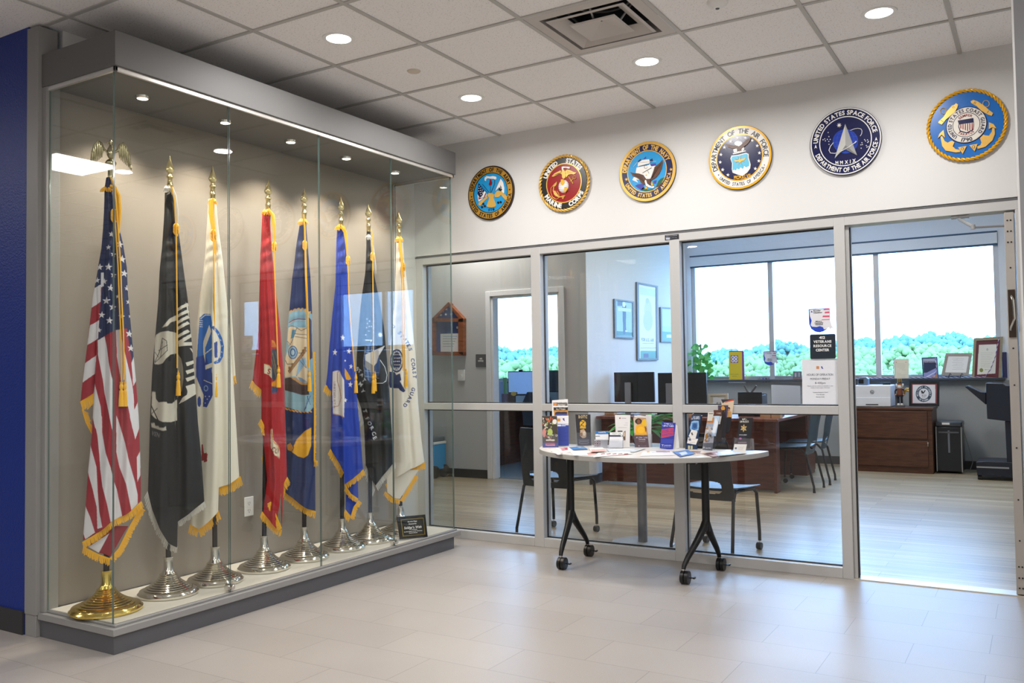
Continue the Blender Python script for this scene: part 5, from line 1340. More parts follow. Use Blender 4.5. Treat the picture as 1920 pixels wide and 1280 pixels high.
s.emblem('eagle', [([(370, 410), (440, 420), (520, 440), (570, 440), (620, 440), (660, 400), (720, 340), (800, 305), (790, 350), (730, 420), (690, 450), (640, 480), (630, 535), (610, 505), (600, 540), (585, 510), (570, 540), (560, 480), (480, 490), (410, 460)], h, 0.027, SBN), (ell(595, 435, 20, 14, 12), h, 0.028, SWH)])
shp = [(470, 610), (590, 595), (720, 560), (765, 580), (765, 640), (800, 760), (790, 830), (740, 900), (655, 958), (560, 930), (490, 900), (475, 840), (480, 740), (452, 660)]
s.emblem('shield', [(shp, h, 0.024, SWH), ([(485, 625), (600, 608), (715, 575), (748, 590), (750, 650), (775, 740), (770, 785), (740, 795), (735, 805), (708, 805), (700, 785), (680, 790), (675, 825), (650, 830), (640, 810), (610, 815), (610, 840), (580, 838), (575, 825), (555, 830), (550, 855), (525, 858), (520, 840), (500, 860), (488, 860), (492, 745), (466, 662)], 0.024, 0.0255, mat('seal_light_blue', '#4fb3d3', 0.3)),
                    ([(510, 680), (560, 690), (600, 680), (612, 640), (628, 675), (690, 655), (720, 648), (690, 690), (640, 705), (620, 735), (600, 710), (540, 715)], 0.0255, 0.028, SG)])
b = MB()
for a in range(8):
    c_, d_ = math.cos(a * PI / 4 + 0.3), math.sin(a * PI / 4 + 0.3); s.tube(b, [(615 + 30 * c_, 695 + 30 * d_), (615 + 85 * c_, 695 + 88 * d_)], 0.0258, 0.0009, SG)
b.build('lightning_bolts', s.t)
V_, T_ = text_tris('MCMXLVII', 0.022, 0.04, 0.105); b = MB(); p0 = s.px(655, 975, h)
slab(b, V_, T_, lambda x, y, d: Vector((p0.x + x, -h - d, p0.z + y - 0.011 + 1.2 * x * x + 0.0)), SY, 0.002); b.build('lettering', s.t, smooth=False)

# -- space force
s = Seal(2.053, 2.596, (1510, 190, 8.533), 'round dark blue seal with silver delta and white orbit, second from the right')
s.disc('back_disc', R, 0, 0.018, SNB); s.ring('white_line', R * 0.985, R * 0.955, 0.017, 0.020, SWH); s.ring('white_line', R * 0.735, R * 0.71, 0.017, 0.020, SWH)
s.text([('UNITED STATES SPACE FORCE', R * 0.845, R * 0.125, 176, 10, SWH, True, 0.03, 0.85), ('DEPARTMENT OF THE AIR FORCE', R * 0.845, R * 0.125, 200, 350, SWH, False, 0.03, 0.85)], 0.018)
s.emblem('side_delta', [([(165, 690), (188, 755), (166, 735), (145, 758)], 0.018, 0.020, SWH), ([(1132, 568), (1155, 628), (1133, 612), (1112, 632)], 0.018, 0.020, SWH)])
h = 0.018
V_, T_ = text_tris('M M X I X', 0.020, 0.03, 0.115); b = MB(); p0 = s.px(645, 972, h); slab(b, V_, T_, lambda x, y, d: Vector((p0.x + x, -h - d, p0.z + y - 0.010 + 1.0 * x * x)), SWH, 0.002); b.build('lettering', s.t, smooth=False)
s.emblem('globe', [(ell(642, 640, 200, 190, 40), h, 0.0188, mat('seal_globe_blue', '#14349c', 0.3))])
b = MB()
for k in (-0.7, -0.35, 0.0, 0.35, 0.7):
    w_ = math.sqrt(1 - k * k); s.tube(b, [(642 - 200 * w_, 640 + 190 * k + 18), (642, 640 + 190 * k), (642 + 200 * w_, 640 + 190 * k - 18)], 0.019, 0.0007, SMB)
    s.tube(b, [(642 + 200 * k * math.cos(q), 640 + 190 * math.sin(q)) for q in np.linspace(-PI / 2, PI / 2, 9)], 0.019, 0.0007, SMB)
s.tube(b, ell(642, 640, 200, 190, 40) + [(842, 640)], 0.019, 0.0007, SMB); b.build('globe_grid', s.t)
s.emblem('small_stars', [(starp(540, 380, 42, 8, 0.35), h, 0.0205, SWH)] + [(starp(x, y, 11, 4, 0.5), h, 0.0195, SWH) for x, y in ((365, 497), (377, 563), (310, 600), (283, 613), (320, 630), (352, 607), (397, 608), (375, 640), (378, 686), (948, 612), (962, 632), (995, 615), (1010, 640), (997, 655), (905, 660), (888, 695), (912, 690), (893, 748), (975, 705), (985, 732), (1005, 720))])
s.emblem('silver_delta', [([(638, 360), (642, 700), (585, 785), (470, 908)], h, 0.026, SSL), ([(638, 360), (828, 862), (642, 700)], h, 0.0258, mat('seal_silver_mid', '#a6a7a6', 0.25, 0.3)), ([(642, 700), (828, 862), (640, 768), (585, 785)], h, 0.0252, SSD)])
b = MB(); s.tube(b, [(448, 660), (400, 720), (378, 780), (400, 825), (470, 832), (560, 805), (680, 740), (780, 670), (815, 638)], 0.027, 0.0019, SWH)
s.tube(b, [(720, 465), (780, 440), (840, 430), (890, 440), (908, 470), (900, 520), (878, 555)], 0.021, 0.0017, SWH); s.tube(b, [(790, 668), (817, 636)], 0.028, 0.0035, SWH); b.build('orbit', s.t)

# -- coast guard
s = Seal(2.695, 2.591, (1720, 150, 7.53), 'round bright blue seal with gold anchors and yellow rope rim, rightmost of the wall seals')
s.disc('back_disc', R * 0.975, 0, 0.014, SBR); s.rope(R * 0.955, R * 0.055, SY, 50); s.disc('blue_field', R * 0.915, 0.012, 0.0165, SCB)
s.disc('dark_line', R * 0.505, 0.016, 0.0205, SNB); s.disc('white_roundel', R * 0.485, 0.020, 0.0222, SCR); s.ring('thin_ring', R * 0.34, R * 0.325, 0.0222, 0.0228, SNB)
s.text([('UNITED STATES COAST GUARD', R * 0.41, R * 0.088, 232, -42, SNB, True, 0.02, 0.75), ('1790', R * 0.415, R * 0.095, 252, 288, SNB, False, 0.02, 0.9), ('SEMPER', R * 0.262, R * 0.065, 132, 55, SRD, True, 0.01, 0.8), ('PARATUS', R * 0.262, R * 0.065, 225, 310, SRD, False, 0.01, 0.8)], 0.0222)
h = 0.0222
SHD = [([(570, 572), (790, 535), (800, 640), (790, 700), (698, 752), (600, 725), (578, 660), (585, 620)], h, 0.0245, SNB), ([(596, 628), (788, 600), (792, 640), (784, 692), (697, 738), (610, 712), (590, 655)], 0.0245, 0.0255, SCR)]
for k in range(6):
    x = 606 + k * 32; SHD.append(([(x, 628 - k * 4.6), (x + 14, 626 - k * 4.6), (x + 14, 716 - abs(k - 3) * 12 + 6), (x, 710 - abs(k - 3) * 12 + 6)], 0.0255, 0.0262, SRD))
s.emblem('shield', SHD)
h = 0.0165
b = MB()
for p in ([(545, 325), (575, 345), (568, 380), (530, 450), (470, 500), (400, 560), (345, 630), (295, 605), (300, 585), (370, 520), (420, 440), (490, 360), (530, 345)],): s.shape(b, p, h, 0.0235, SGL)
b.build('anchor_stock', s.t); b = MB()
for p in ([(752, 300), (790, 280), (850, 300), (930, 350), (1010, 420), (1070, 465), (1050, 505), (1000, 490), (900, 430), (840, 370), (760, 322)],): s.shape(b, p, h, 0.0235, SGL)
b.build('anchor_stock', s.t)
b = MB(); s.tube(b, ell(368, 435, 42, 42, 16) + [(410, 435)], 0.021, 0.0017, SGL); s.tube(b, ell(970, 335, 46, 46, 16) + [(1016, 335)], 0.021, 0.0017, SGL)
s.tube(b, [(395, 462), (420, 450)], 0.021, 0.003, SGL); s.tube(b, [(945, 365), (925, 385)], 0.021, 0.003, SGL)
for (ax, ay), (bx, by) in (((485, 375), (510, 400)), ((500, 362), (528, 388)), ((330, 565), (370, 592)), ((815, 300), (795, 335)), ((830, 308), (812, 345)), ((1010, 430), (985, 465))): s.tube(b, [(ax, ay), (bx, by)], 0.0238, 0.0009, SBR)
b.build('anchor_ring', s.t)
b = MB()
for p in ([(328, 800), (350, 790), (385, 860), (430, 885), (470, 860), (500, 858), (522, 880), (500, 935), (540, 975), (600, 985), (605, 1015), (540, 1022), (480, 1010), (400, 995), (350, 930)],
          [(1060, 670), (1090, 680), (1095, 760), (1060, 850), (1010, 895), (960, 940), (880, 965), (850, 970), (845, 935), (890, 920), (905, 880), (885, 820), (930, 770), (960, 780), (1010, 785), (1050, 730)]): s.shape(b, p, h, 0.0235, SGL)
for p in ([(370, 702), (388, 810), (340, 770), (290, 822), (310, 760)], [(575, 950), (695, 930), (640, 1040)], [(735, 920), (852, 900), (808, 1005)], [(1010, 595), (1075, 620), (1118, 685), (1060, 665), (1008, 692)]): s.shape(b, p, h, 0.025, SGL)
for x, y in ((635, 970), (793, 943)): s.tube(b, ell(x, y, 18, 20, 12) + [(x + 18, y)], 0.0255, 0.001, SBR)
b.build('anchor_flukes', s.t)

# small label on the header rail
pc = Pic('#14161f').crop(1180, 400, 12).rect(820, 540, 910, 590, '#a9adbd').text('SERVICE SCHEDULE', 950, 500, 18, '#9aa0ae', width=250, ang=-5).text('CALL', 990, 545, 14, '#8a90a0', width=150, ang=-5)
card('asset_label', [(1246.5, 441), (1272.5, 438.6), (1272.8, 447.5), (1246.8, 450.6)], YPL(-0.006), pc, 0.0008, 0.4)
tag(bpy.data.objects['asset_label'], 'small black printed label stuck on the grey header rail above the middle mullion', 'label')

# ================================================================== HALF-ROUND TABLE
TM = mat('table_laminate', '#cfcdcb', 0.35, noise=0.01); TE = mat('table_edge_band', '#a5a3a0', 0.45)
TZ = 0.74
HX0, HX1, HYB, HYF = 0.045, 1.56, -0.032, -0.78
hc = (HX0 + HX1) / 2; hr = (HX1 - HX0) / 2
t = thing('half_round_table', (hc, -0.35, 0), 'half-round flip-top table with grey top on black wheeled legs before the glass', 'table')
out = [(hc - hr * math.cos(a), HYB + (HYF - HYB) * math.sin(a)) for a in np.linspace(0, PI, 49)]
b = MB(); b.prism(out, TZ - 0.029, TZ, TE); tp = b.build('tabletop', t, bevel=0.002)
inn = [(hc + (x - hc) * 0.996, HYB - 0.002 + (y - HYB) * 0.996) for x, y in out]
b = MB(); b.prism(inn, TZ - 0.0005, TZ + 0.0008, TM); b.build('top_surface', t)
def lp(u, v, z): return on('z', z, u, v)
LEGX = [(0.385, 1.0), (1.235, 1.0)]
def table_leg(px_, yc, feet, m=BLACKM):
    b = MB()
    b.tube([(px_, yc, TZ - 0.045), (px_, yc, 0.27)], 0.0235, m, 20)
    for fx, fy in feet:
        c = Vector((px_, yc, 0)); d = Vector((fx - px_, fy - yc, 0))
        P = [c + d * f + Vector((0, 0, z)) for f, z in ((0, 0.34), (0.10, 0.295), (0.36, 0.235), (0.80, 0.145), (0.97, 0.102), (1.0, 0.082))]
        b.tube(P, [0.021, 0.025, 0.021, 0.017, 0.014, 0.012], m, 14)
    b.box(px_ - 0.03, px_ + 0.03, yc - 0.12, yc + 0.14, TZ - 0.052, TZ - 0.029, m)
    lg = b.build('leg', t)
    for fx, fy in feet:
        c = MB(); c.cyl((fx, fy, 0.094), (fx, fy, 0.06), 0.009, CHROME, 12)
        cx_ = fx + 0.012; cy_ = fy - 0.004
        for dx in (-0.013, 0.013): c.cyl((cx_ + dx - 0.010, cy_, 0.0385), (cx_ + dx + 0.010, cy_, 0.0385), 0.0382, BLACKP, 26)
        c.cyl((cx_ - 0.025, cy_, 0.0385), (cx_ + 0.025, cy_, 0.0385), 0.008, GREYDK, 14)
        c.box(cx_ + 0.022, cx_ + 0.056, cy_ - 0.004, cy_ + 0.012, 0.036, 0.041, BLACKP); c.box(cx_ + 0.05, cx_ + 0.058, cy_ - 0.008, cy_ + 0.016, 0.035, 0.044, BLACKP)
        c.build('caster', lg)
table_leg(0.342, -0.34, ((0.375, -0.555), (0.352, -0.125))); table_leg(1.247, -0.315, ((1.187, -0.557), (1.262, -0.125)))
b = MB(); b.box(0.35, 1.24, -0.26, -0.20, TZ - 0.05, TZ - 0.03, BLACKM); b.box(0.35, 1.24, -0.43, -0.40, TZ - 0.045, TZ - 0.029, BLACKM)
b.build('cross_beam', t, bevel=0.002)
for x, y in ((0.60, -0.53), (1.08, -0.60), (1.24, -0.52), (0.95, -0.62)):
    b = MB(); b.prism([(x - 0.03, TZ - 0.03), (x + 0.035, TZ - 0.03), (x + 0.025, TZ - 0.045), (x - 0.02, TZ - 0.045)], y - 0.02, y + 0.02, BLACKP, 'y'); b.build('latch', t)

# ================================================================== LEAFLETS ON THE TABLE
def tpl(u, v, yaw=0.0, tilt=0.10):
    """upright leaning plane standing on the table top where pixel (u, v) meets it"""
    p = on('z', TZ + 0.001, u, v)
    a = math.radians(-90 + 28) + yaw
    return Plane(p, (math.cos(a) * math.cos(tilt), math.sin(a) * math.cos(tilt), math.sin(tilt))), p
def standee(name, quad, pic, label, cat='leaflet', yaw=0.0, tilt=0.08, base=None, thick=0.006, group=None, off=0.0):
    bx, by = base or ((quad[2][0] + quad[3][0]) / 2, (quad[2][1] + quad[3][1]) / 2)
    pl, p = tpl(bx, by, yaw, tilt)
    o = card(name, quad, pl, pic, thick, 0.55, None, off=off)
    tag(o, label, cat, group); return o, pl, p
def holder(quad, pl, label, parent=None, back=0.02, lip=None):
    """clear leaflet pocket: a bent back sheet, side walls and a shorter front"""
    t = thing('acrylic_holder', pl.hit((quad[3][0] + quad[2][0]) / 2, (quad[3][1] + quad[2][1]) / 2), label, 'leaflet holder')
    TL, TR, BR, BL = quad
    def P(p, o): return Vector(pl.hit(p[0], p[1], o))
    def sheet(q, o, m=ACRYL, th=0.002):
        b = MB(); a = [P(p, o) for p in q]; c = [P(p, o - th) for p in q]
        b.add(a + c, [(0, 1, 2, 3), (7, 6, 5, 4), (0, 4, 5, 1), (1, 5, 6, 2), (2, 6, 7, 3), (3, 7, 4, 0)], m); return b
    sheet(quad, -back).build('back_sheet', t, smooth=False)
    lp_ = lip or 0.45
    l0 = (BL[0] + (TL[0] - BL[0]) * lp_, BL[1] + (TL[1] - BL[1]) * lp_); r0 = (BR[0] + (TR[0] - BR[0]) * lp_, BR[1] + (TR[1] - BR[1]) * lp_)
    sheet([l0, r0, BR, BL], 0.008).build('front_sheet', t, smooth=False)
    for (a, c) in ((l0, BL), (r0, BR)):
        b = MB(); n = Vector(pl.n)
        q = [P(a, 0.008), P(c, 0.008), P(c, -back), P(a, -back)]; x = Vector(np.cross([0, 0, 1], pl.n)) * 0.001
        b.add([p - x for p in q] + [p + x for p in q], [(0, 1, 2, 3), (7, 6, 5, 4), (0, 4, 5, 1), (1, 5, 6, 2), (2, 6, 7, 3), (3, 7, 4, 0)], ACRYL); b.build('side_sheet', t, smooth=False)
    b = MB(); q = [P(BL, 0.008), P(BR, 0.008), P(BR, -back), P(BL, -back)]; z = Vector((0, 0, 0.002))
    b.add(q + [p + z for p in q], [(0, 1, 2, 3), (7, 6, 5, 4), (0, 4, 5, 1), (1, 5, 6, 2), (2, 6, 7, 3), (3, 7, 4, 0)], ACRYL); b.build('bottom_sheet', t, smooth=False)
    return t
A = (1000, 730, 7.385)       # enlarged crop of the left half
B = (1220, 730, 8.0)         # and of the right half
def q_(c, pts): return [(c[0] + x / c[2], c[1] + y / c[2]) for x, y in pts]

# tall white rack card with blue lower leaflet
pc = Pic('#e6e4e2').crop(*A).rect(275, 178, 472, 224, '#6a655f').rect(285, 185, 325, 222, '#d98a3f').rect(335, 205, 440, 218, '#c9c4bd').rect(280, 245, 480, 300, '#1b1613').text('BATTERIES', 380, 270, 16, '#d9d4cc', width=125)
pc.rect(282, 285, 482, 312, '#c58a3c').rect(285, 300, 482, 362, '#c58a3c').poly([(302, 362), (302, 318), (330, 308), (465, 308), (470, 362)], '#221c38').rect(305, 335, 468, 362, '#46508f')
q = q_(A, [(258, 148), (478, 132), (488, 775), (262, 778)])
standee('rack_card', q, pc, 'tall white and tan card with black band behind the blue leaflet at left', base=(1050, 835.5), off=-0.02)
pc = Pic('#2b3f97').crop(*A).rect(320, 362, 490, 478, '#e4e2e6').rect(330, 400, 372, 442, '#cf8f33').poly([(400, 400), (432, 395), (430, 415), (438, 440), (415, 425)], '#5a3a86').poly([(322, 478), (360, 490), (490, 478), (490, 490), (322, 492)], '#e4e2e6').rect(330, 486, 382, 510, '#e4e2e6').rect(388, 495, 448, 508, '#aeb4d8')
for i in range(11): pc.rect(340, 540 + i * 17, 470 - (i % 3) * 16, 544 + i * 17, '#1b2a74')
q = q_(A, [(322, 362), (488, 362), (492, 778), (330, 782)])
o, pl, p = standee('leaflet', q, pc, 'blue leaflet with white top and two small logos, beside the outdoor photo leaflet', base=(1055, 836.5), off=-0.006)
pc = Pic('#3a3128').crop(*A)
rd = random.Random(4)
for i in range(46):
    x, y = rd.uniform(135, 330), rd.uniform(390, 690); pc.ell(x, y, rd.uniform(6, 16), rd.uniform(6, 18), rd.choice(['#c9c0ae', '#8d9a5c', '#5c4a38', '#a8b080', '#1f1a16', '#d6cfc2', '#7b6a50', '#a2452c']), rd.uniform(0, 3))
pc.poly([(165, 400), (185, 398), (225, 430), (235, 375), (252, 375), (225, 465), (205, 440)], '#c4542c').ell(150, 600, 24, 60, '#c9837a').ell(232, 590, 34, 50, '#a8b860').ell(295, 445, 30, 34, '#dfdbd2')
pc.rect(175, 690, 295, 712, '#ddd5bf').rect(130, 735, 345, 810, '#3c4392').rect(170, 738, 296, 757, '#d24a60').rect(168, 762, 300, 778, '#dfa5b2')
q = q_(A, [(120, 366), (326, 366), (345, 802), (132, 808)])
o, pl, p = standee('leaflet', q, pc, 'outdoor photo leaflet with blue foot band in a clear holder at the left table end', base=(1032, 838.5))
holder(q_(A, [(112, 360), (334, 360), (350, 806), (124, 812)]), pl, 'clear holder around the outdoor photo leaflet at the left table end', lip=0.42)
# ROTC
pc = Pic('#1e1c22').crop(*A).text('ROTC', 686, 378, 38, '#b8a070', width=122, bold=0.06)
pc.ell(686, 475, 44, 52, '#d8a81e').line([(645, 430), (700, 455), (660, 490), (725, 520)], 9, '#1e1c22').line([(720, 425), (650, 510)], 7, '#1e1c22').rect(645, 512, 728, 540, '#c99b1c')
pc.poly([(650, 560), (700, 545), (735, 600), (730, 660), (690, 680), (645, 640)], '#b79b7c').ell(705, 610, 20, 30, '#d6c6ae').ell(665, 620, 18, 26, '#8a5a3c').rect(612, 672, 798, 775, '#2b2a40')
for i in range(4): pc.rect(630, 695 + i * 18, 770, 701 + i * 18, '#8d8b98')
q = q_(A, [(582, 345), (790, 345), (800, 772), (612, 776)])
o, pl, p = standee('leaflet', q, pc, 'black ROTC leaflet with yellow emblem in a clear holder', base=(1096, 836))
holder(q_(A, [(574, 340), (803, 340), (806, 778), (598, 782)]), pl, 'clear holder around the black ROTC leaflet', lip=0.42)
# business cards
pc = Pic('#e4e4e4').crop(*A).rect(860, 578, 1045, 618, '#1f6fb4').text('HandsOn', 955, 592, 16, '#e0e8f0', width=100).rect(862, 640, 925, 652, '#777c84')
standee('business_card', q_(A, [(862, 580), (1042, 575), (1044, 700), (862, 700)]), pc, 'white business card with blue top band standing behind the red square logo card', 'card', base=(1128, 840), thick=0.004, off=-0.02)
pc = Pic('#e6e4e4').crop(*A).rect(848, 658, 1035, 692, '#26221f').ell(910, 686, 22, 14, '#b9892c').rect(850, 712, 928, 786, '#8c2a34').ell(872, 732, 15, 15, '#e6e4e4').ell(908, 732, 15, 15, '#e6e4e4').ell(872, 768, 15, 15, '#e6e4e4').ell(908, 768, 15, 15, '#e6e4e4').ell(872, 732, 7, 7, '#8c2a34').ell(908, 732, 7, 7, '#8c2a34').ell(872, 768, 7, 7, '#8c2a34').ell(908, 768, 7, 7, '#8c2a34')
o, pl, p = standee('business_card', q_(A, [(848, 658), (1033, 664), (1028, 806), (845, 800)]), pc, 'white card with red four-circle square logo in a clear card stand', 'card', base=(1127, 839), thick=0.005)
pc = Pic('#e8e8ea').crop(*A).text('VISITOR', 1150, 610, 22, '#6f8f5a', width=130).rect(1052, 630, 1238, 652, '#2c2c4a').poly([(1205, 632), (1235, 632), (1220, 655)], '#e8e8ea')
for i in range(5): pc.rect(1060, 680 + i * 14, 1190, 683 + i * 14, '#bfc2c8')
o, pl, p = standee('business_card', q_(A, [(1060, 592), (1240, 592), (1236, 806), (1045, 808)]), pc, 'white card with dark band and green heading, right of the red square logo card', 'card', base=(1154, 840), thick=0.006)
holder(q_(A, [(838, 690), (1240, 690), (1242, 812), (838, 808)]), pl, 'low clear double card stand in the left half of the table', lip=0.9)
# plain white rack card
pc = Pic('#dddad8').crop(*A).ell(1200, 396, 10, 10, '#7a2c3c').rect(1222, 390, 1285, 402, '#b0aeb4').rect(1165, 462, 1308, 464, '#a9a6a4').rect(1165, 490, 1308, 492, '#a9a6a4').rect(1178, 520, 1295, 532, '#c8c5c3')
pc.rect(1170, 568, 1235, 590, '#5c5852').poly([(1235, 600), (1278, 568), (1278, 700), (1250, 705)], '#6a5648').rect(1245, 590, 1272, 650, '#c9b49c')
q = q_(A, [(1130, 352), (1345, 354), (1335, 800), (1150, 800)])
o, pl, p = standee('leaflet', q, pc, 'plain white leaflet with tiny maroon logo beside the leaflet showing a person in yellow', base=(1168, 839), off=-0.008)
# person in yellow
pc = Pic('#b99a80').crop(*A).rect(1380, 375, 1600, 640, '#b48f6e').poly([(1385, 400), (1440, 385), (1430, 600), (1395, 600)], '#c9b8a4').ell(1545, 460, 45, 50, '#e3b51c').ell(1455, 440, 48, 40, '#2b1a12').ell(1458, 445, 24, 32, '#7a4a30').poly([(1425, 495), (1480, 480), (1530, 490), (1565, 560), (1570, 640), (1420, 640), (1412, 560)], '#e8a818').ell(1490, 560, 48, 46, '#f0b824').poly([(1540, 500), (1568, 540), (1560, 600), (1548, 560)], '#6e432c')
pc.rect(1400, 632, 1604, 800, '#4a1c30').text('MATERNITY CARE', 1502, 664, 18, '#d9c8cf', width=155).text('SERVICES', 1505, 692, 18, '#d9c8cf', width=90).rect(1460, 716, 1548, 724, '#a87a4a').rect(1455, 775, 1475, 788, '#cbb8c2').rect(1480, 779, 1560, 784, '#9a7c8c')
q = q_(A, [(1386, 382), (1560, 392), (1602, 800), (1408, 796)])
o, pl, p = standee('leaflet', q, pc, 'maroon leaflet showing a person in a yellow dress in a clear holder', base=(1204, 838.5), yaw=0.05)
for k, (a_, b_) in enumerate([((1400, 358), (1500, 366)), ((1440, 352), (1570, 372)), ((1560, 352), (1640, 352))]):
    qq = q_(A, [a_, b_, (1618 + k * 6, 800), (1412 + k * 60, 798)]); standee('leaflet', qq, Pic('#e2dedc'), 'white spare leaflet fanned out behind the person in yellow leaflet', base=(1206 + k * 2, 838), thick=0.002, off=-0.008 - 0.004 * k, group='spare leaflets behind the yellow dress leaflet')
holder(q_(A, [(1380, 352), (1640, 352), (1642, 806), (1402, 806)]), pl, 'clear holder around the maroon leaflet with the person in yellow', back=0.03, lip=0.42)
# blue and red adventure card
pc = Pic('#1e2e96').crop(*B).text('TRANSITIONING', 268, 515, 16, '#dfe3f0', width=130, ang=3).text('FROM ACTIVE DUTY', 262, 545, 22, '#dfe3f0', width=178, ang=3)
pc.poly([(160, 598), (345, 572), (345, 622), (158, 650)], '#c43a50').text('CONTINUE YOUR', 252, 615, 30, '#1e2e96', width=165, ang=-8).poly([(158, 655), (345, 628), (345, 690), (158, 728)], '#c43a50').text('ADVENTURE', 250, 675, 36, '#1e2e96', width=168, ang=-8)
pc.rect(152, 745, 335, 808, '#3040a4').poly([(165, 825), (180, 845), (195, 825), (188, 822), (180, 835), (172, 822)], '#e6e8f2').rect(205, 832, 310, 842, '#a9b2dc').rect(165, 858, 310, 864, '#8c98d0')
q = q_(B, [(172, 486), (376, 500), (335, 905), (138, 880)])
o, pl, p = standee('leaflet', q, pc, 'bright blue leaflet with red slanted adventure lettering in the middle of the table', base=(1250, 842), yaw=-0.05)
pc = Pic('#e2e0de').crop(*B)
standee('leaflet', q_(B, [(380, 530), (400, 540), (434, 880), (340, 900)]), pc, 'white curved leaflet edge just right of the blue adventure leaflet', base=(1269, 841), thick=0.012, off=-0.004)
# dark blue leaflet with white cards
pc = Pic('#16365c').crop(*B).text('GET MORE', 685, 412, 20, '#e6eaf0', width=95).text('COLLEGE MONEY', 670, 436, 18, '#e6eaf0', width=140)
pc.poly([(615, 480), (650, 468), (720, 470), (725, 560), (715, 610), (640, 640), (595, 600), (590, 560)], '#8fb8dc').poly([(625, 500), (705, 495), (700, 590), (650, 610), (612, 590)], '#3d74b0').ell(662, 545, 30, 36, '#254f86').rect(560, 840, 590, 890, '#d8d2a8').rect(600, 842, 630, 892, '#d8d2a8')
q = q_(B, [(620, 375), (760, 385), (700, 905), (520, 895)])
o, pl, p = standee('leaflet', q, pc, 'dark blue leaflet with light blue hexagon picture, right of the middle mullion', base=(1296, 842), yaw=0.0)
pc = Pic('#0b0d12')
standee('leaflet', q_(B, [(640, 350), (785, 385), (740, 640), (700, 780)]), Pic('#15171d').crop(*B).rect(620, 350, 650, 362, '#cfcfd2').rect(750, 384, 780, 394, '#d9d9da'), 'black leaflet leaning behind the dark blue hexagon leaflet', base=(1305, 841), off=-0.02)
pc = Pic('#e4e0da').crop(*B).poly([(600, 650), (620, 640), (635, 680), (615, 690)], '#4a4a48').rect(570, 735, 600, 765, '#7b8390').rect(620, 740, 680, 746, '#a9a9a8')
standee('business_card', q_(B, [(610, 602), (700, 625), (660, 770), (566, 700)]), pc, 'white card tilted like a diamond in front of the dark blue leaflet', 'card', base=(1296, 843), off=0.012, thick=0.002)
pc = Pic('#e6e2dc').crop(*B).rect(562, 732, 600, 768, '#6a7484').rect(612, 740, 680, 745, '#a5a5a4').rect(580, 790, 660, 795, '#b9b9b8')
standee('business_card', q_(B, [(556, 718), (706, 742), (672, 828), (540, 806)]), pc, 'white business card with small grey logo below the diamond-tilted card', 'card', base=(1296, 844), off=0.018, thick=0.003)
# soldiers leaflet holder, many leaflets behind
pc = Pic('#b9b6b8').crop(*B).rect(780, 420, 960, 500, '#c87a34').text('BE ALL', 905, 450, 34, '#dd9a4c', width=80).rect(820, 500, 950, 560, '#9aa4b2')
for i in range(22):
    x, y = rd.uniform(800, 940), rd.uniform(560, 800); pc.ell(x, y, rd.uniform(8, 20), rd.uniform(8, 24), rd.choice(['#7d848e', '#c9b49c', '#a0722c', '#d8d2c8', '#5a4a3c', '#8a8f98']), rd.uniform(0, 3))
pc.ell(840, 700, 22, 40, '#a8741c').rect(780, 800, 960, 920, '#6a6c74').poly([(785, 860), (800, 890), (812, 862), (804, 858), (799, 872), (792, 856)], '#e8e8ea').rect(820, 872, 900, 884, '#c9cace')
q = q_(B, [(862, 385), (985, 400), (925, 915), (775, 905)])
o, pl, p = standee('leaflet', q, pc, 'grey leaflet with soldiers and orange heading in the tall tiered holder', base=(1328, 845), yaw=0.1)
pl0 = pl
def behind(pts, pic, label, off, name='leaflet', grp=None):
    return standee(name, q_(B, pts), pic, label, base=(1328, 845.5), yaw=0.1, off=off, thick=0.003, group=grp)
behind([(970, 395), (1045, 395), (985, 700), (920, 700)], Pic('#b8d0e4').crop(*B).poly([(985, 420), (1020, 500), (960, 690), (930, 640)], '#e6ecf2'), 'pale blue leaflet behind the grey soldiers leaflet', -0.012)
behind([(872, 342), (960, 342), (930, 470), (860, 470)], Pic('#d6d0c4').crop(*B).rect(880, 352, 945, 366, '#6b6458'), 'small cream topped leaflet behind the orange heading of the soldiers leaflet', -0.016)
behind([(965, 305), (1125, 305), (1075, 780), (990, 790)], Pic('#2a211f').crop(*B).rect(965, 305, 1120, 388, '#5a3222').text('ROTC', 1040, 355, 20, '#d9cfc4', width=70).poly([(1100, 310), (1125, 305), (1080, 600), (1060, 600)], '#0c0b0c').poly([(1050, 400), (1085, 395), (1060, 520), (1040, 520)], '#c9c6c2'), 'brown topped black leaflet in the second tier of the holder', -0.03)
behind([(1040, 232), (1195, 230), (1150, 700), (1060, 740)], Pic('#4a3f56').crop(*B).ell(1118, 285, 42, 46, '#2a1c2c').ell(1116, 278, 30, 36, '#d69a3c').poly([(1090, 320), (1150, 310), (1165, 420), (1100, 420)], '#241a26').poly([(1125, 310), (1138, 310), (1090, 560), (1080, 560)], '#c9a584').rect(1060, 420, 1190, 750, '#221e26').ell(1120, 205, 20, 20, '#5a4f78'), 'purple leaflet showing a golden head in the third tier of the holder', -0.045)
behind([(1100, 140), (1298, 138), (1225, 640), (1130, 660)], Pic('#d9c4a8').crop(*B).poly([(1095, 140), (1298, 136), (1290, 160), (1160, 178), (1120, 200)], '#2c2c34').poly([(1150, 175), (1290, 138), (1285, 160), (1160, 190)], '#d2502c').ell(1212, 282, 22, 24, '#241c1a').ell(1214, 300, 18, 22, '#b98460').poly([(1190, 330), (1250, 320), (1262, 420), (1190, 420)], '#c99a5c').rect(1130, 410, 1260, 660, '#1a1a20'), 'cream and red topped leaflet showing a person in the highest tier', -0.06)
t_ = thing('acrylic_tier_stand', p, 'tall clear stepped leaflet stand holding the soldiers and golden head leaflets', 'leaflet holder')
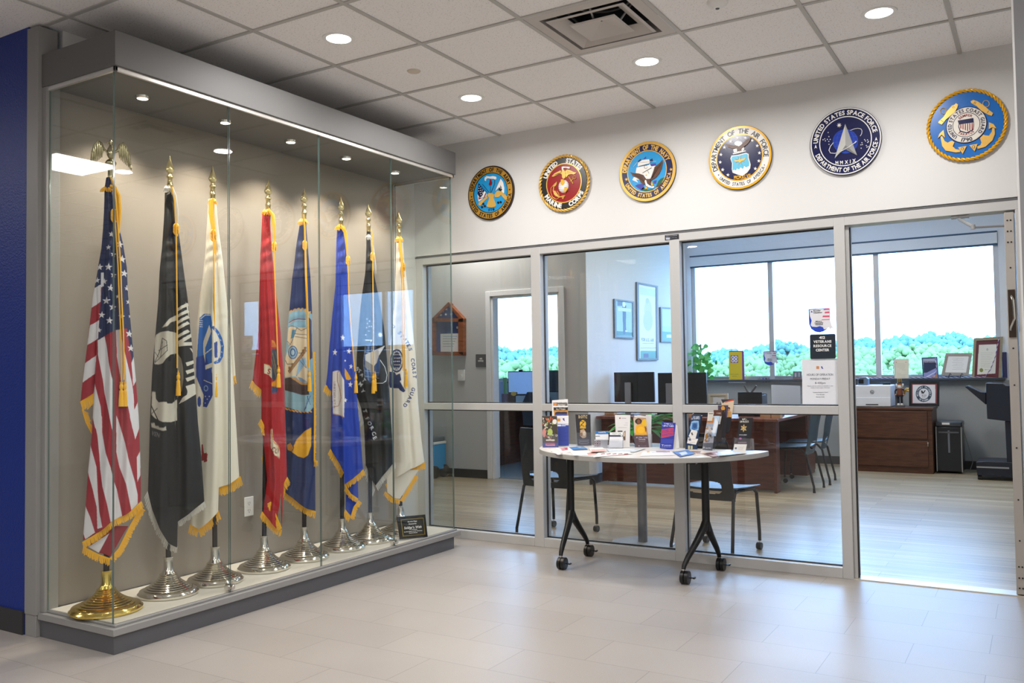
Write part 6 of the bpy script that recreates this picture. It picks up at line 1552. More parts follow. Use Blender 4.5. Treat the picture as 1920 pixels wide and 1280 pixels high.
def shp(name, pts, o, th=0.002):
    b = MB(); a = [Vector(pl0.hit(B[0] + x / B[2], B[1] + y / B[2], o)) for x, y in pts]; n = Vector(pl0.n) * th; k = len(a)
    b.add(a + [p_ - n for p_ in a], [tuple(range(k)), tuple(range(2 * k - 1, k - 1, -1))] + [(i, (i + 1) % k, k + (i + 1) % k, k + i) for i in range(k)], ACRYL); b.build(name, t_, smooth=False)
shp('front_sheet', [(840, 640), (990, 650), (960, 920), (778, 912)], 0.008)
shp('tier_sheet', [(1010, 520), (1080, 520), (1045, 840), (985, 850)], -0.02); shp('tier_sheet', [(1100, 415), (1180, 410), (1130, 750), (1060, 760)], -0.036); shp('tier_sheet', [(1150, 330), (1262, 320), (1200, 660), (1120, 680)], -0.05)
shp('back_sheet', [(1230, 300), (1262, 300), (1000, 920), (960, 920)], -0.072)
# sheriff star card
pc = Pic('#121118').crop(*B).text('MAKE A', 1408, 445, 24, '#e2dccc', width=70).text('DIFFERENCE', 1405, 482, 26, '#e2dccc', width=130).star(1395, 580, 62, '#c9a868', 0.1, 0.85, 6, 0.5).ell(1395, 575, 22, 24, '#8f7440').ell(1395, 575, 10, 12, '#e2d2a8').rect(1330, 676, 1440, 686, '#b8b6bc')
pc.ell(1375, 735, 62, 42, '#241c30').ell(1345, 735, 20, 14, '#b0609c').rect(1305, 770, 1445, 860, '#3c2c38')
for i in range(9): pc.ell(1318 + i * 14, 795, 7, 9, '#8d7c86')
q = q_(B, [(1330, 418), (1535, 425), (1485, 880), (1295, 870)])
o, pl, p = standee('leaflet', q, pc, 'black leaflet with a gold six-pointed badge near the right table end', base=(1394, 846), yaw=0.0)
pc = Pic('#e2ded8').crop(*B).rect(1255, 865, 1285, 895, '#5a6472')
for i in range(3): pc.rect(1300, 862 + i * 18, 1395 - i * 10, 866 + i * 18, '#a9a7a4')
standee('business_card', q_(B, [(1250, 818), (1436, 822), (1412, 950), (1230, 930)]), pc, 'white business card in front of the gold badge leaflet', 'card', base=(1386, 848), off=0.014, thick=0.003)
holder(q_(B, [(1262, 715), (1540, 728), (1552, 915), (1222, 925)]), pl, 'clear holder around the gold badge leaflet near the right table end', back=0.035, lip=0.95)

# papers lying flat
def flat(quad, pic, label, z, name='flyer', grp=None):
    o = card(name, quad, ZPL(TZ + 0.001 + z), pic, 0.0012, 0.8); tag(o, label, 'paper', grp); return o
PINK = Pic('#dcd2d0').crop(*A)
for i in range(26):
    x, y = rd.uniform(150, 560), rd.uniform(815, 900); PINK.ell(x, y, rd.uniform(8, 26), rd.uniform(3, 7), rd.choice(['#c56a74', '#d9dbe0', '#a8323e', '#e6e2e0', '#8b93a8', '#cfa8a0']), 0)
flat(q_(A, [(170, 820), (400, 812), (470, 880), (340, 902)]), PINK, 'white and red flyer lying flat at the left end of the table', 0.001)
flat(q_(A, [(300, 805), (500, 795), (560, 860), (380, 872)]), Pic('#e0dcdc').crop(*A).poly([(360, 815), (470, 800), (480, 835), (400, 845)], '#b04a58').rect(370, 820, 440, 828, '#e8e6e6'), 'white flyer with a dark red patch beside the blue pamphlet', 0.0026)
flat(q_(A, [(495, 800), (690, 782), (755, 826), (560, 836)]), Pic('#2f6fae').crop(*A).poly([(600, 795), (690, 785), (740, 812), (640, 815)], '#7d94a8').rect(620, 795, 660, 800, '#e0e4e8'), 'blue pamphlet lying flat in front of the ROTC leaflet', 0.004)
b_ = flat(q_(A, [(770, 808), (960, 800), (1010, 852), (800, 860)]), Pic('#e6dcd8').crop(*A).poly([(800, 830), (985, 828), (1005, 850), (805, 858)], '#c9a09c'), 'stack of pale pink slips lying in front of the red square logo card', 0.012)
flat(q_(A, [(500, 850), (820, 840), (900, 905), (560, 912)]), Pic('#e2e0e0').crop(*A).poly([(740, 880), (850, 862), (890, 900), (760, 905)], '#c98a84').rect(580, 860, 700, 866, '#c9ccd2'), 'white flyer with salmon corner lying at the front of the table', 0.002)
pc = Pic('#e2e0dd').crop(*A)
for i in range(5): pc.poly([(930 + i * 80, 888), (985 + i * 80, 880), (1000 + i * 80, 892), (940 + i * 80, 900)], '#a8505a')
flat(q_(A, [(900, 872), (1330, 858), (1370, 888), (830, 935)]), pc, 'white flyer with a row of red marks near the front edge', 0.0035)
flat(q_(A, [(1010, 822), (1560, 815), (1400, 862), (1050, 862)]), Pic('#c3cdd6').crop(*A).rect(1100, 828, 1400, 834, '#e2e6ea').rect(1080, 846, 1360, 850, '#9fabb8'), 'glossy pale blue folder under the person in yellow leaflet', 0.0045)
flat(q_(A, [(1520, 850), (1900, 845), (1960, 905), (1480, 920)]), Pic('#dadbe0').crop(*A).poly([(1570, 855), (1600, 850), (1620, 870), (1580, 872)], '#e0a85c').rect(1640, 870, 1860, 876, '#b9c2cc').rect(1700, 850, 1890, 866, '#a8849c'), 'white sheet with orange corner mark in the middle of the table', 0.003)
flat(q_(B, [(330, 930), (560, 905), (680, 960), (440, 1005)]), Pic('#4a7cc0').crop(*B).poly([(420, 950), (520, 925), (560, 960), (470, 985)], '#b9cce0').poly([(350, 985), (440, 960), (470, 1000), (420, 1004)], '#2c57a4'), 'blue picture flyer lying right of the blue adventure leaflet', 0.005)
flat(q_(B, [(560, 905), (800, 915), (850, 970), (650, 985)]), Pic('#d8c8b8').crop(*B).poly([(600, 920), (760, 925), (740, 950), (640, 950)], '#8a6a5c').rect(680, 955, 800, 965, '#5a6a8c'), 'tan and grey flyer lying in front of the dark blue hexagon leaflet', 0.002)
flat(q_(B, [(760, 955), (1000, 925), (1140, 975), (940, 1008)]), Pic('#a08486').crop(*B).poly([(800, 960), (900, 945), (960, 975), (860, 985)], '#5a3c40').poly([(960, 950), (1060, 950), (1100, 975), (1000, 985)], '#b9c8dc'), 'maroon and blue flyer lying in front of the soldiers leaflet', 0.004)
flat(q_(B, [(1000, 930), (1200, 915), (1440, 958), (1020, 1002)]), Pic('#c0d2e8').crop(*B).poly([(1020, 990), (1440, 955), (1440, 965), (1030, 1003)], '#3c2c30').poly([(1030, 940), (1180, 925), (1250, 950), (1080, 970)], '#e2eaf4'), 'light blue flyer with dark edge below the gold badge leaflet', 0.0055)

# ================================================================== SIGNS ON THE GLASS
def txt(b, s_, cx, cy, h, wd, pl, m, off=0.001, ang=0.0, bold=0.02, crop=(0, 0, 1.0), d=0.0008):
    V_, T_ = text_tris(s_, h, bold, wd); a = math.radians(ang); ca, sa = math.cos(a), math.sin(a)
    def place(x, y, dd):
        y = y - h / 2; X = x * ca + y * sa; Y = x * sa - y * ca
        return Vector(pl.hit(crop[0] + (cx + X) / crop[2], crop[1] + (cy + Y) / crop[2], off + dd))
    slab(b, V_, T_, place, m, d)
def decal(b, pts, pl, m, off, crop=(0, 0, 1.0), th=0.0006):
    a = [Vector(pl.hit(crop[0] + x / crop[2], crop[1] + y / crop[2], off)) for x, y in pts]; n = Vector(pl.n) * th; k = len(a)
    b.add(a + [p_ - n for p_ in a], [tuple(range(k)), tuple(range(2 * k - 1, k - 1, -1))] + [(i, (i + 1) % k, k + (i + 1) % k, k + i) for i in range(k)], m)
def rrect(x0, y0, x1, y1, r, n=5):
    o = []
    for cx, cy, a0 in ((x1 - r, y0 + r, -90), (x1 - r, y1 - r, 0), (x0 + r, y1 - r, 90), (x0 + r, y0 + r, 180)):
        for i in range(n + 1):
            a = math.radians(a0 + 90 * i / n); o.append((cx + r * math.cos(a), cy + r * math.sin(a)))
    return o
GP = YPL(0.052)
K5 = (1490, 560, 6.1)
SBL = mat('sticker_blue', '#1740b8', 0.4); SPK = mat('sticker_pink_red', '#d0506e', 0.4); SOF = mat('sticker_white', '#dcdbe0', 0.45); STX = mat('print_dark', '#23262e', 0.5); SOR = mat('print_orange', '#c8884c', 0.5)
def shield(crop, pl, label, name='shield_sticker', small=False):
    t = thing(name, pl.hit(crop[0] + 280 / crop[2], crop[1] + 250 / crop[2]), label, 'sticker')
    b = MB(); decal(b, [(158, 118), (403, 105), (404, 250), (395, 300), (370, 345), (330, 372), (285, 385), (235, 376), (190, 345), (165, 290)], pl, SBL, 0.0006, crop); b.build('shield_backing', t)
    b = MB(); decal(b, [(170, 128), (398, 112), (400, 230), (415, 268), (420, 295), (450, 342), (425, 335), (400, 350), (392, 325), (360, 345), (335, 350), (325, 325), (290, 312), (250, 322), (200, 318), (182, 300), (195, 250), (175, 200)], pl, SOF, 0.0013, crop)
    b.build('state_outline', t)
    b = MB()
    for q in ([(335, 115), (403, 108), (403, 122), (332, 130)], [(348, 148), (402, 145), (402, 163), (342, 166)], [(325, 192), (402, 190), (402, 208), (318, 210)], [(310, 235), (402, 233), (402, 240), (310, 242)]): decal(b, q, pl, SPK, 0.0019, crop)
    b.build('stripes', t)
    b = MB(); txt(b, 'Bossier', 257, 135, 14, 82, pl, STX, 0.0014, -3, 0.04, crop); txt(b, 'Chamber', 266, 157, 14, 102, pl, STX, 0.0014, -3, 0.04, crop)
    txt(b, 'Military', 275, 257, 13, 72, pl, STX, 0.0014, -3, 0.04, crop); txt(b, 'Community', 278, 275, 14, 98, pl, STX, 0.0014, -3, 0.04, crop); txt(b, 'Champion', 280, 293, 14, 86, pl, STX, 0.0014, -3, 0.04, crop)
    decal(b, [(182, 150), (195, 138), (208, 152), (195, 156)], pl, SBL, 0.002, crop); b.build('lettering', t, smooth=False)
shield(K5, GP, 'large shield sticker with a white state outline on the glass above the dark room sign')
t = thing('room_sign', GP.hit(1543, 650), 'dark navy room sign reading 412 Veterans Resource Center stuck on the glass', 'sign')
b = MB(); decal(b, [(1490 + x / 6.1, 560 + y / 6.1) for x, y in [(186, 408), (455, 400), (466, 408), (470, 670), (462, 682), (192, 688), (181, 680), (175, 420)]], GP, mat('sign_navy', '#16222f', 0.35), 0.006, th=0.006); b.build('sign_plate', t)
b = MB()
for s_, cy, h_, w_, cx in (('412', 443, 28, 68, 316), ('VETERANS', 489, 27, 205, 320), ('RESOURCE', 537, 27, 205, 320), ('CENTER', 585, 28, 152, 321)): txt(b, s_, cx, cy, h_, w_, GP, PAPER, 0.006, -1.2, 0.035, K5)
b.build('lettering', t, smooth=False)
t = thing('hours_notice', GP.hit(1537, 714), 'white printed sheet of opening hours taped to the glass below the navy room sign', 'notice')
b = MB(); decal(b, [(83, 690), (492, 682), (507, 1208), (90, 1205)], GP, mat('notice_paper', '#dcdee4', 0.6), 0.0006, K5); b.build('sheet', t)
b = MB(); g5 = mat('print_grey', '#5c5f66', 0.6)
for s_, cy, h_, w_, cx in (('HOURS OF OPERATION', 867, 24, 300, 290), ('MONDAY-FRIDAY', 914, 22, 228, 292), ('8-430pm', 961, 22, 120, 293), ('Please call our office to schedule a time', 996, 8, 290, 293), ('outside of these regular office hours', 1016, 8, 220, 293), ('Veterans Resource Center', 1068, 10, 176, 295), ('Room 412 open', 1094, 10, 90, 295), ('Monday-Friday', 1121, 10, 98, 295)): txt(b, s_, cx, cy, h_, w_, GP, g5, 0.0006, -0.5, 0.0, K5)
b.build('lettering', t, smooth=False)
b = MB(); decal(b, rrect(248, 770, 280, 802, 4), GP, SOR, 0.0012, K5); b.build('square_logo', t)
b = MB(); decal(b, [(300, 775), (315, 770), (318, 785), (330, 798), (312, 800), (306, 786)], GP, mat('print_violet', '#3f3a8c', 0.5), 0.0012, K5); b.build('state_logo', t)
# clear pocket fixed inside the glass
IP = YPL(0.0); ip = YPL(0.10)
t = thing('document_pocket', ip.hit(1473, 740), 'clear wall pocket with white sheets inside the glass, left of the hours notice', 'document pocket')
b = MB(); decal(b, [(1443, 640), (1503, 644), (1504, 757), (1445, 757)], YPL(0.066), ACRYL, 0, th=0.0015); b.build('back_sheet', t)
b = MB(); decal(b, [(1444, 716), (1503, 718), (1504, 757.5), (1445, 757.5)], YPL(0.11), ACRYL, 0, th=0.0015); b.build('front_sheet', t)
b = MB(); decal(b, [(1446, 721), (1500, 723), (1501, 757), (1447, 757)], YPL(0.085), mat('pocket_paper', '#c9ced6', 0.6), 0, th=0.006); b.build('sheets', t)

# ================================================================== OFFICE FURNITURE
def wood(name, c, sc=(2, 30, 2)):
    if name in MATS: return MATS[name]
    m = mat(name, c, 0.38, noise=0.03); t_ = m.node_tree; b_ = t_.nodes['Principled BSDF']
    tc = t_.nodes.new('ShaderNodeTexCoord'); mp = t_.nodes.new('ShaderNodeMapping'); mp.inputs['Scale'].default_value = sc
    n = t_.nodes.new('ShaderNodeTexNoise'); n.inputs['Scale'].default_value = 3; n.inputs['Detail'].default_value = 6
    cr = t_.nodes.new('ShaderNodeValToRGB'); l = lin(c); e = cr.color_ramp.elements
    e[0].color = (*[x * 0.7 for x in l], 1); e[1].color = (*[min(1, x * 1.3) for x in l], 1); e[0].position = 0.35; e[1].position = 0.65
    t_.links.new(tc.outputs['Object'], mp.inputs[0]); t_.links.new(mp.outputs[0], n.inputs[0]); t_.links.new(n.outputs['Fac'], cr.inputs[0]); t_.links.new(cr.outputs[0], b_.inputs['Base Color'])
    return m
CHERRY = wood('cherry_laminate', '#5a2c22', (2, 2, 14)); WALNUT = wood('walnut_laminate', '#4f2f1e', (2, 2, 16)); DESKTOP = wood('desk_top_cherry', '#7c4a3c', (14, 2, 2))
DY = 3.42
t = thing('office_desk', (0, 3.9, 0), 'large reddish brown L-shaped desk with plain front panel in the office', 'desk')
b = MB(); b.box(-1.22, 0.70, DY + 0.02, DY + 0.045, 0.02, 0.71, CHERRY); b.build('front_panel', t, bevel=0.002)
b = MB(); b.box(0.70, 0.725, DY - 0.04, DY + 0.10, 0.0, 0.71, CHERRY); b.build('end_panel', t, bevel=0.002)
b = MB(); b.box(-1.25, 0.75, DY - 0.06, 4.15, 0.712, 0.742, DESKTOP); b.build('desk_top', t, bevel=0.003)
b = MB(); b.box(0.02, 0.75, 4.152, 5.42, 0.712, 0.742, DESKTOP); b.build('return_top', t, bevel=0.003)
b = MB(); b.box(0.20, 0.225, 4.0, 5.0, 0.12, 0.71, CHERRY); b.build('modesty_panel', t)
b = MB(); b.box(0.10, 0.66, 4.98, 5.40, 0.0, 0.71, CHERRY); pd_ = b.build('pedestal', t, bevel=0.002)
for z0 in (0.04, 0.27, 0.5):
    b = MB(); b.box(0.66, 0.672, 5.0, 5.38, z0, z0 + 0.2, CHERRY); b.build('drawer', pd_, bevel=0.002)

def make_chair(label, shell_m):
    """stacking chair facing +y, four tube legs, moulded shell with a hand gap above the seat"""
    t = thing('shell_chair', (0, 0, 0), label, 'chair')
    def sh(name, fn, nu, nv, hole=None, th=0.008):
        vs = []; us = np.linspace(0, 1, nu); ws = np.linspace(0, 1, nv)
        for v in ws:
            for u in us: vs.append(fn(u, v))
        fs = []
        for j in range(nv - 1):
            for i in range(nu - 1):
                um, vm = (us[i] + us[i + 1]) / 2, (ws[j] + ws[j + 1]) / 2
                if hole and hole(um, vm): continue
                fs.append((j * nu + i, j * nu + i + 1, (j + 1) * nu + i + 1, (j + 1) * nu + i))
        b = MB(); b.add(vs, fs, shell_m); o = b.build(name, t, ang=60)
        s_ = o.modifiers.new('thick', 'SOLIDIFY'); s_.thickness = th; s_.offset = 0; return o
    def seat(u, v):
        x = (u - 0.5) * (0.42 + 0.03 * v); y = -0.19 + 0.42 * v
        r = 0.0 if 0.12 < u < 0.88 else 0.0
        return (x * (1 - 0.06 * (2 * abs(v - 0.5)) ** 6), y, 0.447 + 0.012 * (2 * u - 1) ** 2 - 0.018 * v ** 3 - 0.01 * math.sin(PI * v))
    sh('seat', seat, 15, 15)
    def back(u, v):
        wv = 0.43 - 0.03 * v - 0.05 * max(0, v - 0.85) * 6 * abs(2 * u - 1)
        x = (u - 0.5) * wv
        z = 0.375 + 0.45 * v
        y = -0.185 - 0.035 * math.sin(min(1, v * 2.2) * PI / 2) - 0.075 * v ** 2 + 0.045 * (2 * u - 1) ** 2 * (0.4 + v * 0.6)
        return (x, y, z)
    sh('backrest', back, 67, 91, lambda u, v: ((abs(u - 0.5) / 0.32) ** 4 + (abs(v - 0.19) / 0.10) ** 4) < 1)
    LM = mat('chair_leg_charcoal', '#1b1e22', 0.4, 0.4)
    for sx in (-1, 1):
        b = MB(); b.tube([(sx * 0.18, -0.05, 0.428), (sx * 0.195, -0.13, 0.425), (sx * 0.205, -0.18, 0.37), (sx * 0.222, -0.235, 0.12), (sx * 0.226, -0.25, 0.06), (sx * 0.226, -0.252, 0.012)], 0.0115, LM, 12)
        b.lathe([(0.014, 0), (0.014, 0.014), (0.0115, 0.02)], BLACKP, (sx * 0.226, -0.252, 0.0), 14); b.build('leg', t)
        b = MB(); b.tube([(sx * 0.18, -0.05, 0.428), (sx * 0.19, 0.16, 0.422), (sx * 0.196, 0.195, 0.39), (sx * 0.203, 0.215, 0.12), (sx * 0.203, 0.215, 0.06)], 0.0115, LM, 12); lg = b.build('leg', t)
        b = MB(); b.cyl((sx * 0.203, 0.215, 0.062), (sx * 0.203, 0.215, 0.03), 0.006, CHROME, 8)
        b.cyl((sx * 0.203 - 0.016, 0.208, 0.024), (sx * 0.203 + 0.016, 0.208, 0.024), 0.024, BLACKP, 22); b.build('caster', lg)
    b = MB(); b.tube([(-0.18, -0.05, 0.428), (0, -0.06, 0.426), (0.18, -0.05, 0.428)], 0.009, LM, 10); b.tube([(-0.19, 0.12, 0.424), (0.19, 0.12, 0.424)], 0.009, LM, 10); b.build('seat_frame', t)
    return t
SHB = mat('chair_shell_black', '#14171c', 0.38); SHB2 = mat('chair_shell_blue_grey', '#39505f', 0.42)
c0 = make_chair('black shell chair on wheels behind the glass at the left of the half-round table', SHB)
c0.location = (-0.205, 0.52, 0); c0.rotation_euler = (0, 0, math.radians(-6))
dup(c0, (1.075, 0.44, 0), math.radians(-9), 'black shell chair on wheels behind the glass at the right end of the half-round table')
c2 = make_chair('blue-grey shell chair at the open side of the desk, nearer the glass', SHB2)
c2.location = (0.79, 3.80, 0); c2.rotation_euler = (0, 0, math.radians(90))
dup(c2, (0.79, 4.46, 0), math.radians(94), 'blue-grey shell chair at the open side of the desk, nearer the window')

# pedestal table with plant
rx, ry = 0.52, 0.43
t = thing('pedestal_table', (rx, ry, 0), 'small round grey pedestal table on a flat disc base behind the glass', 'table')
b = MB(); b.lathe([(0.225, 0), (0.225, 0.008), (0.218, 0.014), (0.05, 0.016)], mat('table_grey_metal', '#a6a7a9', 0.4, 0.3), (rx, ry, 0), 56); b.build('base', t)
b = MB(); b.cyl((rx, ry, 0.014), (rx, ry, 0.675), 0.034, mat('column_grey', '#77797e', 0.35, 0.4), 28); b.build('column', t)
b = MB(); b.lathe([(0.05, 0.67), (0.25, 0.678), (0.255, 0.682), (0.255, 0.70), (0.25, 0.703)], TM, (rx, ry, 0), 56); b.build('tabletop', t)
LEAF = mat('leaf_green', '#3f9a3c', 0.4, noise=0.25, nscale=14); LEAF2 = mat('leaf_bright_green', '#66b558', 0.4, noise=0.2, nscale=14)
def leaf(b, base, tip, wd, m, sag=0.3, n=7, face=(0, 0, 1)):
    base, tip = Vector(base), Vector(tip); d = tip - base; side = d.cross(Vector(face))
    if side.length < 1e-4: side = Vector((1, 0, 0))
    side.normalize(); vs = []
    for i in range(n):
        s_ = i / (n - 1); p = base + d * s_ + Vector((0, 0, sag * d.length * math.sin(PI * s_) * 0.5)); w_ = wd * math.sin(PI * min(1, s_ * 0.9 + 0.08)) ** 0.8 * 0.5
        vs += [p - side * w_, p + Vector((0, 0, -w_ * 0.3)), p + side * w_]
    fs = []
    for i in range(n - 1):
        for k in (0, 1): fs.append((3 * i + k, 3 * i + k + 1, 3 * i + k + 4, 3 * i + k + 3))
    o = len(vs); vs2 = [v - Vector((0, 0, 0.0008)) for v in vs]; fs2 = [tuple(x + o for x in f[::-1]) for f in fs]
    b.add(vs + vs2, fs + fs2, m)
t = thing('potted_plant', (rx, ry, 0.704), 'leafy green potted plant with drooping leaves on the round pedestal table', 'plant')
b = MB(); b.lathe([(0.045, 0.704), (0.06, 0.78), (0.062, 0.785), (0.056, 0.785), (0.054, 0.775), (0.0005, 0.775)], mat('pot_white', '#c9c8c4', 0.4), (rx, ry, 0), 28, cap=False); b.build('pot', t)
rl = random.Random(11)
for i in range(36):
    a = rl.uniform(0, 2 * PI); L_ = rl.uniform(0.14, 0.25); e_ = rl.uniform(-0.15, 0.95)
    b = MB(); st = Vector((rx + 0.02 * math.cos(a), ry + 0.02 * math.sin(a), 0.78)); md = st + Vector((math.cos(a) * L_ * 0.35, math.sin(a) * L_ * 0.35, 0.05 + 0.07 * e_))
    b.tube([st, md], 0.002, LEAF, 5); leaf(b, md, md + Vector((math.cos(a) * L_ * 0.75, math.sin(a) * L_ * 0.75, -0.06 + 0.09 * e_)), 0.06, LEAF, 0.3); b.build('leaf', t)

# monitors and things on the desk
def ybox(name, px4, y, dp, m, z0=None, bevel=0.002, parent=None):
    """upright box whose front face fills the pixel rectangle x0, y0, x1, y1 at depth y"""
    a = on('y', y, px4[0], px4[1]); c = on('y', y, px4[2], px4[3]); zb = c.z if z0 is None else z0
    b = MB(); b.box(a.x, c.x, y, y + dp, zb, a.z, m); return b.build(name, parent, bevel=bevel), a, c
MSH = mat('monitor_shell_black', '#15171a', 0.35); MSV = mat('monitor_stand_silver', '#8f8f92', 0.35, 0.4)
def monitor(px4, y, label, stand_px=None, z0=0.742, front=False, rz=0.0, screen=None):
    a = on('y', y, px4[0], px4[1]); c = on('y', y, px4[2], px4[3]); cx = (a.x + c.x) / 2; w_ = c.x - a.x
    t = thing('monitor', (cx, y, z0), label, 'monitor', None, rz)
    M_ = Matrix.Translation((cx, y, 0)) @ Matrix.Rotation(rz, 4, 'Z')
    b = MB(); b.box(-w_ / 2, w_ / 2, 0, 0.03, c.z, a.z, MSH, M_); b.build('housing', t, bevel=0.004)
    b = MB(); ysn = -0.001 if front else 0.03
    b.box(-w_ / 2 + 0.012, w_ / 2 - 0.012, ysn, ysn + 0.001, c.z + 0.02, a.z - 0.012, screen or mat('screen_off', '#0b0d10', 0.12), M_); b.build('screen', t)
    sx = 0.0 if stand_px is None else (on('y', y, stand_px, px4[1]).x - cx)
    b = MB(); yy = 0.035 if front else -0.035
    b.box(sx - 0.035, sx + 0.035, yy - 0.014, yy + 0.014, z0 + 0.01, c.z + (a.z - c.z) * 0.66, MSV, M_); b.box(sx - 0.11, sx + 0.11, yy - 0.09, yy + 0.09, z0, z0 + 0.012, MSV, M_); b.build('stand', t, bevel=0.003)
    return t
monitor((1151, 698, 1227, 754), 3.80, 'left of the two desk monitors seen from behind, with a silver stand', 1179)
monitor((1233, 699, 1325, 757), 3.72, 'right of the two desk monitors seen from behind, cut by the middle mullion', 1256)
ybs = []
def simple(name, px4, y, dp, m, z0, label, cat, group=None):
    o, a, c = ybox(name, px4, y, dp, m, z0); tag(o, label, cat, group); return o, a, c
def frame_thing(name, quad, pl, pic, label, border, fm, cat='picture frame', depth=0.018, res=0.7, foot=None):
    """picture frame: rails around a printed sheet, all from the outer quad on plane pl"""
    t = thing(name, pl.hit((quad[2][0] + quad[3][0]) / 2, (quad[2][1] + quad[3][1]) / 2), label, cat)
    q = np.array(quad, float); ctr = q.mean(0)
    ux = (q[1] - q[0]); vy = (q[3] - q[0]); W_, H_ = np.linalg.norm(ux), np.linalg.norm(vy)
    fu, fv = border / W_, border / H_
    def at(s, t_): return q[0] * (1 - s) * (1 - t_) + q[1] * s * (1 - t_) + q[2] * s * t_ + q[3] * (1 - s) * t_
    inn = [at(fu, fv), at(1 - fu, fv), at(1 - fu, 1 - fv), at(fu, 1 - fv)]
    b = MB()
    for k in range(4):
        k2 = (k + 1) % 4
        f = [Vector(pl.hit(*q[k], 0.006)), Vector(pl.hit(*q[k2], 0.006)), Vector(pl.hit(*inn[k2], 0.006)), Vector(pl.hit(*inn[k], 0.006))]
        d = Vector(pl.n) * depth
        b.add(f + [p_ - d for p_ in f], [(0, 1, 2, 3), (7, 6, 5, 4), (0, 4, 5, 1), (1, 5, 6, 2), (2, 6, 7, 3), (3, 7, 4, 0)], fm)
    b.build('frame', t)
    card('print', [tuple(p) for p in inn], pl, pic, 0.003, res, t)
    if foot is not None:
        p0 = Vector(pl.hit((q[2][0] + q[3][0]) / 2, (q[0][1] * 0.5 + q[3][1] * 0.5), -depth)); b = MB()
        e_ = Vector((p0.x, p0.y, 0)) - Vector((pl.n[0], pl.n[1], 0)).normalized() * 0.07; b.tube([p0, (e_.x, e_.y, foot + 0.002)], 0.004, BLACKP, 8); b.build('easel_leg', t)
    return t
CRF = mat('frame_cream', '#cfc8b4', 0.45); GRF = mat('frame_grey_wood', '#8f8b84', 0.5, noise=0.15, nscale=50); BKF = mat('frame_black', '#17181c', 0.4); BUF = mat('frame_blue', '#2c4a78', 0.4)
pc = Pic('#c2bca8').rect(1337, 745, 1358, 775, '#e0e2e6').ell(1345, 756, 2, 2, '#8a8a90').ell(1351, 756, 2, 2, '#8a8a90')
frame_thing('picture_frame', [(1328, 738), (1365, 737), (1366, 770), (1330, 771)], Plane((0, 3.76, 0), (0, -1, 0.1)), pc, 'small cream framed picture on the desk right of the monitors', 4, CRF, foot=0.742)
t = thing('desk_organizer', on('y', 3.75, 1407, 770), 'black desk sorter tray with two crossed grey bars sticking up, on the desk', 'desk organizer')
a = on('y', 3.75, 1383, 735); c = on('y', 3.75, 1429, 760); b = MB()
b.box(a.x, c.x, 3.75, 3.765, 0.742, a.z, BLACKP); b.box(a.x, c.x, 3.94, 3.955, 0.742, a.z - 0.02, BLACKP); b.box(a.x, a.x + 0.01, 3.765, 3.94, 0.742, a.z - 0.03, BLACKP); b.box(c.x - 0.01, c.x, 3.765, 3.94, 0.742, a.z - 0.03, BLACKP); b.build('tray', t, bevel=0.002)
for p0, p1 in (((1396, 723), (1404, 738)), ((1418, 723), (1407, 738))):
    b = MB(); b.tube([on('y', 3.78, *p0), on('y', 3.78, *p1)], 0.011, GREYDK, 8); b.build('bar', t)
TAN = mat('tan_carton', '#c99b72', 0.6)
for px4, y, l in (((1132, 771, 1151, 778), 3.62, 'tan box on the desk behind the plant'), ((1284, 772, 1298, 781), 3.5, 'tan box on the desk right of the middle mullion'), ((1425, 774, 1445, 783), 3.45, 'left of two tan wooden blocks on the front desk corner'), ((1446, 774, 1463, 783), 3.45, 'right of two tan wooden blocks on the front desk corner')):
    simple('storage_box', px4, y, 0.09, TAN, 0.743, l, 'box')
for px4, y, m, l in (((1232, 771, 1262, 779), 3.55, mat('folder_navy', '#2b2c58', 0.5), 'dark blue pile of folders on the desk left of the middle mullion'), ((1300, 771, 1330, 778), 3.6, mat('folder_slate', '#4a5768', 0.5), 'slate grey pile of folders on the desk right of the middle mullion'), ((1432, 771, 1462, 776), 3.75, mat('folder_blue', '#3b5f8c', 0.5), 'blue pile of folders on the desk near the front corner'), ((1200, 770, 1222, 777), 3.6, PAPER, 'white pile of papers on the desk behind the yellow dress leaflet')):
    simple('folder_pile', px4, y, 0.2, m, 0.743, l, 'folders')

# ---- window ledge
SYL = WY - 0.055
LZ = SZ
t = thing('climbing_plant', on('y', SYL, 1312, 712), 'green vine plant on a mossy stake on the window ledge behind the monitors', 'plant')
pb = on('y', SYL, 1311, 716)
b = MB(); b.lathe([(0.05, LZ), (0.065, LZ + 0.10), (0.058, LZ + 0.10), (0.0005, LZ + 0.09)], mat('pot_terracotta_dark', '#5b4a44', 0.6), (pb.x, SYL, 0), 24, cap=False); b.build('pot', t)
b = MB(); b.cyl((pb.x + 0.02, SYL, LZ + 0.09), (pb.x + 0.03, SYL, on('y', SYL, 1315, 645).z), 0.014, mat('moss_stake', '#8a7a66', 0.9, noise=0.3), 10); b.build('stake', t)
rl = random.Random(2)
for i in range(60):
    u, v = (rl.gauss(1318, 13), rl.gauss(682, 15)) if i > 7 else rl.choice([(1304, 652), (1326, 640), (1310, 636), (1328, 648), (1300, 640), (1333, 662), (1290, 680), (1294, 662)])
    u = min(max(u, 1286), 1345); v = min(v, 712)
    p0 = on('y', SYL + rl.uniform(-0.09, 0.0), u, v); a = rl.uniform(0, 2 * PI); L_ = rl.uniform(0.07, 0.12)
    b = MB(); leaf(b, p0, p0 + Vector((math.cos(a) * L_, math.sin(a) * L_ * 0.3 - 0.01, rl.uniform(-0.06, 0.02))), 0.075, rl.choice([LEAF, LEAF2]), 0.2, 7, (0.3 * rl.uniform(-1, 1), -1, 0.6))
    b.tube([p0, Vector((pb.x + 0.025, SYL, min(p0.z + 0.02, on('y', SYL, 1315, 647).z)))], 0.0015, LEAF, 4); b.build('leaf', t)
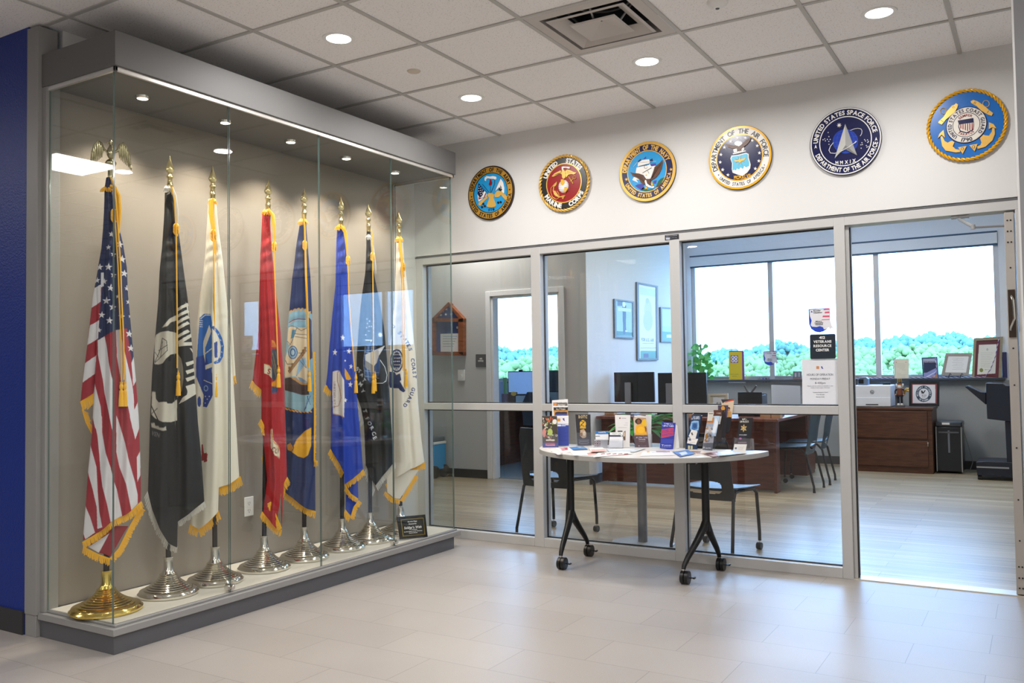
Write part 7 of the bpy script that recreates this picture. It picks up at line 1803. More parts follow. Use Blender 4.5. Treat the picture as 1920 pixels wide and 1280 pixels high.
YEL = mat('sign_yellow', '#dcc01c', 0.5); PUR = mat('sign_purple', '#7a3f96', 0.5)
yp = YPL(SYL - 0.02)
t = thing('sign_stand', on('y', SYL, 1382, 716), 'yellow upright sign with a purple side band and square logo on the window ledge', 'sign')
b = MB(); decal(b, [(1366.5, 659), (1391, 658.5), (1392, 713), (1367, 713)], yp, YEL, 0, th=0.012); decal(b, [(1367, 657.5), (1393, 657), (1393, 659), (1367, 659.3)], yp, PUR, 0.0005, th=0.012); b.build('yellow_panel', t)
b = MB(); decal(b, [(1391, 658.5), (1394.3, 658.5), (1396, 713), (1392, 713)], yp, PUR, 0, th=0.012); b.build('purple_band', t)
b = MB(); decal(b, [(1366, 713), (1397, 713), (1398, 717.5), (1366, 717.5)], yp, PAPER, 0.004, th=0.02); b.build('foot', t)
b = MB(); decal(b, [(1370, 666), (1384, 666), (1384, 680), (1370, 680)], yp, PUR, 0.0008); lg = b.build('square_logo', t)
for u, v in ((1374, 670), (1380, 670), (1374, 676), (1380, 676)):
    b = MB(); decal(b, ell(u, v, 3, 3.2, 14), yp, PAPER, 0.0014); decal(b, ell(u, v, 1.3, 1.4, 10), yp, PUR, 0.002); b.build('logo_circle', lg)
b = MB(); txt(b, 'BRIDGE TO SUCCESS', 1377, 701.5, 1.4, 15, yp, mat('print_olive', '#8c7a20', 0.5), 0.0002); txt(b, 'CENTER', 1377, 705, 1.4, 9, yp, mat('print_olive'), 0.0002); b.build('lettering', t, smooth=False)
shield((1416.0, 647.0, 10.2), YPL(WY + 0.035), 'small copy of the shield sticker on the far window mullion above the ledge')
SILV = mat('pewter', '#8f8b84', 0.35, 0.6)
t = thing('star_ornament', on('y', SYL, 1425, 716), 'small grey metal star ornament on the window ledge', 'ornament'); b = MB(); decal(b, starp(1424.5, 711, 6, rot=0.1), yp, SILV, 0, th=0.01); b.build('star', t)
for u, cc, l in ((1431, '#5a4a8c', 'violet'), (1436.5, '#3a3236', 'dark brown'), (1441, '#7d6a86', 'mauve')):
    o = MB(); decal(o, ell(u, 712, 2.3, 4.4, 12), yp, mat('ornament_' + l.replace(' ', '_'), cc, 0.5), 0, th=0.012); tag(o.build('figurine'), 'tiny %s figurine beside the metal star on the window ledge' % l, 'figurine')
card('photo_block', [(1487, 696), (1503, 696), (1503, 716), (1487, 716.5)], yp, Pic('#6a7480').rect(1487, 708, 1503, 717, '#8a7078').rect(1490, 699, 1493, 706, '#c0c8d0').rect(1497, 698, 1500, 706, '#a9b4be'), 0.01, 0.6)
tag(bpy.data.objects['photo_block'], 'small grey photo block on the window ledge left of the hours notice', 'photo')

# ---- cabinet corner seen through the doorway
CBY = 5.72
a = on('y', CBY, 1755, 888)
t = thing('file_cabinet', (1.45, CBY, 0), 'wide brown two-drawer lateral file cabinet under the window', 'file cabinet')
x0, x1, zt = 0.98, on('y', CBY, 1748, 800).x, 0.765
b = MB(); b.box(x0, x1, CBY, 6.28, 0.0, zt - 0.03, WALNUT); b.build('body', t, bevel=0.003)
b = MB(); b.box(x0 - 0.012, x1 + 0.012, CBY - 0.015, 6.29, zt - 0.028, zt, WALNUT); b.build('top', t, bevel=0.003)
for z0, z1 in ((0.405, 0.725), (0.075, 0.375)):
    b = MB(); b.box(x0 + 0.012, x1 - 0.05, CBY - 0.018, CBY, z0, z1, WALNUT); dr_ = b.build('drawer', t, bevel=0.003)
    if z0 < 0.2:
        k = MB(); kp = on('y', CBY - 0.02, 1740, 830); k.cyl((kp.x, CBY - 0.018, kp.z), (kp.x, CBY - 0.03, kp.z), 0.008, CHROME, 12); k.box(kp.x - 0.002, kp.x + 0.003, CBY - 0.034, CBY - 0.03, kp.z - 0.04, kp.z, CHROME); k.build('lock_key', dr_)
PW = mat('printer_white', '#d9dbe0', 0.4)
pa = on('y', 5.78, 1602, 722); pc_ = on('y', 5.78, 1671, 764)
t = thing('laser_printer', (pa.x, 5.78, zt), 'white box-shaped laser printer on the brown cabinet', 'printer')
b = MB(); b.box(pa.x, pc_.x, 5.78, 6.20, zt + 0.001, pa.z, PW); b.build('housing', t, bevel=0.012)
zs = on('y', 5.78, 1640, 745).z
b = MB(); b.box(pa.x + 0.005, pc_.x - 0.005, 5.772, 5.78, zt + 0.01, zs, PW); b.build('paper_tray', t, bevel=0.003)
b = MB(); q = on('y', 5.77, 1635, 758); b.box(q.x - 0.07, q.x + 0.07, 5.768, 5.773, q.z - 0.006, q.z + 0.006, GREYDK); b.build('tray_grip', t)
b = MB(); q = on('y', 5.77, 1635, 734.5); b.tube([(q.x + 0.02 * math.cos(k), 5.777, q.z + 0.02 * math.sin(k)) for k in np.linspace(0, 2 * PI, 17)[:-1]], 0.003, GREYDK, 6, closed=True)
txt(b, 'hp', 1635, 734.5, 2.4, 4, YPL(5.777), GREYDK, 0.001); b.build('round_logo', t, smooth=False)
q = on('y', 5.85, 1617, 721)
t = thing('label_printer', q, 'small dark grey label printer on top of the white printer', 'label printer')
b = MB(); a2 = on('y', 5.85, 1608, 707); c2_ = on('y', 5.85, 1627, 721); b.prism([(a2.x, pa.z + 0.001), (c2_.x, pa.z + 0.001), (c2_.x, a2.z - 0.02), (c2_.x - 0.02, a2.z), (a2.x + 0.03, a2.z), (a2.x, a2.z - 0.03)], 5.85, 6.0, mat('label_printer_grey', '#5e6e80', 0.4), 'y'); b.build('housing', t, bevel=0.004)
b = MB(); b.box(a2.x + 0.01, (a2.x + c2_.x) / 2 + 0.01, 5.845, 5.85, pa.z + 0.02, a2.z - 0.025, BLACKP); b.build('front_panel', t)
simple('stapler', (1655, 717, 1669, 720.5), 5.95, 0.05, BLACKP, pa.z + 0.001, 'black stapler lying on the right end of the white printer', 'stapler')
# nutcracker figure
y = 5.86; s0 = on('y', y, 1688, 762); px_m = abs(on('y', y, 1700, 762).x - on('y', y, 1680, 762).x) / 20
def nz(v): return zt + 0.001 + (762 - v) * px_m * 0.98
cx = s0.x
t = thing('nutcracker_figure', (cx, y, zt), 'nutcracker figure with a tall gold hat and white beard on the cabinet', 'figurine')
NB = mat('nutcracker_dark', '#1e2230', 0.35); NG = mat('nutcracker_gold', '#c39a3c', 0.3, 0.7); NBR = mat('nutcracker_brown', '#7a4630', 0.45); NSK = mat('nutcracker_face', '#c98a5a', 0.45)
b = MB(); b.box(cx - 0.05, cx + 0.05, y - 0.035, y + 0.035, nz(762), nz(758), GREYDK); b.box(cx - 0.055, cx - 0.03, y + 0.01, y + 0.035, nz(758), nz(735), GREYDK); b.build('stand', t, bevel=0.002)
for s_ in (-1, 1):
    b = MB(); b.cyl((cx + s_ * 0.018, y, nz(756)), (cx + s_ * 0.018, y, nz(738)), 0.013, NB); b.lathe([(0.015, 0), (0.016, 0.012), (0.010, 0.02)], SWH, (cx + s_ * 0.018, y - 0.008, nz(758)), 14); b.build('leg', t)
b = MB(); b.lathe([(0.03, nz(740)), (0.034, nz(734)), (0.03, nz(728)), (0.036, nz(723)), (0.02, nz(721))], NBR, (cx, y, 0), 20); b.lathe([(0.037, nz(741)), (0.037, nz(737))], NB, (cx, y, 0), 20); b.build('torso', t)
for s_ in (-1, 1):
    b = MB(); b.tube([(cx + s_ * 0.035, y, nz(725)), (cx + s_ * 0.052, y, nz(730)), (cx + s_ * 0.046, y - 0.02, nz(737))], 0.010, NB, 10); b.lathe([(0.004, 0), (0.011, 0.008), (0.004, 0.02)], NSK, (cx + s_ * 0.046, y - 0.02, nz(738)), 12); b.build('arm', t)
b = MB(); b.lathe([(0.018, nz(723)), (0.025, nz(720)), (0.025, nz(714)), (0.02, nz(712))], NSK, (cx, y, 0), 20); b.box(cx - 0.004, cx + 0.004, y - 0.033, y - 0.02, nz(719), nz(716), NSK)
for s_ in (-1, 1): b.cyl((cx + s_ * 0.010, y - 0.026, nz(716)), (cx + s_ * 0.010, y - 0.022, nz(716)), 0.003, BLACKP, 8)
b.build('head', t)
b = MB(); b.lathe([(0.003, -0.05), (0.018, -0.028), (0.022, -0.004), (0.014, 0.004)], SWH, (cx, y - 0.018, nz(718)), 14); b.build('beard', t)
b = MB()
for s_ in (-1, 1): b.lathe([(0.004, -0.025), (0.012, -0.01), (0.012, 0.008), (0.005, 0.014)], SWH, (cx + s_ * 0.032, y, nz(716)), 12)
b.build('hair', t)
b = MB(); b.lathe([(0.034, nz(713)), (0.034, nz(712)), (0.023, nz(711.5)), (0.021, nz(703)), (0.0005, nz(702.5))], NB, (cx, y, 0), 24, cap=False)
for k in range(8): a_ = k * PI / 4; b.cyl((cx + 0.0215 * math.cos(a_), y + 0.0215 * math.sin(a_), nz(711)), (cx + 0.0205 * math.cos(a_), y + 0.0205 * math.sin(a_), nz(703)), 0.005, NG, 8)
b.build('hat', t)
b = MB(); b.tube([(cx + 0.046, y - 0.02, nz(733)), (cx + 0.075, y - 0.03, nz(727)), (cx + 0.10, y - 0.03, nz(729))], [0.005, 0.009, 0.012], NG, 10); b.tube([(cx + 0.05, y - 0.02, nz(728)), (cx + 0.08, y - 0.03, nz(724)), (cx + 0.10, y - 0.03, nz(724))], [0.005, 0.008, 0.010], NG, 10); b.build('horn', t)
# framed round seal print
pc = Pic('#8a4248').crop(1640, 640, 9.144).rect(650, 740, 1040, 1055, '#dfe1e8').ell(842, 895, 138, 142, '#34485c').ell(842, 895, 86, 90, '#dfe1e8')
pc.poly([(790, 840), (815, 840), (835, 870), (860, 830), (875, 840), (840, 895), (825, 890), (805, 895), (800, 870)], '#20242e').text('21-22', 845, 920, 22, '#60646e', width=80).text('GOLD', 842, 948, 20, '#60646e', width=60)
for i, ch in enumerate('MILITARY FRIENDLY'):
    a_ = math.radians(195 - 210 * i / 16 ); pc.text(ch, 842 + 112 * math.cos(a_), 895 - 115 * math.sin(a_), 26, '#c9d0da', ang=90 - math.degrees(a_), bold=0.04) if ch != ' ' else None
for i, ch in enumerate('TOP 10 SCHOOL'):
    a_ = math.radians(232 + 76 * i / 12); pc.text(ch, 842 + 112 * math.cos(a_), 895 - 115 * math.sin(a_), 24, '#c9d0da', ang=270 - math.degrees(a_), bold=0.04) if ch != ' ' else None
frame_thing('framed_certificate', [(1704.5, 714.5), (1761.5, 714.5), (1761, 761.5), (1704.5, 761)], Plane((0, 5.92, 0), (0, -1, 0.08)), pc, 'black framed certificate with a round dark seal standing on the brown cabinet', 4.5, BKF, res=0.35, foot=zt)
# ledge frames, right
lpn = Plane((0, WY - 0.075, LZ), (0, -1, 0.10))
pc = Pic('#d9cfb4').crop(1640, 640, 9.144).ell(370, 358, 8, 8, '#b08a4a').ell(535, 358, 8, 8, '#b08a4a')
for i in range(12): pc.rect(385, 375 + i * 22, 540 - (i * 7) % 30, 378 + i * 22, '#b5ab92')
o = card('document_plaque', [(1676, 673), (1704, 672.5), (1703.5, 714.5), (1677.5, 714.5)], lpn, pc, 0.008, 0.5); tag(o, 'cream lettered document panel on the window ledge behind the nutcracker', 'plaque')
pc = Pic('#8f97b8').crop(1640, 640, 9.144).rect(830, 300, 1075, 400, '#aab4cc')
for i in range(9): pc.ell(850 + i * 24, 345, 9, 12, '#8a5a50').poly([(838 + i * 24, 360), (864 + i * 24, 358), (868 + i * 24, 530), (840 + i * 24, 540)], '#1c2c50')
pc.poly([(840, 560), (1080, 440), (1085, 660), (840, 660)], '#8c94c4').poly([(900, 660), (1080, 540), (1085, 660)], '#c58a6c').poly([(850, 620), (1040, 520), (1045, 530), (860, 635)], '#d9dcea')
frame_thing('picture_frame', [(1728, 670.5), (1757.5, 669), (1760.5, 713), (1731, 713.5)], lpn, pc, 'blue framed photograph of people in dark suits on the window ledge', 1.6, BUF, res=0.4, foot=LZ)
pc = Pic('#dfdfdc').crop(1570, 600, 4)
for i in range(7): pc.rect(860 + (i % 2) * 8, 290 + i * 13, 950 - (i % 3) * 6, 292 + i * 13, '#a9aaa8')
q = [(1773.5, 662), (1823, 662), (1816, 704), (1765, 703)]
t = frame_thing('certificate_frame', q, Plane((0, WY - 0.085, LZ), (0, -1, 0.25)), pc, 'grey framed certificate in landscape format tilted on a dark wire stand on the ledge', 5.2, GRF, res=0.5)
b = MB(); IRON = mat('wrought_iron', '#22242c', 0.5, 0.5)
for u in (1778, 1800):
    pa_ = on('y', WY - 0.11, u, 703); b.tube([(pa_.x, WY - 0.10, LZ + 0.004), (pa_.x + 0.01, WY - 0.105, pa_.z), (pa_.x + 0.02, WY - 0.12, pa_.z + 0.02), (pa_.x + 0.035, WY - 0.12, pa_.z + 0.005)], 0.004, IRON, 8)
b.tube([(on('y', WY - 0.1, 1772, 708).x, WY - 0.10, LZ + 0.02), (on('y', WY - 0.1, 1806, 708).x, WY - 0.10, LZ + 0.02)], 0.004, IRON, 8); b.build('wire_stand', t)
pc = Pic('#5e1c2c').crop(1570, 600, 4).poly([(1062, 185), (1195, 180), (1185, 400), (1048, 408)], '#dedcd0').ell(1080, 375, 14, 15, '#7c8446').rect(1105, 370, 1150, 373, '#8a8a80').ell(1125, 220, 8, 10, '#b9b7aa')
for i in range(9): pc.rect(1075, 245 + i * 13, 1170 - (i * 11) % 26, 247 + i * 13, '#b3b1a4')
pc.poly([(1040, 160), (1212, 148), (1208, 154), (1046, 166)], '#4a1422')
frame_thing('certificate_frame', [(1826, 634), (1880.5, 631), (1877, 713.5), (1822, 710.5)], Plane((0, WY - 0.07, LZ), (0, -1, 0.12)), pc, 'tall certificate with burgundy mat in a wide grey-gold frame at the ledge end', 5.0, mat('frame_grey_gold', '#8f8468', 0.45, noise=0.2, nscale=40), res=0.5, foot=LZ)
o = MB(); a = on('y', WY - 0.04, 1882, 660); c = on('y', WY - 0.04, 1889, 713); o.box(a.x - 0.02, c.x, WY - 0.04, WY + 0.02, LZ, a.z, mat('folder_navy')); tag(o.build('binder'), 'dark blue binder edge behind the burgundy mat certificate', 'binder')
# braided cords on the ledge
CRD = mat('cord_violet', '#5a3a80', 0.7); CRD2 = mat('cord_white', '#d0c8d8', 0.7)
def braid(name, pts, label, r=0.006):
    t = thing(name, pts[0], label, 'cord'); P = [Vector(p) for p in pts]
    dense = []
    for a_, b_ in zip(P[:-1], P[1:]):
        n = max(2, int((b_ - a_).length / 0.012)); dense += [a_ + (b_ - a_) * i / n for i in range(n)]
    dense.append(P[-1])
    for k, m in ((0, CRD), (1, CRD2)):
        b = MB(); b.tube([p + Vector((0, math.cos(i * 1.3 + k * PI) * r * 0.6, math.sin(i * 1.3 + k * PI) * r * 0.6)) for i, p in enumerate(dense)], r * 0.6, m, 6); b.build('strand', t)
yl = WY - 0.092
def lx(u): return on('y', yl, u, 712).x
braid('graduation_cord', [(lx(1606), yl, LZ + 0.008), (lx(1650), yl, LZ + 0.008), (lx(1676), yl, LZ + 0.01), (lx(1676), yl - 0.004, LZ + 0.10), (lx(1677), yl - 0.004, on('y', yl, 1677, 676).z), (lx(1680), yl, on('y', yl, 1680, 671.5).z)], 'violet and white braided cord along the ledge, hung on the cream document panel')
braid('graduation_cord', [(lx(1704), yl, LZ + 0.008), (lx(1752), yl, LZ + 0.008), (lx(1757), yl - 0.006, LZ + 0.12), (lx(1755), yl - 0.006, on('y', yl, 1755, 671).z)], 'violet and white braided cord hung over the blue framed photograph')
braid('graduation_cord', [(lx(1762), yl, LZ + 0.008), (lx(1820), yl - 0.004, LZ + 0.008), (lx(1847), yl - 0.01, LZ + 0.01), (lx(1858), yl - 0.012, LZ + 0.1), (lx(1868), yl - 0.012, on('y', yl, 1868, 668).z), (lx(1876), yl, on('y', yl, 1876, 632).z)], 'violet and white braided cord draped over the burgundy mat certificate')
# shredder
SHY = 5.86
a = on('y', SHY, 1759, 790); c = on('y', SHY, 1806, 887)
t = thing('paper_shredder', ((a.x + c.x) / 2, SHY, 0), 'tall black paper shredder with silver edges beside the brown cabinet', 'shredder')
BSH = mat('shredder_black', '#15181e', 0.32)
xa, xb, za = x1 + 0.02, c.x, a.z
b = MB(); b.box(xa, xb, SHY, SHY + 0.36, 0.02, za - 0.06, BSH); b.build('bin', t, bevel=0.012)
b = MB(); b.box(xa - 0.004, xb + 0.004, SHY - 0.006, SHY + 0.365, za - 0.06, za, mat('shredder_head', '#3a3f46', 0.35)); b.build('head', t, bevel=0.014)
b = MB(); b.box(xa + 0.07, xa + 0.15, SHY - 0.0075, SHY - 0.006, za - 0.035, za - 0.012, PAPER); b.build('label_plate', t)
for x_ in (xa + 0.004, xb - 0.008):
    b = MB(); b.box(x_ - 0.004, x_ + 0.006, SHY - 0.006, SHY, 0.02, za - 0.06, ALU); b.build('silver_edge', t)
b = MB(); b.box(xa + 0.03, xb - 0.03, SHY - 0.008, SHY, za - 0.135, za - 0.115, GREYDK); b.build('pull_ledge', t, bevel=0.003)
b = MB(); xm = (xa + xb) / 2; b.box(xm - 0.018, xm + 0.018, SHY - 0.004, SHY, 0.22, 0.52, BLACKP); b.box(xm - 0.010, xm + 0.010, SHY - 0.0055, SHY - 0.004, 0.24, 0.50, mat('window_strip', '#6e747c', 0.2)); b.build('bin_window', t)
for dx in (xa + 0.04, xb - 0.04):
    b = MB(); b.cyl((dx - 0.01, SHY + 0.05, 0.013), (dx + 0.01, SHY + 0.05, 0.013), 0.0125, BLACKP); b.build('caster', t)
b = MB(); b.tube([(xb, SHY + 0.2, 0.5), (xb + 0.05, SHY + 0.2, 0.3), (xb + 0.09, SHY + 0.2, 0.12), (xb + 0.06, SHY + 0.2, 0.03), (xb + 0.01, SHY + 0.2, 0.012)], 0.004, mat('cable_grey', '#8a8c8a', 0.5), 8); b.build('cable', t)
# copier finisher
KY = 5.35
NVY = mat('copier_navy', '#161c2a', 0.38, noise=0.02)
t = thing('office_copier', (2.5, KY, 0), 'dark navy office copier with angled output tray cut by the open door', 'copier')
def kp(u, v, y=KY): p_ = on('y', y, u, v); return (p_.x, p_.z)
b = MB(); b.prism([kp(1848, 718), kp(1880, 719), kp(1886, 723), (2.95, kp(1886, 723)[1]), (2.95, kp(1890, 795)[1]), kp(1851, 785)], KY, KY + 0.5, NVY, 'y'); b.build('finisher', t, bevel=0.006)
b = MB(); b.prism([kp(1808, 725), kp(1813, 723), kp(1838, 735), kp(1848, 736), kp(1848, 759)], KY + 0.06, KY + 0.42, NVY, 'y'); b.build('output_tray', t, bevel=0.005)
b = MB(); b.prism([kp(1884, 790), (2.95, kp(1884, 790)[1]), (2.95, 0.05), (kp(1889, 880)[0], 0.05)], KY + 0.03, KY + 0.47, NVY, 'y'); b.build('column', t, bevel=0.004)
b = MB(); b.prism([kp(1830, 866), kp(1850, 865), (2.95, kp(1850, 865)[1]), (2.95, 0.03), (kp(1832, 880)[0], 0.05)], KY, KY + 0.5, NVY, 'y'); bs = b.build('base', t, bevel=0.004)
b = MB(); q1 = kp(1831, 875); q2 = kp(1892, 873); b.box(q1[0], q2[0], KY - 0.004, KY, q1[1] - 0.008, q1[1] + 0.008, ALU); b.build('silver_strip', bs)
b = MB(); b.cyl((kp(1837, 890)[0] - 0.02, KY + 0.03, 0.024), (kp(1837, 890)[0] + 0.02, KY + 0.03, 0.024), 0.023, BLACKP); b.cyl((2.9, KY + 0.2, 0.024), (2.93, KY + 0.2, 0.024), 0.023, BLACKP); b.build('caster', t)

# ---- pictures on the white wall
XP = XPL(-1.245)
K3 = (1120, 470, 4.266)
pc = Pic('#8fbede').crop(*K3).poly([(160, 410), (290, 425), (285, 670), (155, 680)], '#9cc6e2').rect(160, 400, 200, 440, '#3f5c7c').poly([(200, 430), (215, 410), (230, 440), (228, 600), (235, 670), (205, 670), (205, 600)], '#1e3c66').rect(205, 635, 240, 662, '#d4dfe8').poly([(150, 640), (290, 655), (290, 680), (150, 680)], '#2f7a80').line([(215, 430), (215, 660)], 18, '#2a4c78').ell(213, 430, 12, 22, '#d9e4ee').poly([(165, 450), (270, 465), (270, 490), (165, 480)], '#c5dced')
GBL = mat('frame_slate_wood', '#6f7c8c', 0.5, noise=0.1, nscale=60)
frame_thing('wall_picture', [(1151.5, 560), (1188.5, 565), (1188.8, 635), (1152.5, 633)], XP, pc, 'small slate framed picture with a dark vertical figure, left of three on the white wall', 3.0, GBL, res=0.4)
pc = Pic('#e0e4ec').crop(*K3).poly([(340, 290), (470, 310), (475, 370), (340, 350)], '#c6dcf0').ell(405, 480, 30, 90, '#c3cfe0').ell(405, 560, 38, 80, '#bccadb').ell(400, 400, 14, 22, '#b2c3d8').rect(345, 800, 480, 860, '#5aa09c').poly([(345, 730), (480, 740), (480, 800), (345, 790)], '#dcdfc4').rect(370, 822, 410, 855, '#5a5a86')
pc.text('FOR U.S. AIR', 402, 712, 24, '#4a6072', width=100, ang=4, bold=0.04).rect(360, 738, 455, 742, '#9aa6a0').rect(345, 775, 470, 780, '#a8a890')
frame_thing('wall_picture', [(1193.5, 528.5), (1233, 536), (1234, 675), (1195, 675.5)], XP, pc, 'tall slate framed poster, middle of three on the white wall', 3.6, GBL, res=0.4)
pc = Pic('#b8d8ee').crop(*K3).rect(510, 640, 600, 720, '#4f9aa0').rect(555, 670, 600, 695, '#dfe8ee').poly([(510, 600), (600, 610), (600, 650), (510, 645)], '#a3cbe2')
frame_thing('wall_picture', [(1238, 575.5), (1263, 577), (1264, 642), (1239, 641)], XP, pc, 'small slate framed pale blue picture, right of three beside the mullion', 2.6, GBL, res=0.4)

# ---- things on the grey rear wall
K7 = (780, 480, 4.267); RP = YPL(3.2)
OAK = wood('case_oak', '#8a4a24', (3, 3, 12))
t = thing('flag_shadow_box', RP.hit(845, 620), 'house-shaped wooden memorial box with folded starred flag on the grey rear wall', 'display box')
b = MB()
def rp(x, y, o): return Vector(RP.hit(K7[0] + x / K7[2], K7[1] + y / K7[2], o))
def bar(pts, o0, o1, m):
    f = [rp(x, y, o1) for x, y in pts]; k = [Vector((p_.x, 3.2 - o0, p_.z)) for p_ in f]
    n = len(f); b.add(f + k, [tuple(range(n))] + [(i, (i + 1) % n, n + (i + 1) % n, n + i) for i in range(n)], m)
for q in ([(155, 500), (172, 505), (172, 790), (155, 792)], [(364, 505), (402, 500), (402, 795), (364, 775)], [(155, 770), (402, 768), (402, 796), (155, 793)], [(155, 498), (402, 500), (402, 528), (155, 522)], [(155, 500), (285, 370), (300, 385), (185, 500)], [(280, 370), (402, 500), (368, 500), (285, 400)]): bar(q, 0.001, 0.07, OAK)
b.build('wooden_frame', t)
b = MB(); bar([(185, 500), (285, 398), (370, 500)], 0.001, 0.05, mat('folded_flag_blue', '#1c3a7c', 0.6)); fl = b.build('folded_flag', t)
for x, y, r in ((262, 425, 13), (218, 472, 12), (258, 468, 12), (302, 466, 12), (240, 445, 5)):
    b = MB(); bar(starp(x, y, r), 0.05, 0.052, PAPER); b.build('star', fl)
b = MB(); bar([(172, 526), (366, 528), (366, 770), (172, 770)], 0.001, 0.02, mat('velvet_blue', '#1a3f86', 0.8)); b.build('blue_backing', t)
b = MB(); bar([(205, 622), (360, 618), (360, 765), (207, 765)], 0.02, 0.026, PAPER)
for i in range(5): bar([(225, 640 + i * 20), (340 - i * 8, 640 + i * 20), (340 - i * 8, 643 + i * 20), (225, 643 + i * 20)], 0.026, 0.0265, SLB if i == 0 else GREYDK)
b.build('letter', t); b = MB(); bar(ell(340, 572, 7, 10), 0.02, 0.028, PAPER); b.build('pin', t)
t = thing('room_sign', RP.hit(902, 676), 'small dark grey room sign reading 411 Office beside the white door frame', 'sign')
b = MB(); bar(rrect(480, 785, 566, 888, 6), 0.001, 0.008, GREYDK); b.build('sign_plate', t)
b = MB(); txt(b, '411', 521, 820, 12, 22, RP, PAPER, 0.0085, 0, 0.04, K7); txt(b, 'OFFICE', 521, 838, 12, 42, RP, PAPER, 0.0085, 0, 0.04, K7); b.build('lettering', t, smooth=False)
t = thing('thermostat', RP.hit(867, 703), 'small white wall thermostat with a round dial below the room sign', 'thermostat')
b = MB(); bar(rrect(342, 908, 392, 996, 5), 0.001, 0.02, WHITE); b.build('housing', t)
b = MB(); q = rp(367, 960, 0.02); b.cyl(q, q + Vector((0, -0.008, 0)), 0.022, WHITE, 20); b.build('dial', t)
# wheeled cooler
q = on('y', 2.98, 814, 895)
x0_, x1_ = q.x - 0.36, on('y', 2.98, 819, 880).x
t = thing('wheeled_cooler', ((x0_ + x1_) / 2, 3.05, 0), 'bright blue wheeled cooler with white rim and grey lid against the rear wall', 'cooler')
b = MB(); b.box(x0_, x1_, 2.93, 3.17, 0.10, 0.40, mat('cooler_blue', '#1496d8', 0.4)); b.build('body', t, bevel=0.01)
b = MB(); b.box(x0_ - 0.005, x1_ + 0.004, 2.925, 3.175, 0.40, 0.428, WHITE); b.build('rim', t, bevel=0.004)
b = MB(); b.box(x0_ + 0.01, x1_ - 0.005, 2.935, 3.165, 0.428, 0.49, mat('cooler_lid', '#5b6670', 0.5)); b.build('lid', t, bevel=0.015)
for y_ in (2.94, 3.14):
    b = MB(); b.cyl((x1_ - 0.01, y_ - 0.02, 0.075), (x1_ - 0.01, y_ + 0.02, 0.075), 0.075, BLACKP, 28); b.build('wheel', t)
b = MB(); b.box(x0_ + 0.02, x0_ + 0.05, 2.95, 3.15, 0.0, 0.10, BLACKP); b.build('foot', t)

# ---- small office behind the doorway
t = thing('computer_desk', (-2.9, 5.2, 0), 'dark brown desk in the small office behind the doorway', 'desk')
b = MB(); b.box(-3.7, -2.0, 4.6, 5.35, 0.725, 0.755, CHERRY); b.build('desk_top', t)
a = on('y', 4.5, 937, 800); c = on('y', 4.5, 951, 870)
b = MB(); b.box(a.x, a.x + 0.03, 4.3, 5.35, 0.005, 0.725, CHERRY); b.build('side_panel', t)
b = MB(); b.box(a.x + 0.03, -2.0, 5.30, 5.325, 0.1, 0.725, CHERRY); b.build('modesty_panel', t)
SC = mat('screen_blue', '#86a8d8', 0.3, emit='#7fa4dc', estr=0.55)
t = monitor((952, 696, 1003, 741), 5.0, 'computer monitor with a bright blue screen in the small office', z0=0.756, front=True, screen=SC)
b = MB(); q = on('y', 4.99, 976, 694.5); b.box(q.x - 0.03, q.x + 0.03, 4.985, 5.01, q.z - 0.01, q.z + 0.014, BLACKP); b.build('webcam', t, bevel=0.003)
monitor((1029, 694, 1062, 735), 4.95, 'dark computer monitor at the right side of the small office doorway', z0=0.756, front=True)
for nm, px4, y, cc, l, cat in (('desk_phone', (985, 738, 1001, 757), 4.75, '#27364e', 'dark blue desk phone before the lit monitor in the small office', 'phone'), ('photo_stand', (940, 738, 951, 755), 4.7, '#4f3a56', 'violet photo stand at the left of the small office desk', 'photo'),
                                 ('desk_box', (953, 735, 967, 756), 4.72, '#5a4030', 'brown box with a yellow top edge on the small office desk', 'box'), ('notepad', (967, 742, 982, 757), 4.7, '#b9bfc6', 'pale notepad standing on the small office desk', 'notepad'), ('tumbler', (934, 715, 941, 755), 4.8, '#8a9ab0', 'tall pale tumbler at the left edge of the small office doorway', 'tumbler'),
                                 ('bottle', (943, 708, 948, 735), 4.9, '#3f9a5a', 'green bottle left of the lit monitor in the small office', 'bottle')):
    o, a, c = simple(nm, px4, y, 0.05, mat('small_' + nm, cc, 0.5), 0.756, l, cat)
o = MB(); decal(o, ell(963, 738, 5, 4), YPL(4.715), mat('sticky_yellow', '#e0a83c', 0.5), 0, th=0.003); tag(o.build('fruit_sticker'), 'yellow round note on the brown box in the small office', 'note')
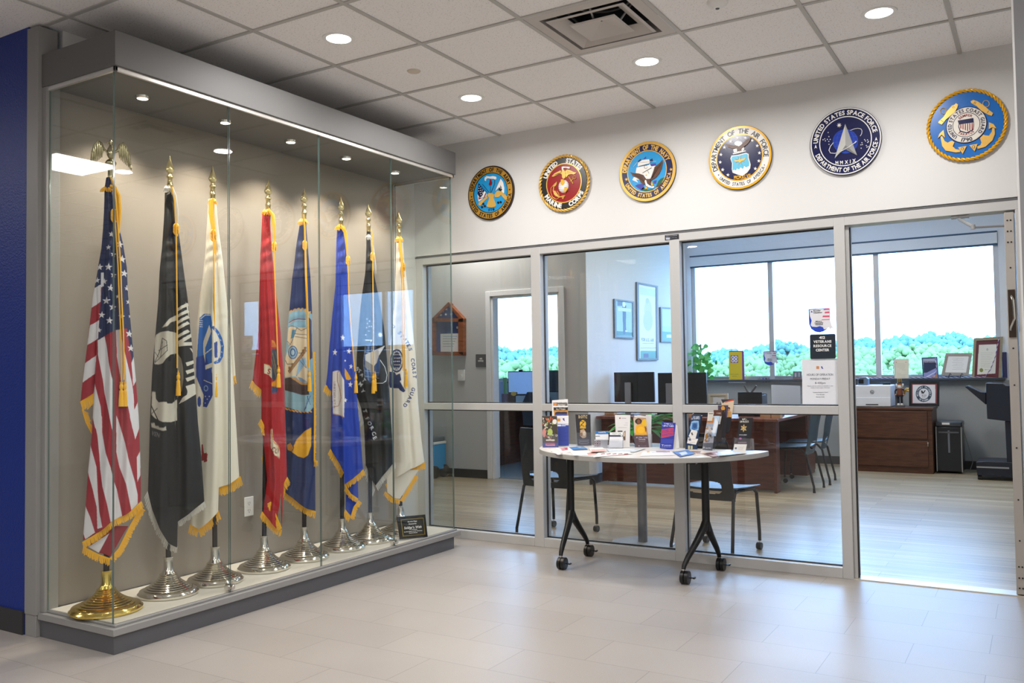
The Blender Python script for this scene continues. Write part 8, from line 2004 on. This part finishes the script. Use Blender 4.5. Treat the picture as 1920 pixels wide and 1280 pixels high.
b = MB(); p1, p2 = on('y', 4.6, 1026, 690), on('y', 4.6, 1028, 757); b.tube([(p1.x, 4.6, p1.z + 0.02), (p2.x, 4.6, 0.757)], 0.012, mat('lanyard_violet', '#6a4a8c', 0.7), 8); tag(b.build('hanging_cord'), 'violet cord hanging beside the dark monitor in the small office', 'cord')
# task chair
q = on('y', 4.15, 985, 870)
t = thing('task_chair', (-2.28, 4.1, 0), 'dark task chair with armrest in the small office behind the doorway', 'chair')
TC = mat('task_chair_dark', '#1c2430', 0.6); cx_, cy_ = -2.28, 4.1
b = MB(); b.lathe([(0.001, 0.44), (0.2, 0.445), (0.24, 0.47), (0.235, 0.50), (0.001, 0.51)], TC, (cx_, cy_, 0), 28, cap=False); b.build('seat', t)
b = MB(); b.cyl((cx_, cy_, 0.09), (cx_, cy_, 0.45), 0.028, BLACKP); b.build('gas_column', t)
for k in range(5):
    a_ = k * 2 * PI / 5 + 0.3; b = MB(); b.tube([(cx_, cy_, 0.10), (cx_ + 0.27 * math.cos(a_), cy_ + 0.27 * math.sin(a_), 0.065)], [0.025, 0.014], BLACKP, 10); lg = b.build('leg', t)
    b = MB(); b.cyl((cx_ + 0.27 * math.cos(a_) - 0.02, cy_ + 0.27 * math.sin(a_), 0.032), (cx_ + 0.27 * math.cos(a_) + 0.02, cy_ + 0.27 * math.sin(a_), 0.032), 0.027, BLACKP, 18); b.build('caster', lg)
b = MB(); b.prism([(cx_ - 0.2, 0.58), (cx_ + 0.2, 0.58), (cx_ + 0.22, 0.85), (cx_ + 0.14, 1.0), (cx_ - 0.14, 1.0), (cx_ - 0.22, 0.85)], cy_ - 0.25, cy_ - 0.21, TC, 'y'); b.box(cx_ - 0.03, cx_ + 0.03, cy_ - 0.24, cy_ - 0.1, 0.45, 0.62, BLACKP); b.build('backrest', t, bevel=0.01)
for s_ in (-1, 1):
    b = MB(); b.tube([(cx_ + s_ * 0.2, cy_, 0.47), (cx_ + s_ * 0.27, cy_ + 0.02, 0.55), (cx_ + s_ * 0.27, cy_ - 0.05, 0.68), (cx_ + s_ * 0.26, cy_ + 0.14, 0.69)], 0.014, BLACKP, 10); b.build('armrest', t)

print('script done')
